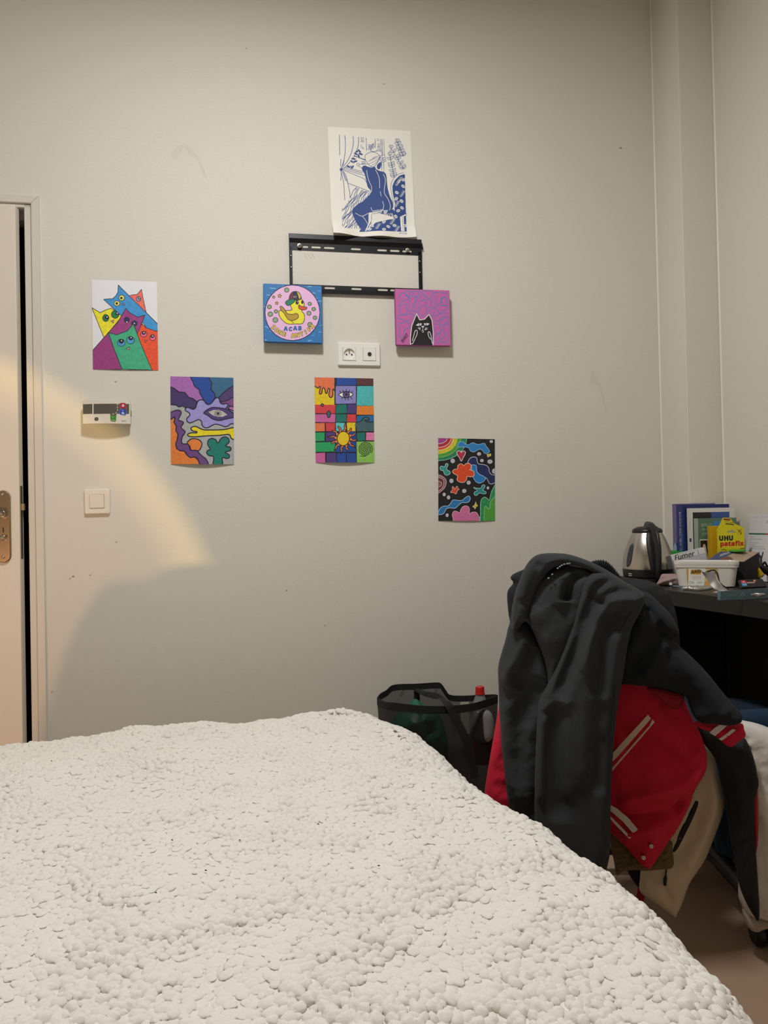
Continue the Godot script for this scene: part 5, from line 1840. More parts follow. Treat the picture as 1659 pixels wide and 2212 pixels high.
	var navy := weave(hexm("12171e", 0.95), 0.06, 0.02)
	f = [
		fold_of([0.1282, 0.7294, 0.0964, 0.7230, 0.0601, 0.6918, 0.0302, 0.6453], -0.016, 0.02, 0.014),
		fold_of([0.0975, 0.7682, 0.0616, 0.7562, 0.0354, 0.7139, 0.0198, 0.6678], 0.012, 0.018, 0.02),
		fold_of([0.1138, 0.7159, 0.0958, 0.7004, 0.0774, 0.6697, 0.0484, 0.6536], 0.014, 0.012, 0.03),
		fold_of([0.1207, 0.7086, 0.1577, 0.6576, 0.1976, 0.6075, 0.2271, 0.5722], 0.014, 0.03, 0.025),
		fold_of([0.0996, 0.7081, 0.1159, 0.6561, 0.1393, 0.6122, 0.1588, 0.5612], -0.014, 0.02, 0.02),
		fold_of([0.0298, 0.6301, 0.0589, 0.6426, 0.0872, 0.6362], 0.008, 0.015, 0.015),
		fold_of([0.0770, 0.8019, 0.0941, 0.7757, 0.1075, 0.7458, 0.1140, 0.7234], 0.012, 0.012, 0.014),
		fold_of([0.0587, 0.7827, 0.0763, 0.7716, 0.0899, 0.7492, 0.0964, 0.7230], -0.014, 0.010, 0.012),
		fold_of([0.0400, 0.7558, 0.0617, 0.7600, 0.0756, 0.7452], 0.012, 0.012, 0.012),
		fold_of([0.1717, 0.6655, 0.1979, 0.6222, 0.2172, 0.5790], -0.010, 0.012, 0.014)]
	mb = MB.new()
	mb.relief(lobe([0.0050, 0.8088, 0.0416, 0.8205, 0.0719, 0.8113, 0.0910, 0.7926, 0.1099, 0.7721, 0.1224, 0.7499, 0.1293, 0.7313, 0.1265, 0.7193, 0.1145, 0.7152, 0.1446, 0.6869, 0.1782, 0.6510, 0.2085, 0.6109, 0.2242, 0.5904, 0.2405, 0.5711, 0.2475, 0.5580, 0.2432, 0.5453, 0.2196, 0.5381, 0.1925, 0.5409, 0.1652, 0.5411, 0.1501, 0.5607, 0.1388, 0.5936, 0.1216, 0.6021, 0.0936, 0.6094, 0.0581, 0.6123, 0.0258, 0.6155, 0.0003, 0.6155, -0.0288, 0.6277, -0.0343, 0.7044, -0.0179, 0.7740]), 0.005, 0.045, 0.03, 0.045, f, lay(0.05), 0.005, 0.08)
	part("sweatshirt_body", mb, navy, nt)
	mb = MB.new()
	mb.relief(lobe([-0.2305, 0.8423, -0.2243, 0.8512, -0.2040, 0.8605, -0.1779, 0.8685, -0.1751, 0.8162, -0.2047, 0.7433, -0.2292, 0.7266, -0.2336, 0.7428, -0.2377, 0.7752, -0.2377, 0.8117, -0.2235, 0.8313]), 0.005, 0.03, 0.02, 0.03, [], lay(0.02))
	part("sweatshirt_collar", mb, navy, nt)
	mb = MB.new()
	var cuff := []
	for q in [Vector3(0.7544, 0.8696, 1.008), Vector3(0.7646, 0.8723, 1.0132), Vector3(0.7747, 0.8715, 1.0183), Vector3(0.783, 0.8644, 1.0226), Vector3(0.7895, 0.8557, 1.0259), Vector3(0.796, 0.8459, 1.0292), Vector3(0.8025, 0.8361, 1.0325)]:
		cuff.append(q)
	cuff = curve3(cuff, 6)
	var rr := []
	for i in cuff.size():
		rr.append(0.0105 + 0.0018 * (1 if i % 2 else -1))
	mb.tube(cuff, rr, 14)
	part("ribbed_cuff", mb, navy, nt)
	# --- red bomber jacket
	var rt := thing("bomber_jacket", "red varsity jacket with white striped hem hanging under the hoodie", "jacket", cp(Vector2(0.1, 0.15), 0.0))
	var red := weave(hexm("cc1636", 0.9), 0.05, 0.02)
	f = [
		fold_of([-0.0008, 0.4767, 0.0628, 0.4707, 0.1197, 0.4441, 0.1563, 0.3965], -0.018, 0.03, 0.03),
		fold_of([-0.0087, 0.3519, 0.0606, 0.3784, 0.1185, 0.3934, 0.1664, 0.4274], 0.020, 0.012, 0.02),
		fold_of([-0.0097, 0.3104, 0.0494, 0.3160, 0.0979, 0.3307, 0.1367, 0.3646], -0.020, 0.012, 0.014),
		fold_of([-0.0005, 0.2803, 0.0587, 0.3015, 0.1171, 0.3376], 0.014, 0.01, 0.016),
		fold_of([0.1741, 0.4381, 0.1558, 0.3763, 0.1260, 0.3131, 0.0762, 0.2269], 0.012, 0.012, 0.012),
		fold_of([0.0849, 0.5845, 0.1312, 0.5259, 0.1674, 0.4677], -0.02, 0.03, 0.02),
		fold_of([-0.2866, 0.4036, -0.2702, 0.5024, -0.2578, 0.5681], 0.01, 0.02, 0.02)]
	mb = MB.new()
	mb.relief(lobe([-0.2497, 0.5902, -0.1869, 0.6251, -0.0825, 0.6397, 0.0079, 0.6326, 0.0851, 0.5947, 0.1327, 0.5868, 0.1461, 0.5571, 0.1595, 0.5276, 0.1728, 0.4982, 0.1788, 0.4765, 0.1829, 0.4548, 0.1803, 0.4245, 0.1676, 0.4004, 0.1568, 0.3804, 0.1457, 0.3473, 0.1298, 0.3135, 0.1159, 0.2869, 0.0991, 0.2619, 0.0811, 0.2315, 0.0661, 0.2074, 0.0572, 0.1982, 0.0486, 0.2034, 0.0399, 0.2065, 0.0180, 0.2328, -0.0070, 0.2569, -0.0246, 0.2717, -0.0503, 0.2857, -0.1428, 0.2661, -0.2488, 0.2555, -0.3031, 0.2555, -0.3059, 0.3259, -0.2932, 0.4031, -0.2783, 0.4802, -0.2636, 0.5516]), 0.005, 0.035, 0.03, 0.05, f, lay(0.0), 0.006, 0.07)
	part("jacket_body", mb, red, rt)
	mb = MB.new()
	mb.relief(lobe([0.0581, 0.6104, 0.0936, 0.6083, 0.1216, 0.6009, 0.1361, 0.5953, 0.1307, 0.5745, 0.1172, 0.5645, 0.0998, 0.5729, 0.0791, 0.5925]), 0.004, 0.015, 0.01, 0.02, [], lay(0.05 - 0.002))
	part("collar", mb, weave(hexm("8f0c20", 0.9), 0.03, 0.03), rt)
	var cream := weave(hexm("d9c3a8", 0.85), 0.03, 0.02)
	mb = MB.new()
	mb.prism(flat([-0.0295, 0.4412, -0.0158, 0.4613, 0.0618, 0.5522, 0.0677, 0.5439, -0.0035, 0.4565, -0.0147, 0.4446, -0.0262, 0.4262]), 0.0016, ax(Vector3(0.891, 0, 0.454), Vector3(0, 1, 0), Vector3(-0.454, 0, 0.891), Vector3(0.80, 0, 1.02) + Vector3(-0.454, 0, 0.891) * 0.052))
	mb.prism(flat([-0.0265, 0.4109, -0.0150, 0.4316, 0.0648, 0.5291, 0.0705, 0.5425, 0.0750, 0.5368, -0.0152, 0.4248, -0.0247, 0.4103]), 0.0016, ax(Vector3(0.891, 0, 0.454), Vector3(0, 1, 0), Vector3(-0.454, 0, 0.891), Vector3(0.80, 0, 1.02) + Vector3(-0.454, 0, 0.891) * 0.052))
	part("pocket_welt", mb, cream, rt, "cream leather pocket edging")
	mb = MB.new()
	mb.prism(flat([-0.0298, 0.3519, -0.0192, 0.3468, -0.0062, 0.3403, 0.0153, 0.3233, 0.0354, 0.2998, 0.0265, 0.2890, 0.0042, 0.3146, -0.0195, 0.3337, -0.0301, 0.3385]), 0.0016, ax(Vector3(0.891, 0, 0.454), Vector3(0, 1, 0), Vector3(-0.454, 0, 0.891), Vector3(0.80, 0, 1.02) + Vector3(-0.454, 0, 0.891) * 0.042))
	mb.prism(flat([-0.0303, 0.3289, -0.0198, 0.3214, -0.0015, 0.3041, 0.0216, 0.2806, 0.0171, 0.2774, -0.0071, 0.3013, -0.0207, 0.3160, -0.0305, 0.3231]), 0.0016, ax(Vector3(0.891, 0, 0.454), Vector3(0, 1, 0), Vector3(-0.454, 0, 0.891), Vector3(0.80, 0, 1.02) + Vector3(-0.454, 0, 0.891) * 0.042))
	part("hem_stripe", mb, hexm("d8cfc6", 0.85), rt, "white stripes knitted into the hem")
	for q in [Vector3(0.8352, 0.267, 1.0873), Vector3(0.8225, 0.2389, 1.0764)]:
		mb = MB.new()
		mb.lathe([[0.0, 0.0015], [0.0012, 0.0012], [0.0024, 0.0026], [0.0044, 0.0022], [0.0055, 0.0], [0.0052, -0.012], [0.0, -0.012]], 20, Transform3D(Basis(Vector3(0.891, 0, 0.454), Vector3(-0.454, 0, 0.891), Vector3(0, -1, 0)), q))
		part("snap_button", mb, hexm("d8d4cc", 0.25, 1.0), rt)
	mb = MB.new()
	mb.relief(lobe([0.1568, 0.5372, 0.1880, 0.5353, 0.2222, 0.5329, 0.2495, 0.5382, 0.2533, 0.5262, 0.2559, 0.5117, 0.2418, 0.4997, 0.2245, 0.4867, 0.2044, 0.5021, 0.1875, 0.5159, 0.1642, 0.5245]), 0.004, 0.022, 0.02, 0.03, [], lay(0.03))
	part("sleeve_cuff", mb, red, rt)
	mb = MB.new()
	mb.prism(flat([0.1838, 0.5202, 0.1946, 0.5311, 0.2065, 0.5397, 0.2198, 0.5382, 0.1942, 0.5135, 0.1891, 0.5167]), 0.0016, ax(Vector3(0.891, 0, 0.454), Vector3(0, 1, 0), Vector3(-0.454, 0, 0.891), Vector3(0.80, 0, 1.02) + Vector3(-0.454, 0, 0.891) * 0.048))
	mb.prism(flat([0.2013, 0.5076, 0.2153, 0.5187, 0.2284, 0.5303, 0.2344, 0.5286, 0.2200, 0.5146, 0.2069, 0.5050]), 0.0016, ax(Vector3(0.891, 0, 0.454), Vector3(0, 1, 0), Vector3(-0.454, 0, 0.891), Vector3(0.80, 0, 1.02) + Vector3(-0.454, 0, 0.891) * 0.048))
	part("cuff_stripe", mb, hexm("d8cfc6", 0.85), rt, "white stripes round the cuff")
	# --- beige jacket, fur lining
	var bt := thing("beige_jacket", "beige jacket with black zipped pocket hanging lowest from the chair", "jacket", cp(Vector2(0.2, 0.05), -0.055))
	f = [
		fold_of([0.2107, 0.4336, 0.2039, 0.3507, 0.1782, 0.2761, 0.1375, 0.1889], 0.012, 0.02, 0.02),
		fold_of([0.1901, 0.3701, 0.1589, 0.2742, 0.1284, 0.2191], -0.008, 0.02, 0.02),
		fold_of([0.0578, 0.1534, 0.0873, 0.1412, 0.1111, 0.1076], -0.006, 0.008, 0.01)]
	mb = MB.new()
	mb.relief(lobe([0.1637, 0.4717, 0.1849, 0.4690, 0.2015, 0.4453, 0.2126, 0.3926, 0.2218, 0.3441, 0.2182, 0.3129, 0.2029, 0.2683, 0.1784, 0.2059, 0.1473, 0.1537, 0.1327, 0.1135, 0.1254, 0.0939, 0.1182, 0.0804, 0.1131, 0.0704, 0.0957, 0.0816, 0.0665, 0.1009, 0.0399, 0.1186, 0.0395, 0.1460, 0.0489, 0.1998, 0.0806, 0.2769, 0.1222, 0.3644, 0.1530, 0.4294]), 0.005, 0.022, 0.02, 0.03, f, lay(-0.055), 0.004, 0.06)
	part("beige_shell", mb, weave(hexm("cfc0a4", 0.85), 0.05, 0.015), bt)
	mb = MB.new()
	mb.relief(lobe([0.1591, 0.3429, 0.1667, 0.3399, 0.1583, 0.3133, 0.1419, 0.2765, 0.1255, 0.2415, 0.1146, 0.2245, 0.1094, 0.2286, 0.1114, 0.2372, 0.1208, 0.2632, 0.1353, 0.2907, 0.1499, 0.3217]), 0.0025, 0.004, 0.02, 0.008, [fold_of([0.1588, 0.3318, 0.1441, 0.2953, 0.1295, 0.2641, 0.1166, 0.2349], -0.005, 0.003, 0.003)], lay(-0.036))
	part("zipped_pocket", mb, hexm("0e0e10", 0.7), bt)
	mb = MB.new()
	mb.tube([Vector3(0.8998, 0.1933, 1.0372), Vector3(0.8956, 0.1763, 1.0395), Vector3(0.8936, 0.1699, 1.0407), Vector3(0.8924, 0.1543, 1.0401)], [0.0015, 0.0018, 0.004, 0.0035], 8)
	part("zip_pull", mb, hexm("0e0e10", 0.6), bt)
	mb = MB.new()
	mb.lathe([[0.0, 0.003], [0.004, 0.002], [0.005, 0.0], [0.0045, -0.01], [0.0, -0.01]], 16, Transform3D(Basis(Vector3(0.891, 0, 0.454), Vector3(-0.454, 0, 0.891), Vector3(0, -1, 0)), Vector3(0.9142, 0.0928, 1.0311)))
	part("black_stud", mb, hexm("0c0c0c", 0.5), bt)
	mb = MB.new()
	mb.relief(lobe([0.0102, 0.1630, 0.0546, 0.1745, 0.0587, 0.1343, 0.0419, 0.1130, 0.0278, 0.1241]), 0.004, 0.01, 0.01, 0.01, [], lay(-0.085))
	part("black_lining", mb, hexm("0f1012", 0.85), bt)
	mb = MB.new()
	mb.tube([Vector3(0.8821, 0.1176, 0.9608), Vector3(0.8779, 0.0858, 0.9564), Vector3(0.8722, 0.0531, 0.9502)], 0.009, 8, 0.2, Vector3(-0.454, 0, 0.891))
	part("red_tape", mb, hexm("9a1420", 0.8), bt, "red tape hanging from the hem")
	mb = MB.new()
	mb.relief(lobe([-0.0226, 0.2701, 0.0093, 0.2628, 0.0584, 0.2472, 0.1052, 0.2572, 0.1095, 0.2321, 0.1096, 0.1993, 0.0814, 0.1909, 0.0519, 0.1844, 0.0223, 0.1831, 0.0023, 0.1766, -0.0110, 0.1667, -0.0163, 0.1974, -0.0216, 0.2283]), 0.003, 0.014, 0.012, 0.015, [], lay(-0.02), 0.012, 0.012)
	part("fur_lining", mb, grain(hexm("84704e", 0.98), 0.02, 0.3), bt, "brown fur lining")
	mb = MB.new()
	for i in 7:
		var p: Vector3 = Vector3(0.8066, 0.1739, 1.0009).lerp(Vector3(0.7946, 0.1577, 0.9948), i / 6.0)
		mb.box(p, Vector3(0.0035, 0.002, 0.002), 0.0004, Basis(Vector3.BACK, 0.8))
	part("zip_teeth", mb, hexm("b8a88c", 0.5), bt)
	# --- dark blue fleece lying behind
	var ft := MB.new()
	ft.relief(lobe([0.1924, 0.5113, 0.2423, 0.5216, 0.2815, 0.5290, 0.3346, 0.5350, 0.4052, 0.5336, 0.4055, 0.3621, 0.3957, 0.1537, 0.3204, 0.1552, 0.2727, 0.1728, 0.2515, 0.1811, 0.2243, 0.1919, 0.2097, 0.2010, 0.2062, 0.2596, 0.1996, 0.3986]), 0.008, 0.02, 0.02, 0.03, [], lay(-0.13), 0.004, 0.06)
	solo("blue_fleece", ft, weave(hexm("092a42", 0.9), 0.04, 0.03), "dark blue garment behind the white track jacket, its top edge under the desk", "garment")
	# --- track jacket: white nylon with navy panel and red piping
	var kt := thing("track_jacket", "crinkled white nylon track jacket with navy panel and red piping at right edge", "jacket", cp(Vector2(0.35, 0.05), -0.06))
	f = []
	var rng := RandomNumberGenerator.new()
	rng.seed = 12
	for i in 16:
		var x := 1602.0 + rng.randf() * 90.0
		var y := 1585.0 + rng.randf() * 360.0
		var L := 40.0 + rng.randf() * 60.0
		var a := px_cloth(x, y)
		var b := px_cloth(x + rng.randf_range(-14, 22), y + L)
		f.append([PackedVector2Array([a, a.lerp(b, 0.5) + Vector2(0.004, 0), b]), rng.randf_range(-0.007, 0.007), 0.007, 0.012])
	mb = MB.new()
	mb.relief(lobe([0.2421, 0.5248, 0.2655, 0.5220, 0.2979, 0.5157, 0.3343, 0.5017, 0.3702, 0.4838, 0.3754, 0.3339, 0.3671, 0.1829, 0.3560, 0.0964, 0.3329, 0.0803, 0.3056, 0.0846, 0.2781, 0.0890, 0.2615, 0.0969, 0.2508, 0.1179, 0.2458, 0.1428, 0.2534, 0.2203, 0.2653, 0.3236, 0.2584, 0.4253]), 0.004, 0.03, 0.02, 0.04, f, lay(-0.06), 0.004, 0.06)
	var nyl := hexm("d6d2ca", 0.45)
	part("white_shell", mb, nyl, kt)
	mb = MB.new()
	mb.relief(lobe([0.2536, 0.1086, 0.2774, 0.0955, 0.3233, 0.0976, 0.3551, 0.1039, 0.3517, 0.0775, 0.3317, 0.0707, 0.3118, 0.0749, 0.2952, 0.0716, 0.2821, 0.0638, 0.2674, 0.0658, 0.2566, 0.0805]), 0.003, 0.022, 0.02, 0.015, [], lay(-0.055))
	part("elastic_cuff", mb, weave(hexm("a99d8c", 0.8), 0.02, 0.04), kt)
	mb = MB.new()
	f = [
		fold_of([0.2297, 0.4459, 0.2414, 0.3565, 0.2522, 0.2376, 0.2677, 0.1300], 0.012, 0.02, 0.02),
		fold_of([0.2686, 0.3490, 0.2491, 0.2972, 0.2299, 0.2652], 0.006, 0.006, 0.008),
		fold_of([0.2719, 0.2995, 0.2527, 0.2577, 0.2379, 0.2160], 0.005, 0.006, 0.008),
		fold_of([0.2146, 0.3944, 0.2426, 0.4067, 0.2744, 0.3993], -0.006, 0.01, 0.01)]
	mb.relief(lobe([0.1564, 0.5119, 0.1707, 0.5148, 0.1864, 0.5015, 0.2170, 0.4954, 0.2400, 0.4868, 0.2595, 0.4961, 0.2725, 0.4710, 0.2792, 0.4475, 0.2863, 0.4043, 0.2840, 0.3822, 0.2779, 0.3578, 0.2756, 0.3009, 0.2779, 0.2464, 0.2801, 0.1911, 0.2814, 0.1318, 0.2797, 0.1018, 0.2700, 0.1124, 0.2561, 0.1384, 0.2458, 0.1650, 0.2392, 0.1962, 0.2338, 0.2356, 0.2258, 0.2849, 0.2198, 0.3446, 0.2126, 0.3892, 0.2053, 0.4340, 0.1928, 0.4584, 0.1746, 0.4825]), 0.0045, 0.024, 0.02, 0.03, f, lay(-0.02), 0.005, 0.05)
	var nn := hexm("0b0d12", 0.85)
	part("navy_panel", mb, nn, kt)
	mb = MB.new()
	mb.relief(lobe([0.2827, 0.3889, 0.2862, 0.3813, 0.2859, 0.3338, 0.2844, 0.2743, 0.2801, 0.2462, 0.2765, 0.2478, 0.2743, 0.3030, 0.2732, 0.3326, 0.2748, 0.3605]), 0.0025, 0.008, 0.01, 0.008, [], lay(-0.03))
	part("red_piping", mb, hexm("a3121f", 0.6), kt)

func px_cloth(x: float, y: float) -> Vector2:
	# a spot on the track jacket, from its place along and down the garment
	return Vector2(0.2597 + (x - 1600.0) * 0.000924, 0.4766 - (y - 1600.0) * 0.001025)

# ---------------------------------------------------------------- desk
const DT := 0.76

func desk() -> void:
	var blk := grain(hexm("141315", 0.42), 0.2, 0.01)
	var t := thing("desk", "black desk along the right wall with a thick top", "desk", Vector3(1.4, 0, 0.7))
	var F := ax(Vector3(1, 0, 0), Vector3(0, 0, 1), Vector3(0, -1, 0), Vector3(0, DT, 0))
	var mb := MB.new()
	mb.prism(flat([1.113, 0.02, 1.528, 0.02, 1.528, 0.178, 1.664, 0.178, 1.664, 1.3, 1.302, 1.3]), 0.042, F, 0.0)
	part("desk_top", mb, blk, t)
	mb = MB.new()
	mb.box(Vector3(1.645, 0.359, 0.74), Vector3(0.02, 0.716, 1.1), 0.002)
	part("dark_back_panel", mb, hexm("0a0a0b", 0.6), t)  # blacker than the desk, so its colour carries the shade underneath
	mb = MB.new()
	mb.box(Vector3(1.40, 0.359, 0.2), Vector3(0.46, 0.716, 0.02), 0.002)
	part("dark_back_panel", mb, hexm("0a0a0b", 0.6), t)  # near-black panel added to keep the space under the desk dark
	mb = MB.new()
	mb.box(Vector3(1.35, 0.359, 0.05), Vector3(0.34, 0.716, 0.03), 0.002)
	part("end_panel", mb, blk, t)
	mb = MB.new()
	mb.box(Vector3(1.50, 0.359, 1.27), Vector3(0.3, 0.716, 0.03), 0.002)
	part("end_panel", mb, blk, t)

func booklike(called: String, x0: float, x1: float, y1: float, z0: float, z1: float, cover: Texture2D, spine: Texture2D, pages: String, edge: String, label: String, cat: String, group: String, lean := 0.0) -> Node3D:
	# cover towards +z, spine towards -x; leans back about its foot
	var y0 := DT + 0.001
	var t := thing(called, label, cat, Vector3((x0 + x1) / 2, y0, (z0 + z1) / 2), group)
	var B := Basis(Vector3.RIGHT, -lean)
	var O := Vector3(x0, y0, z1)
	var X := Transform3D(B, O)
	var w := x1 - x0
	var h := (y1 - y0) / cos(lean)
	var d := z1 - z0
	var mb := MB.new()
	mb.box(X * Vector3(w / 2 - 0.001, h / 2, -d / 2), Vector3(w - 0.004, h - 0.005, d - 0.002), 0.0005, B)
	part("pages", mb, hexm(pages, 0.8), t)
	mb = MB.new()
	mb.prism(flat([0, 0, w, 0, w, h, 0, h]), 0.001, X * Transform3D(Basis(), Vector3(0, 0, -0.001)), 0.0, Rect2(0, 0, w, h))
	part("front_cover", mb, mat(Color.WHITE, 0.4, 0.0, cover), t)
	mb = MB.new()
	mb.prism(flat([0, 0, w, 0, w, h, 0, h]), 0.001, X * Transform3D(Basis(), Vector3(0, 0, -d)))
	part("back_cover", mb, hexm(edge, 0.45), t)
	mb = MB.new()
	mb.prism(flat([0, 0, d, 0, d, h, 0, h]), 0.001, X * ax(Vector3(0, 0, 1), Vector3(0, 1, 0), Vector3(-1, 0, 0), Vector3(0, 0, -d)), 0.0, Rect2(0, 0, d, h))
	part("spine", mb, mat(Color.WHITE, 0.4, 0.0, spine), t)
	return t

func sheet_art(w: int, h: int, bg: String) -> Art:
	return Art.new(w, h, bg, Vector2(0, 0), Vector2(w, 0), Vector2(0, h), 1.1)

func desk_things() -> void:
	kettle()
	# ---- books leaning against the column
	var s := sheet_art(60, 400, "6d5f8e")
	s.rect(0, 210, 60, 400, "27457e")
	s.disc(30, 250, 24, 40, "8ba4c4")
	booklike("magazine", 1.462, 1.612, 1.02, 0.176, 0.2, s.tex(), s.tex(), "e8e4dc", "5d5580", "purple and blue magazine at the far left of the leaning books", "magazine", "books leaning on the desk")
	var cov := sheet_art(240, 400, "1a2a66")
	cov.text("GRISHA STEWART, M.A., CPDT-KA", 128, 40, 13, "b8c0d8", 0.0, 190)
	cov.rect(20, 90, 220, 300, "22357c")
	s = sheet_art(60, 400, "1b2c6c")
	s.text("BEHAVIOR ADJUSTMENT TRAINING 2.0", 30, 190, 20, "c4cce4", PI / 2, 300)
	s.rect(40, 150, 60, 400, "2a4a86")
	booklike("book", 1.463, 1.642, 1.016, 0.204, 0.235, cov.tex(), s.tex(), "eceae2", "1a2a66", "tall dark blue book with a lettered spine behind the white book", "book", "books leaning on the desk")
	cov = sheet_art(260, 400, "dcd9d2")
	cov.rect(0, 24, 226, 400, "23252c")
	cov.rect(114, 24, 226, 400, "3d5a98")
	s = sheet_art(50, 400, "d8d5cd")
	s.text("— — — — —", 26, 90, 10, "6a6c74", PI / 2, 60)
	s.rect(18, 170, 36, 190, "3a3c48")
	s.text("- - - - - - - -", 26, 260, 9, "7a7c84", PI / 2, 90)
	booklike("book", 1.476, 1.635, 1.003, 0.242, 0.275, cov.tex(), s.tex(), "e6e3da", "dcd9d2", "white book with a dark and blue square on its cover", "book", "books leaning on the desk")
	cov = sheet_art(260, 330, "5b7d68")
	cov.text("BIEN LEVER UN", 88, 36, 15, "b9cab8", 0.0, 130)
	cov.text("DE SON CHIEN", 88, 60, 15, "b9cab8", 0.0, 125)
	cov.text("SEREINE T", 70, 84, 15, "b9cab8", 0.0, 90)
	cov.disc(130, 40, 40, 26, "3d86c4")
	cov.rect(8, 112, 96, 262, "e4e2dc")
	cov.rect(12, 118, 92, 256, "2a211f")
	cov.rect(58, 118, 92, 165, "b9b0a2")
	cov.shape([28, 150, 44, 140, 56, 190, 66, 240, 50, 256, 40, 220], "d2c4b4", 0.0)
	cov.rect(18, 268, 100, 330, "5c7cae")
	cov.disc(62, 296, 14, 26, "2c2a30")
	s = sheet_art(30, 330, "9aa79c")
	booklike("book", 1.469, 1.612, 0.968, 0.292, 0.315, cov.tex(), s.tex(), "e2e0d6", "5b7d68", "green book with photographs on its cover in front of the white book", "book", "books leaning on the desk")
	# ---- yellow boxes
	cov = sheet_art(100, 300, "dcae18")
	for i in 3:
		cov.disc(68, 120 + i * 40, 9, 12, "", 3, "8a6a20")
	cov.rect(60, 70, 90, 96, "2a2418")
	cov.disc(74, 262, 18, 20, "5a3020")
	var mb := MB.new()
	box_with_print("small_box", 1.498, 1.534, 0.942, 0.321, 0.34, cov.tex(), "cfa416", "narrow dark yellow box between the green book and the bright yellow box", "box")
	hang_box()
	# ---- paper on the right
	var pa := sheet_art(420, 594, "d8d5d8")
	pa.text("— — —   — — —", 110, 30, 10, "8a8a90", 0.0, 150)
	pa.text("--- --", 45, 48, 9, "9a9aa0", 0.0, 50)
	pa.text("yanuel", 215, 70, 22, "6a706c", 0.0, 90, false, false, 0.2)
	pa.text("Ld", 215, 132, 34, "b03a4a", 0.0, 40)
	pa.rect(0, 176, 176, 190, "2c6a48")
	pa.rect(176, 176, 420, 190, "c23a4e")
	for i in 9:
		pa.rect(14, 212 + i * 17, [60, 150, 40, 120, 90, 180, 200, 50, 0][i], 216 + i * 17, "9a999c")
	mb = MB.new()
	var pz0: float = 0.302
	mb.sheet(8, 10, func(u: float, v: float) -> Vector3: return Vector3(1.6665 - 0.05 * v * v - 0.004 * sin(PI * u), 0.979 - v * (0.979 - DT - 0.002), pz0 + u * 0.21 + 0.012 * (1.0 - v)), 0.0008)
	solo("letter", mb, mat(Color.WHITE, 0.7, 0.0, pa.tex()), "white printed sheet with a green and red line leaning on the right wall", "paper")
	green_things()
	tub()
	packets()

func box_with_print(called: String, x0: float, x1: float, y1: float, z0: float, z1: float, art: Texture2D, c: String, label: String, cat: String) -> void:
	var y0 := DT + 0.001
	var t := thing(called, label, cat, Vector3((x0 + x1) / 2, y0, (z0 + z1) / 2))
	var mb := MB.new()
	mb.box(Vector3((x0 + x1) / 2, (y0 + y1) / 2, (z0 + z1) / 2), Vector3(x1 - x0, y1 - y0, z1 - z0), 0.001)
	part("carton", mb, hexm(c, 0.5), t)
	mb = MB.new()
	var w := x1 - x0 - 0.002
	var h := y1 - y0 - 0.002
	mb.prism(flat([0, 0, w, 0, w, h, 0, h]), 0.0006, Transform3D(Basis(), Vector3(x0 + 0.001, y0 + 0.001, z1 - 0.0002)), 0.0, Rect2(0, 0, w, h))
	part("printed_front", mb, mat(Color.WHITE, 0.5, 0.0, art), t)

# bright yellow carton with a hanging flap
func hang_box() -> void:
	var z := 0.372
	var x0: float = 1.504
	var x1: float = 1.599
	var ys: float = 0.938
	var ysr: float = 0.933
	var yt: float = 0.969
	var y0 := DT + 0.001
	var t := thing("hang_box", "bright yellow adhesive putty box with a hanging flap and red lettering", "box", Vector3((x0 + x1) / 2, y0, z - 0.012))
	var w := x1 - x0
	var mb := MB.new()
	mb.box(Vector3((x0 + x1) / 2, (y0 + ysr) / 2, z - 0.005), Vector3(w, ysr - y0, 0.008), 0.0008)
	part("carton", mb, hexm("d9cf12", 0.45), t)
	# front card with its flap; drawing units are the photograph's tenths of a pixel
	var a := Art.new(440, 620, "e0d411", Vector2(1552, 1118), Vector2(1608, 1118), Vector2(1552, 1230), 1.1)
	a.shape([1564, 1120, 1578, 1121, 1577, 1125, 1566, 1123.5], "a04020", 0.0)
	a.text("Original", 1570, 1127.5, 2.2, "2a2410", 0.08, 9)
	a.text("mm", 1581, 1129, 2.6, "1c180c", 0.1, 7, true)
	a.shape([1568, 1131, 1572, 1130.2, 1578, 1131, 1586, 1132.5, 1585, 1135, 1577, 1133.6, 1569, 1133], "5c5420", 0.0)
	a.shape([1571, 1150, 1574, 1146.5, 1578, 1146.5, 1580, 1144.8, 1584, 1144.8, 1586, 1147.5, 1590, 1148.5, 1589, 1151, 1580, 1150.2], "a8a48c", 0.0)
	a.line([1593, 1144, 1601, 1154], 0.8, "a03020")
	a.line([1602, 1143, 1594, 1153], 0.8, "a03020")
	a.line([1596, 1146, 1600, 1148, 1602, 1152, 1599, 1155], 1.0, "3c2c18")
	a.text("UHU", 1568.5, 1162.2, 9.6, "141210", 0.0, 29, true, false, 0.0, 1.0)
	a.text("patafix", 1581, 1175.5, 9.2, "c8261a", 0.0, 50, true, false, 0.0, 0.9)
	a.line([1558, 1188, 1563, 1186, 1568, 1190, 1564, 1196], 1.2, "5a7a20")
	a.shape([1597, 1185.5, 1608, 1184.5, 1608, 1187.5, 1597, 1188], "c0402a", 0.0)
	mb = MB.new()
	var hgt: float = 0.969 - 0.798
	var fl := flat([0, y0 - 0.0, w, y0, w, ysr, w - 0.002, ysr + 0.002, w * 0.62, ysr + (yt - ysr) * 0.45, w * 0.48, yt - 0.003, w * 0.40, yt - 0.001, w * 0.2, yt, w * 0.16, yt - 0.006, 0, ys - 0.002])
	mb.prism(fl, 0.0008, Transform3D(Basis(), Vector3(x0, 0, z - 0.001)), 0.0, Rect2(0, 0.798, w, hgt))
	part("front_card", mb, mat(Color.WHITE, 0.4, 0.0, a.tex()), t)

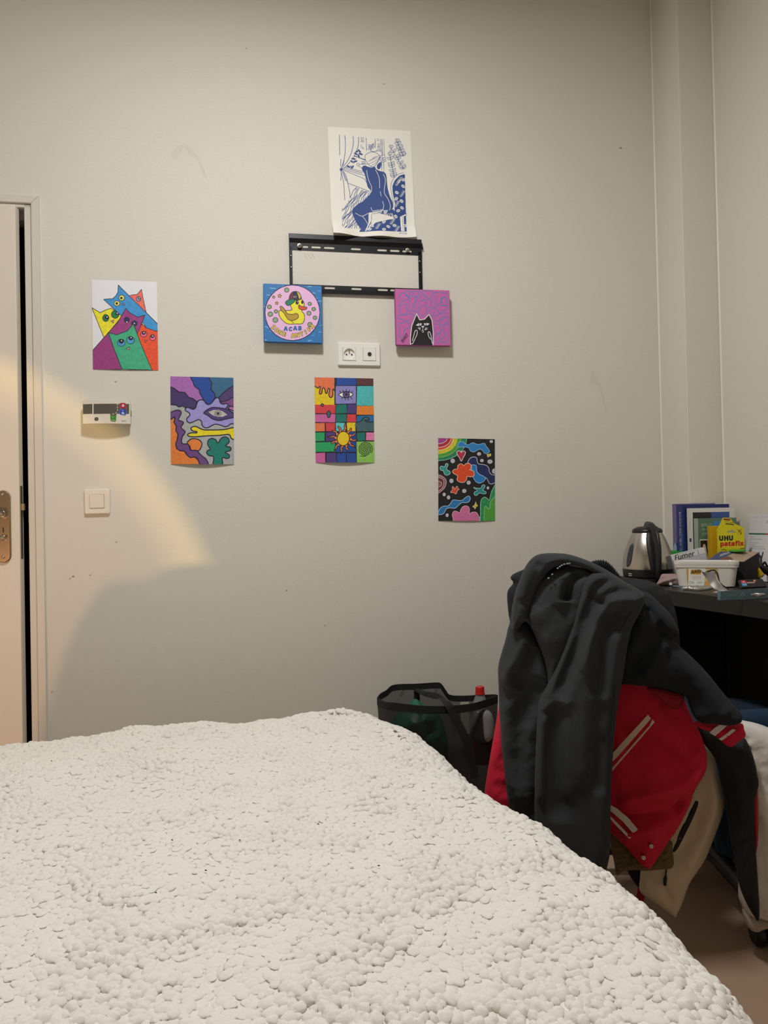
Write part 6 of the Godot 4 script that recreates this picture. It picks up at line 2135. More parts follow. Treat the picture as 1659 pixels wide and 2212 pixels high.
func kettle() -> void:
	var c := Vector3(1.292, DT, 0.30)
	var t := thing("kettle", "brushed steel electric kettle with a black handle, left on the desk", "kettle", c)
	var X := Transform3D(Basis(), c)
	var blk := hexm("131315", 0.38)
	var mb := MB.new()
	mb.lathe([[0.0, 0.0], [0.078, 0.0], [0.082, 0.004], [0.082, 0.013], [0.076, 0.018], [0.0, 0.018]], 48, X)
	part("power_base", mb, blk, t)
	mb = MB.new()
	mb.lathe([[0.0, 0.0195], [0.078, 0.0195], [0.0795, 0.024], [0.0815, 0.046], [0.0, 0.046]], 48, X)
	part("lower_band", mb, blk, t)
	mb = MB.new()
	var prof := [[0.0, 0.0455], [0.0812, 0.0455], [0.0812, 0.052]]
	for k in 13:
		var q := k / 12.0
		prof.append([0.0812 - 0.034 * pow(q, 1.75), 0.052 + 0.112 * q])
	prof.append([0.0, 0.166])
	mb.lathe(prof, 64, X, 50.0)
	var steel := hexm("c2bdb5", 0.24, 1.0)
	steel.anisotropy_enabled = true
	steel.anisotropy = 0.4
	part("steel_body", mb, steel, t)
	mb = MB.new()
	mb.lathe([[0.0, 0.164], [0.0475, 0.164], [0.0485, 0.170], [0.045, 0.177], [0.03, 0.184], [0.0, 0.187]], 48, X)
	part("lid", mb, blk, t)
	# handle bowed out towards the camera's right, and the thumb switch on top
	var d := Vector3(-0.20, 0, 0.98)
	mb = MB.new()
	var path := curve3([c + d * 0.0 + Vector3(0, 0.176, 0), c + d * 0.045 + Vector3(0, 0.175, 0), c + d * 0.076 + Vector3(0, 0.160, 0), c + d * 0.095 + Vector3(0, 0.13, 0), c + d * 0.102 + Vector3(0, 0.095, 0), c + d * 0.098 + Vector3(0, 0.055, 0), c + d * 0.087 + Vector3(0, 0.024, 0)], 6)
	var rr := []
	for i in path.size():
		rr.append(lerpf(0.026, 0.017, pow(float(i) / (path.size() - 1), 0.8)))
	mb.tube(path, rr, 18, 0.46, Vector3(-0.98, 0, -0.2))
	var hd := part("handle", mb, blk, t)
	mb = MB.new()
	mb.relief(lobe([-0.018, 0.045, 0.0, 0.03, 0.016, 0.05, 0.013, 0.12, 0.006, 0.165, -0.016, 0.165, -0.024, 0.12]), 0.004, 0.006, 0.02, 0.012, [], func(p: Vector2, w: float) -> Vector3:
		var q := clampf((p.y - 0.052) / 0.112, 0.0, 1.0)
		return c + d * (0.0812 - 0.034 * pow(q, 1.75) + w) + Vector3(0.98, 0, 0.2) * p.x + Vector3(0, p.y, 0))
	part("handle_spine", mb, hexm("0e0e10", 0.5), t)
	mb = MB.new()
	mb.lathe([[0.0, 0.006], [0.008, 0.005], [0.0095, 0.002], [0.0095, 0.0], [0.0, 0.0]], 20, Transform3D(Basis(Vector3(0.98, 0, 0.2), Vector3(-0.1, 0.8, 0.6).normalized(), Vector3(0.98, 0, 0.2).cross(Vector3(-0.1, 0.8, 0.6).normalized())), c + d * 0.060 + Vector3(0.006, 0.179, 0)))
	part("lid_button", mb, blk, hd)
	mb = MB.new()
	mb.relief(lobe([-0.012, 0.06, 0.0, 0.056, 0.01, 0.075, 0.008, 0.12, 0.0, 0.13, -0.01, 0.12]), 0.004, 0.003, 0.01, 0.006, [], func(p: Vector2, w: float) -> Vector3:
		var q := clampf((p.y - 0.052) / 0.112, 0.0, 1.0)
		var n := Vector3(-0.97, 0, 0.24)
		return c + n * (0.0812 - 0.034 * pow(q, 1.75) + w) + Vector3(0.24, 0, 0.97) * p.x + Vector3(0, p.y, 0))
	part("water_gauge", mb, hexm("3a3c40", 0.15), t)
	mb = MB.new()
	for i in 2:
		mb.box(c + Vector3(-0.0775, 0.032 - i * 0.006, 0.024), Vector3(0.001, 0.003, 0.014), 0.0004, Basis(Vector3.UP, 0.3))
	part("maker_mark", mb, hexm("b8b8b4", 0.4), t)

func green_things() -> void:
	var c: Vector3 = Vector3(1.429, 0.844, 0.22)
	var mb := MB.new()
	var t := thing("green_tub", "round green plastic pot with a lid behind the kettle", "pot", Vector3(c.x, DT, c.z))
	var X := Transform3D(Basis(), Vector3(c.x, DT, c.z))
	var h := c.y - DT
	mb.lathe([[0.0, 0.001], [0.036, 0.001], [0.043, h - 0.004], [0.0, h - 0.004]], 40, X)
	part("pot", mb, hexm("67b03c", 0.35), t)
	mb = MB.new()
	mb.lathe([[0.0, h - 0.004], [0.048, h - 0.004], [0.05, h + 0.002], [0.048, h + 0.011], [0.042, h + 0.013], [0.0, h + 0.010]], 40, Transform3D(Basis(Vector3.BACK, -0.16), Vector3(c.x, DT, c.z)))
	part("pot_lid", mb, hexm("17902e", 0.3), t)
	# flat green lid lying on the carton behind the tub
	c = Vector3(1.549, 0.86, 0.405)
	mb = MB.new()
	mb.lathe([[0.0, -0.002], [0.024, -0.002], [0.026, 0.0], [0.026, 0.003], [0.024, 0.0045], [0.0, 0.0035]], 36, Transform3D(Basis(Vector3.BACK, 0.04), c))
	solo("green_lid", mb, hexm("4aa838", 0.3), "flat round green plastic lid lying on the carton before the yellow box", "disc")
	# mauve cloth with a white button
	t = thing("mauve_cloth", "crumpled mauve cloth with a white button between kettle and tub", "cloth", Vector3(1.319, 0.761, 0.376))
	mb = MB.new()
	var m0: Vector3 = Vector3(1.286, 0.761, 0.436)
	mb.relief(lobe([-0.036, 0.0, -0.03, 0.018, -0.022, 0.034, -0.005, 0.036, 0.02, 0.036, 0.04, 0.034, 0.045, 0.0, 0.01, -0.001]), 0.0025, 0.022, 0.015, 0.014, [
		[PackedVector2Array([Vector2(-0.034, 0.008), Vector2(-0.01, 0.016), Vector2(0.03, 0.028)]), 0.008, 0.004, 0.009],
		[PackedVector2Array([Vector2(-0.03, 0.02), Vector2(0.0, 0.03), Vector2(0.03, 0.034)]), -0.006, 0.004, 0.004],
		[PackedVector2Array([Vector2(-0.02, 0.003), Vector2(0.0, 0.008), Vector2(0.02, 0.02)]), -0.006, 0.004, 0.004]], func(p: Vector2, w: float) -> Vector3: return m0 + Vector3(0.84 * p.x - 0.53 * w, p.y, 0.53 * p.x + 0.84 * w), 0.003, 0.02)
	part("cloth", mb, weave(hexm("a48b88", 0.9), 0.03, 0.02), t)
	mb = MB.new()
	mb.lathe([[0.0, 0.003], [0.004, 0.0028], [0.0052, 0.001], [0.005, -0.003], [0.0, -0.003]], 18, Transform3D(Basis(Vector3(0.84, 0, 0.53), Vector3(-0.53, 0, 0.84), Vector3(0, -1, 0)), m0 + Vector3(0.004, 0.006, 0.002) + Vector3(-0.53, 0, 0.84) * 0.026))
	part("button", mb, hexm("e4e0d8", 0.4), t)

# white ice cream tub, long side towards the camera's left
func tub() -> void:
	var a0: Vector3 = Vector3(1.282, 0.763, 0.494)
	var x := Vector3(0.84, 0, 0.543)
	var L := 0.157
	var b0 := a0 + x * L
	var z := x.cross(Vector3.UP)   # towards the camera
	if z.z < 0.0:
		z = -z
	var H: float = 0.068
	var D := 0.085
	var mid := (a0 + b0) / 2.0 - z * D / 2
	mid.y = DT + 0.0035
	var F := Transform3D(Basis(x, Vector3.UP, z), mid)
	var t := thing("ice_cream_tub", "white plastic ice cream tub with a vanilla label and its lid on", "tub", mid)
	var mb := MB.new()
	var rings := [[0.0, 0.0, 0.0], [0.0, 1.0, 0.0], [H - 0.012, 1.09, 0.0], [H - 0.011, 1.14, 0.0], [H - 0.002, 1.15, 0.0], [H - 0.002, 1.11, 0.0], [0.003, 0.97, 0.0], [0.003, 0.0, 0.0]]
	_loft(mb, rings, L, D, F)
	var wm := hexm("e6e1d6", 0.35)
	part("tub_body", mb, wm, t)
	mb = MB.new()
	_loft(mb, [[H - 0.001, 0.0], [H - 0.001, 1.10], [H - 0.003, 1.16], [H + 0.003, 1.165], [H + 0.0065, 1.15], [H + 0.0065, 1.09], [H + 0.0035, 1.06], [H + 0.0035, 0.0]], L, D, F)
	part("tub_lid", mb, hexm("dedbd4", 0.3), t)
	var a := Art.new(440, 200, "e6d6b4", Vector2(285, 1185), Vector2(920, 1190), Vector2(345, 1500), 1.1)
	a.rect(285, 1180, 345, 1520, "e4cfa0")
	a.line([318, 1190, 345, 1480], 30, "c99a4a", false)
	a.rect(352, 1180, 690, 1520, "ece6dc")
	a.rect(690, 1180, 930, 1520, "dcc08a")
	a.disc(880, 1230, 40, 60, "c8a868")
	a.disc(760, 1470, 60, 60, "d8a860")
	a.rect(680, 1185, 910, 1200, "b8964c")
	a.line([870, 1210, 890, 1290], 12, "6a4a3a")
	a.shape([385, 1210, 450, 1205, 600, 1210, 600, 1300, 395, 1295], "d8a24a", 0.0, INK, false)
	a.text("Adélie", 500, 1240, 58, "1a1614", -0.06, 200, false, true, 0.35, 5.0)
	a.text("Vanille", 518, 1345, 56, "d09a86", 0.0, 185)
	a.text("de Madagascar", 520, 1392, 14, "d8a898", 0.0, 180)
	a.disc(400, 1448, 24, 24, "", 5, "5a5650")
	a.text("12", 452, 1448, 32, "2a2622", 0.0, 40, true)
	a.text("CONES DANS LE", 600, 1440, 13, "4a4640", 0.0, 110, true)
	a.text("PAQUET", 590, 1464, 13, "4a4640", 0.0, 90)
	mb = MB.new()
	var l0 := L * 0.165
	var l1 := L * 0.69
	mb.sheet(6, 6, func(u: float, v: float) -> Vector3:
		var y := lerpf(H - 0.014, 0.002, v)
		var k := 1.0 + 0.09 * y / (H - 0.012)
		return F * Vector3((lerpf(l0, l1, u) - L / 2) * k, y, D / 2 * k + 0.0006), 0.0005)
	part("tub_label", mb, mat(Color.WHITE, 0.4, 0.0, a.tex()), t)
	# things stacked in and behind it
	var fa := Art.new(360, 150, "d6d6d8", Vector2(80, 1002), Vector2(632, 902), Vector2(125, 1088), 1.1)
	fa.text("Fumer", 320, 1013, 80, "26282e", -0.17, 325, false, false, 0.0, 6.0)
	fa.line([170, 990, 530, 930, 575, 1060], 7, "3a3c42", false)
	fa.shape([60, 1000, 110, 1000, 160, 1100, 100, 1110], "f2f2f6", 0.0, INK, false)
	var q0: Vector3 = Vector3(1.33, 0.834, 0.385)
	var q1: Vector3 = Vector3(1.428, 0.858, 0.415)
	var e := (q1 - q0)
	var eh := e.normalized()
	var nz := eh.cross(Vector3.UP)
	if nz.z < 0.0:
		nz = -nz
	nz = nz.normalized()
	var up := nz.cross(eh).normalized()
	if up.y < 0.0:
		up = -up
	t = thing("cigarette_packet", "white packet lettered Fumer standing behind the tub", "packet", q0.lerp(q1, 0.5) - up * 0.03)
	var P := Transform3D(Basis(eh, up, nz), q0)
	var w := e.length()
	mb = MB.new()
	mb.box(P * Vector3(w / 2, -0.017, -0.012), Vector3(w, 0.069, 0.022), 0.001, P.basis)
	part("packet_carton", mb, hexm("c9c9cb", 0.4), t)
	mb = MB.new()
	mb.prism(flat([0, -0.001, w, -0.001, w, 0.0175, 0, 0.0175]), 0.0006, P * Transform3D(Basis(), Vector3(0, 0, -0.001)), 0.0, Rect2(0, -0.001, w, 0.0185))
	part("warning_print", mb, mat(Color.WHITE, 0.35, 0.0, fa.tex()), t)

func _loft(mb: MB, rings: Array, L: float, D: float, F: Transform3D) -> void:
	var pv := PackedVector3Array()
	var n := 0
	for r in rings:
		var sh := plate_shape(L * maxf(r[1], 0.001), D * maxf(r[1], 0.001), minf(0.018, 0.3 * D) * maxf(r[1], 0.001))
		n = sh.size()
		for p in sh:
			pv.append(F * Vector3(p.x, r[0], p.y))
	var t := PackedInt32Array()
	for i in rings.size() - 1:
		for k in n:
			var k2 := (k + 1) % n
			t.append_array([i * n + k, i * n + k2, (i + 1) * n + k2, i * n + k, (i + 1) * n + k2, (i + 1) * n + k])
	mb.add(pv, t, PackedVector2Array(), 40.0)

func quad_slab(mb: MB, a: Vector3, b: Vector3, c: Vector3, d: Vector3, thick: float, away: Vector3, uv := true) -> void:
	# four corners (top left, top right, bottom right, bottom left) with thickness along away
	var pv := PackedVector3Array([a, b, c, d, a + away * thick, b + away * thick, c + away * thick, d + away * thick])
	var puv := PackedVector2Array([Vector2(0, 0), Vector2(1, 0), Vector2(1, 1), Vector2(0, 1), Vector2(0, 0), Vector2(1, 0), Vector2(1, 1), Vector2(0, 1)])
	mb.add(pv, PackedInt32Array([0, 1, 2, 0, 2, 3, 4, 6, 5, 4, 7, 6, 0, 4, 5, 0, 5, 1, 1, 5, 6, 1, 6, 2, 2, 6, 7, 2, 7, 3, 3, 7, 4, 3, 4, 0]), puv, 20.0)

func packets() -> void:
	# black carton with a tan printed top, tipped towards the bed
	var t := thing("tobacco_box", "black carton with a tan and blue printed top behind the tub", "box", Vector3(1.601, 0.765, 0.359))
	var tl: Vector3 = Vector3(1.501, 0.859, 0.385)
	var tr: Vector3 = Vector3(1.624, 0.855, 0.41)
	var br: Vector3 = Vector3(1.502, 0.832, 0.5)
	var bl: Vector3 = Vector3(1.41, 0.836, 0.45)
	var art := Art.new(300, 160, "a8917c", Vector2(870, 920), Vector2(1480, 925), Vector2(680, 1040), 1.1)
	art.shape([660, 1050, 880, 900, 1130, 905, 960, 1010, 900, 1060], "3a4a78", 0.0, INK, false)
	art.shape([900, 1010, 1000, 985, 1080, 1000, 1120, 1060, 900, 1060], "6d4a40", 0.0)
	for i in 9:
		art.line([880 + i * 20, 985 - i * 6, 890 + i * 20, 955 - i * 6 + 4 * sin(i * 2.0)], 7, "d8ccc8", false)
	for i in 5:
		art.disc(1140 + i * 28, 985 - i * 4, 10, 15, "", 3, "8c7860")
	var mb := MB.new()
	var out := Vector3(0.45, 0.05, 0.85)
	quad_slab(mb, tl, tr, br, bl, 0.0012, Vector3.DOWN)
	part("printed_top", mb, mat(Color.WHITE, 0.5, 0.0, art.tex()), t)
	mb = MB.new()
	var dn := Vector3(0, -0.0014, 0)
	var pv := PackedVector3Array([tl + dn, tr + dn, br + dn, bl + dn, Vector3(tl.x, DT + 0.001, tl.z), Vector3(tr.x, DT + 0.001, tr.z), Vector3(br.x, DT + 0.001, br.z), Vector3(bl.x, DT + 0.001, bl.z)])
	mb.add(pv, PackedInt32Array([0, 1, 2, 0, 2, 3, 4, 6, 5, 4, 7, 6, 0, 4, 5, 0, 5, 1, 1, 5, 6, 1, 6, 2, 2, 6, 7, 2, 7, 3, 3, 7, 4, 3, 4, 0]), PackedVector2Array(), 20.0)
	part("carton", mb, hexm("0c0c0d", 0.8), t)
	# yellow sachet
	mb = MB.new()
	var y0: Vector3 = Vector3(1.623, 0.775, 0.425)
	mb.relief(lobe([-0.028, -0.004, -0.022, 0.024, 0.02, 0.026, 0.05, 0.024, 0.05, -0.006, 0.0, -0.008]), 0.003, 0.008, 0.008, 0.012, [], func(p: Vector2, w: float) -> Vector3: return y0 + Vector3(0.84 * p.x - 0.4 * w, p.y + 0.004, 0.53 * p.x + 0.8 * w), 0.004, 0.015)
	t = thing("yellow_sachet", "shiny yellow sachet at the right edge of the desk", "sachet", y0 - Vector3(0, 0.01, 0))
	part("sachet_body", mb, hexm("d8b41c", 0.25), t)
	mb = MB.new()
	for i in 3:
		mb.tube([y0 + Vector3(-0.008 + i * 0.012, 0.002, 0.004 + i * 0.006), y0 + Vector3(0.0 + i * 0.012, 0.01, 0.012 + i * 0.006), y0 + Vector3(0.012 + i * 0.012, 0.014 - i * 0.004, 0.016 + i * 0.006)], 0.0012, 6)
	part("sachet_print", mb, hexm("3c4416", 0.5), t)
	# black card packet
	art = sheet_art(240, 84, "1a1a1c")
	art.rect(14, 8, 62, 38, "c02c46")
	art.rect(14, 38, 60, 68, "3f8cc0")
	art.text("18", 38, 24, 16, "e8d8dc", 0.0, 18, true)
	art.text("OCB", 38, 54, 12, "d8e4ec", 0.0, 30)
	art.rect(66, 28, 142, 42, "c8a496")
	art.text("KINGSIZE", 104, 35, 8, "3a2420", 0.0, 66, true)
	art.disc(152, 16, 13, 12, "c8584a")
	art.line([144, 20, 160, 10], 4, "f0d8d0", false)
	mb = MB.new()
	var k0: Vector3 = Vector3(1.385, 0.768, 0.648)
	var k1: Vector3 = Vector3(1.487, 0.768, 0.644)
	var kd := (k1 - k0)
	kd.y = 0
	kd = kd.normalized()
	var kn := kd.cross(Vector3.UP)
	if kn.z < 0.0:
		kn = -kn
	var tilt := (Vector3.UP * 0.72 - kn * 0.69).normalized()
	t = thing("paper_packet", "flat black packet with a red and blue square mark beside the tub", "packet", k0)
	quad_slab(mb, k0 + tilt * 0.028 + kd * 0.006, k0 + kd * 0.085 + tilt * 0.028, k0 + kd * 0.085, k0, 0.006, tilt.cross(kd).normalized() * (-1.0 if tilt.cross(kd).dot(kn) > 0.0 else 1.0))
	part("packet_body", mb, mat(Color.WHITE, 0.35, 0.0, art.tex()), t)
	# teal plastic tray
	var e0: Vector3 = Vector3(1.163, 0.762, 0.872)
	var e1: Vector3 = Vector3(1.323, 0.762, 0.85)
	var ed := (e1 - e0)
	ed.y = 0
	ed = ed.normalized()
	var en := ed.cross(Vector3.UP)
	if en.z < 0.0:
		en = -en
	mb = MB.new()
	art = sheet_art(320, 56, "435e64")
	for i in 3:
		var g := Vector2(118, 28) + Vector2.from_angle(TAU * i / 3.0 - PI / 2) * 9.0
		art.line([g.x - 6, g.y + 5, g.x, g.y - 5, g.x + 6, g.y + 5], 2.5, "7d979a", false)
	art.line([165, 30, 205, 24], 3, "71898c", false)
	art.line([165, 38, 210, 33], 3, "71898c", false)
	art.line([40, 30, 85, 26], 3, "647c80", false)
	t = thing("teal_tray", "shallow translucent teal tray at the front corner of the desk", "tray", e0)
	var Lr := 0.19
	quad_slab(mb, e0 + Vector3(0, 0.023, 0) - en * 0.002 + ed * 0.004, e0 + ed * Lr + Vector3(0, 0.023, 0) - en * 0.002, e0 + ed * Lr, e0, 0.002, -en)
	part("tray_front", mb, mat(Color.WHITE, 0.25, 0.0, art.tex()), t)
	mb = MB.new()
	quad_slab(mb, e0 - en * 0.008, e0 + ed * Lr - en * 0.008, e0 + ed * Lr, e0, 0.0015, Vector3.UP)
	quad_slab(mb, e0 + Vector3(0, 0.022, 0) - en * 0.008, e0 + ed * Lr + Vector3(0, 0.022, 0) - en * 0.008, e0 + ed * Lr - en * 0.008, e0 - en * 0.008, 0.0015, -en)
	quad_slab(mb, e0 + Vector3(0, 0.022, 0) - en * 0.008, e0 + Vector3(0, 0.023, 0) - en * 0.002 + ed * 0.004, e0, e0 - en * 0.008, 0.0015, ed)
	part("tray_body", mb, hexm("56757a", 0.25), t)
	# foil strip standing against the tub
	var s := [Vector3(1.255, 0.814, 0.66), Vector3(1.287, 0.82, 0.66), Vector3(1.289, 0.789, 0.68), Vector3(1.303, 0.769, 0.7)]
	var s2 := [Vector3(1.247, 0.823, 0.66), Vector3(1.266, 0.796, 0.665), Vector3(1.273, 0.771, 0.685), Vector3(1.299, 0.76, 0.71)]
	mb = MB.new()
	var sa := curve3(s, 5)
	var sb := curve3(s2, 5)
	mb.sheet(4, sa.size() - 1, func(u: float, v: float) -> Vector3:
		var i := int(round(v * (sa.size() - 1)))
		return sb[i].lerp(sa[i], u) + Vector3(0, 0, 0.002 * sin(u * PI) + 0.001 * sin(v * 21.0)), 0.0012, 50.0)
	t = thing("foil_strip", "folded silver foil strip propped against the front of the tub", "wrapper", Vector3(1.304, 0.76, 0.7))
	part("silver_side", mb, hexm("8e8a86", 0.45, 0.35), t)
	mb = MB.new()
	mb.sheet(2, sa.size() - 1, func(u: float, v: float) -> Vector3:
		var i := int(round(v * (sa.size() - 1)))
		return sa[i] + Vector3(0.003 + 0.008 * u * sin(PI * minf(v + 0.2, 1.0)), 0.0025 - 0.004 * u, 0.001), 0.001, 50.0)
	part("dark_fold", mb, hexm("1c1a1c", 0.4), t)
	# crumpled foil
	var rng := RandomNumberGenerator.new()
	for k in 3:
		rng.seed = 40 + k
		var c: Vector3 = [Vector3(1.231, 0.765, 0.67), Vector3(1.219, 0.764, 0.791), Vector3(1.266, 0.766, 0.881)][k]
		var sz: Vector2 = [Vector2(0.04, 0.008), Vector2(0.022, 0.005), Vector2(0.018, 0.004)][k]
		mb = MB.new()
		var ol := []
		for q in 12:
			var a := TAU * q / 12.0
			var rr2 := 1.0 + rng.randf_range(-0.28, 0.22)
			ol.append_array([cos(a) * sz.x * rr2, sin(a) * sz.y * 1.7 * rr2])
		mb.relief(flat(ol), 0.0015, 0.009, 0.004, 0.01, [], func(p: Vector2, w: float) -> Vector3: return c + Vector3(0.84 * p.x, 0.006, 0.53 * p.x) + Vector3(0.45, 0.5, -0.71) * p.y + Vector3(-0.36, 0.75, 0.55) * w, 0.006, 0.010)
		solo("foil_wrapper", mb, hexm(["98948c", "a09c94", "b0aca4"][k], 0.36, 0.45), ["crumpled silver wrapper lying in front of the vanilla tub", "thin crumpled foil under the end of the propped strip", "small crumpled foil under the teal tray's right end"][k], "wrapper", "crumpled foil on the desk")
	# thin teal sheet under the tub
	mb = MB.new()
	var g0: Vector3 = Vector3(1.28, 0.76, 0.462)
	var g1: Vector3 = Vector3(1.296, 0.76, 0.601)
	var g2: Vector3 = Vector3(1.449, 0.76, 0.466)
	quad_slab(mb, g0 + Vector3(0.02, 0, -0.03), g2, g1, g0, 0.002, Vector3.UP)
	solo("teal_sheet", mb, hexm("7d979a", 0.4), "thin pale teal plastic sheet under the left end of the tub", "sheet")
	# black lead with a plug behind the sachet
	mb = MB.new()
	mb.tube(curve3([Vector3(1.579, 0.853, 0.46), Vector3(1.583, 0.841, 0.47), Vector3(1.579, 0.815, 0.48), Vector3(1.574, 0.828, 0.5), Vector3(1.582, 0.816, 0.5), Vector3(1.6, 0.807, 0.5)], 6), 0.003, 8)
	mb.tube([Vector3(1.586, 0.838, 0.47), Vector3(1.592, 0.858, 0.47)], [0.002, 0.0015], 6)
	mb.tube([Vector3(1.558, 0.817, 0.5), Vector3(1.578, 0.802, 0.5), Vector3(1.599, 0.79, 0.5)], [0.006, 0.012, 0.012], 8)
	solo("black_lead", mb, hexm("131315", 0.5), "tangled black lead behind the black carton by the wall", "cable")

# ---------------------------------------------------------------- bag on the floor
func bag() -> void:
	var front := curve3([Vector3(0.388, 0.41, 0.2), Vector3(0.398, 0.414, 0.27), Vector3(0.423, 0.418, 0.31), Vector3(0.503, 0.41, 0.335), Vector3(0.582, 0.405, 0.34), Vector3(0.667, 0.405, 0.33), Vector3(0.736, 0.404, 0.28), Vector3(0.783, 0.4, 0.23)], 6)
	var back := curve3([Vector3(0.783, 0.402, 0.23), Vector3(0.786, 0.392, 0.18), Vector3(0.753, 0.381, 0.13), Vector3(0.697, 0.377, 0.11), Vector3(0.654, 0.383, 0.11), Vector3(0.636, 0.403, 0.12), Vector3(0.619, 0.427, 0.13), Vector3(0.602, 0.432, 0.13), Vector3(0.534, 0.432, 0.13), Vector3(0.458, 0.433, 0.13), Vector3(0.427, 0.421, 0.15), Vector3(0.404, 0.416, 0.17), Vector3(0.388, 0.41, 0.2)], 6)
	var t := thing("mesh_bag", "black mesh tote bag with taped rim standing against the back wall", "bag", Vector3(0.58, 0, 0.24))
	var blk := weave(hexm("121316", 0.8), 0.02, 0.02)
	for k in 2:
		var path: Array = [front, back][k]
		var mb := MB.new()
		mb.sheet(path.size() - 1, 2, func(u: float, v: float) -> Vector3:
			var p: Vector3 = path[int(round(u * (path.size() - 1)))]
			return p + Vector3(0, -v * [0.024, 0.02][k], 0), 0.003)
		part("rim_tape", mb, blk, t)
	# net walls from the rim to a smaller base
	var net := hexm("101113", 0.7)
	net.transparency = BaseMaterial3D.TRANSPARENCY_ALPHA
	net.albedo_color.a = 0.5
	var foot := Vector3(0.575, 0.003, 0.24)
	for k in 2:
		var path: Array = [front, back][k]
		var mb := MB.new()
		mb.sheet(path.size() - 1, 14, func(u: float, v: float) -> Vector3:
			var p: Vector3 = path[int(round(u * (path.size() - 1)))] + Vector3(0, -0.02, 0)
			var q := Vector3(lerpf(foot.x, p.x, 0.86), 0.003, lerpf(foot.z, p.z, 0.8))
			return p.lerp(q, v) + Vector3(0, 0, (0.012 if k == 0 else -0.01) * sin(PI * v) + 0.002 * sin(u * 15.0 + v * 5.0)), 0.0015)
		part("net_side", mb, net, t)
	var bm := MB.new()
	bm.relief(lobe([-0.16, -0.05, 0.0, -0.075, 0.15, -0.05, 0.16, 0.02, 0.1, 0.08, -0.1, 0.08, -0.16, 0.03]), 0.02, 0.004, 0.001, 0.02, [], func(p: Vector2, w: float) -> Vector3: return foot + Vector3(p.x, w, p.y))
	part("bag_base", bm, blk, t)
	bm = MB.new()
	bm.sheet(2, 4, func(u: float, v: float) -> Vector3: return Vector3(0.523, 0.428, 0.132).lerp(Vector3(0.543, 0.427, 0.132), u) + Vector3(0, -0.3 * v, 0.004 - 0.01 * v), 0.002)
	part("back_tape", bm, blk, t)
	# shoulder strap falling over the front
	var st := curve3([Vector3(0.528, 0.415, 0.135), Vector3(0.546, 0.414, 0.2), Vector3(0.573, 0.419, 0.28), Vector3(0.582, 0.414, 0.345), Vector3(0.6, 0.379, 0.355), Vector3(0.624, 0.329, 0.36), Vector3(0.643, 0.285, 0.36), Vector3(0.656, 0.24, 0.355), Vector3(0.662, 0.18, 0.35)], 6)
	bm = MB.new()
	var rw := []
	for i in st.size():
		rw.append(lerpf(0.007, 0.013, minf(i / 24.0, 1.0)))
	bm.tube(st, rw, 10, 0.16, Vector3(0.1, 0.2, 1.0))
	part("strap", bm, blk, t)
	for q in [[Vector3(0.482, 0.413, 0.136), 0.0], [Vector3(0.66, 0.385, 0.345), 0.3], [Vector3(0.601, 0.414, 0.13), 0.1]]:
		bm = MB.new()
		var lp := []
		for k in 11:
			var a := TAU * k / 10.0
			lp.append(q[0] + Vector3(0.004 * cos(a) + 0.005 * sin(a), -0.008 + 0.010 * sin(a), 0.004))
		bm.tube(lp, 0.0009, 6)
		part("cord_loop", bm, hexm("0c0c0d", 0.8), t)
	# green sack inside
	bm = MB.new()
	bm.relief(lobe([-0.15, 0.05, -0.165, 0.2, -0.13, 0.33, -0.07, 0.385, -0.045, 0.408, -0.02, 0.39, 0.03, 0.36, 0.06, 0.25, 0.05, 0.06, -0.05, 0.02]), 0.008, 0.06, 0.05, 0.06, [
		[PackedVector2Array([Vector2(-0.1, 0.3), Vector2(-0.06, 0.22), Vector2(-0.05, 0.1)]), 0.02, 0.02, 0.02],
		[PackedVector2Array([Vector2(0.0, 0.34), Vector2(-0.01, 0.25), Vector2(0.03, 0.15)]), -0.02, 0.02, 0.02]], func(p: Vector2, w: float) -> Vector3: return Vector3(0.55 + p.x, p.y, 0.235 + w), 0.02, 0.06)
	solo("green_sack", bm, hexm("0f6048", 0.45), "dark green sack stuffed inside the mesh bag", "sack")
	# bottle with a red cap
	var bc: Vector3 = Vector3(0.733, 0.4, 0.2)
	t = thing("drink_bottle", "clear plastic bottle with a red cap standing in the mesh bag", "bottle", Vector3(bc.x, 0.08, bc.z))
	var X := Transform3D(Basis(), Vector3(bc.x, 0, bc.z))
	var yb := bc.y
	var mb := MB.new()
	mb.lathe([[0.0, 0.086], [0.04, 0.086], [0.044, 0.1], [0.044, yb - 0.14], [0.043, yb - 0.1], [0.032, yb - 0.045], [0.018, yb - 0.012], [0.0135, yb - 0.002], [0.0135, yb + 0.004], [0.0, yb + 0.004]], 40, X, 60.0)
	var pet := hexm("dfe6e8", 0.08)
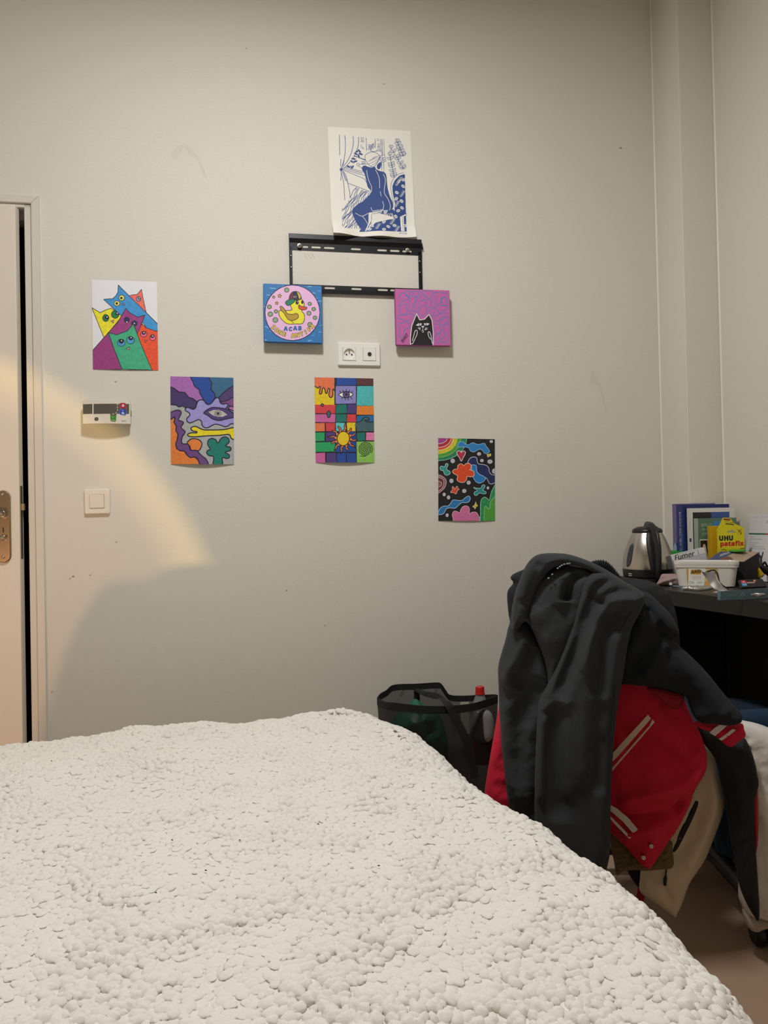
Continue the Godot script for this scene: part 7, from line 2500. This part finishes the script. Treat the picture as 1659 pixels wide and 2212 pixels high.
	pet.transparency = BaseMaterial3D.TRANSPARENCY_ALPHA
	pet.albedo_color.a = 0.22
	part("bottle_body", mb, pet, t)
	mb = MB.new()
	mb.lathe([[0.0448, yb - 0.14], [0.0448, yb - 0.22], [0.0442, yb - 0.22], [0.0442, yb - 0.14], [0.0448, yb - 0.14]], 40, X)
	part("bottle_label", mb, hexm("7d1226", 0.4), t)
	mb = MB.new()
	mb.lathe([[0.0, yb + 0.026], [0.012, yb + 0.026], [0.0145, yb + 0.023], [0.015, yb + 0.006], [0.0162, yb + 0.005], [0.0162, yb + 0.001], [0.0, yb + 0.001]], 36, X)
	part("bottle_cap", mb, hexm("c81d18", 0.35), t)
	mb = MB.new()
	mb.lathe([[0.0, 0.03], [0.07, 0.03], [0.09, 0.06], [0.08, 0.082], [0.0, 0.085]], 20, Transform3D(Basis(), Vector3(bc.x - 0.02, -0.022, bc.z)), 40.0, 1.0, 0.7)
	solo("folded_cloth", mb, hexm("1c1b22", 0.9), "dark folded cloth under the bottle at the bottom of the bag", "cloth")
	# second bottle, squat and grey, and a paper slip
	var c2: Vector3 = Vector3(0.725, 0.364, 0.24)
	mb = MB.new()
	mb.relief(lobe([-0.008, 0.0, 0.045, -0.004, 0.06, 0.04, 0.05, 0.09, 0.0, 0.1, -0.02, 0.05]), 0.005, 0.02, 0.02, 0.03, [], func(p: Vector2, w: float) -> Vector3: return Vector3(c2.x + p.x - 0.035, c2.y - 0.09 + p.y, 0.285 + w))
	var gp := hexm("8a8684", 0.3)
	solo("grey_pouch", mb, gp, "grey plastic pouch in the right end of the mesh bag", "pouch")
	mb = MB.new()
	var s0: Vector3 = Vector3(0.657, 0.39, 0.26)
	quad_slab(mb, s0 + Vector3(-0.009, 0.004, 0), s0 + Vector3(0.02, 0.003, 0), s0 + Vector3(0.02, -0.1, 0), s0 + Vector3(-0.009, -0.1, 0), 0.001, Vector3(0, 0, -1))
	solo("paper_slip", mb, hexm("c8c0a8", 0.7), "pale paper slip sticking up inside the mesh bag", "paper")
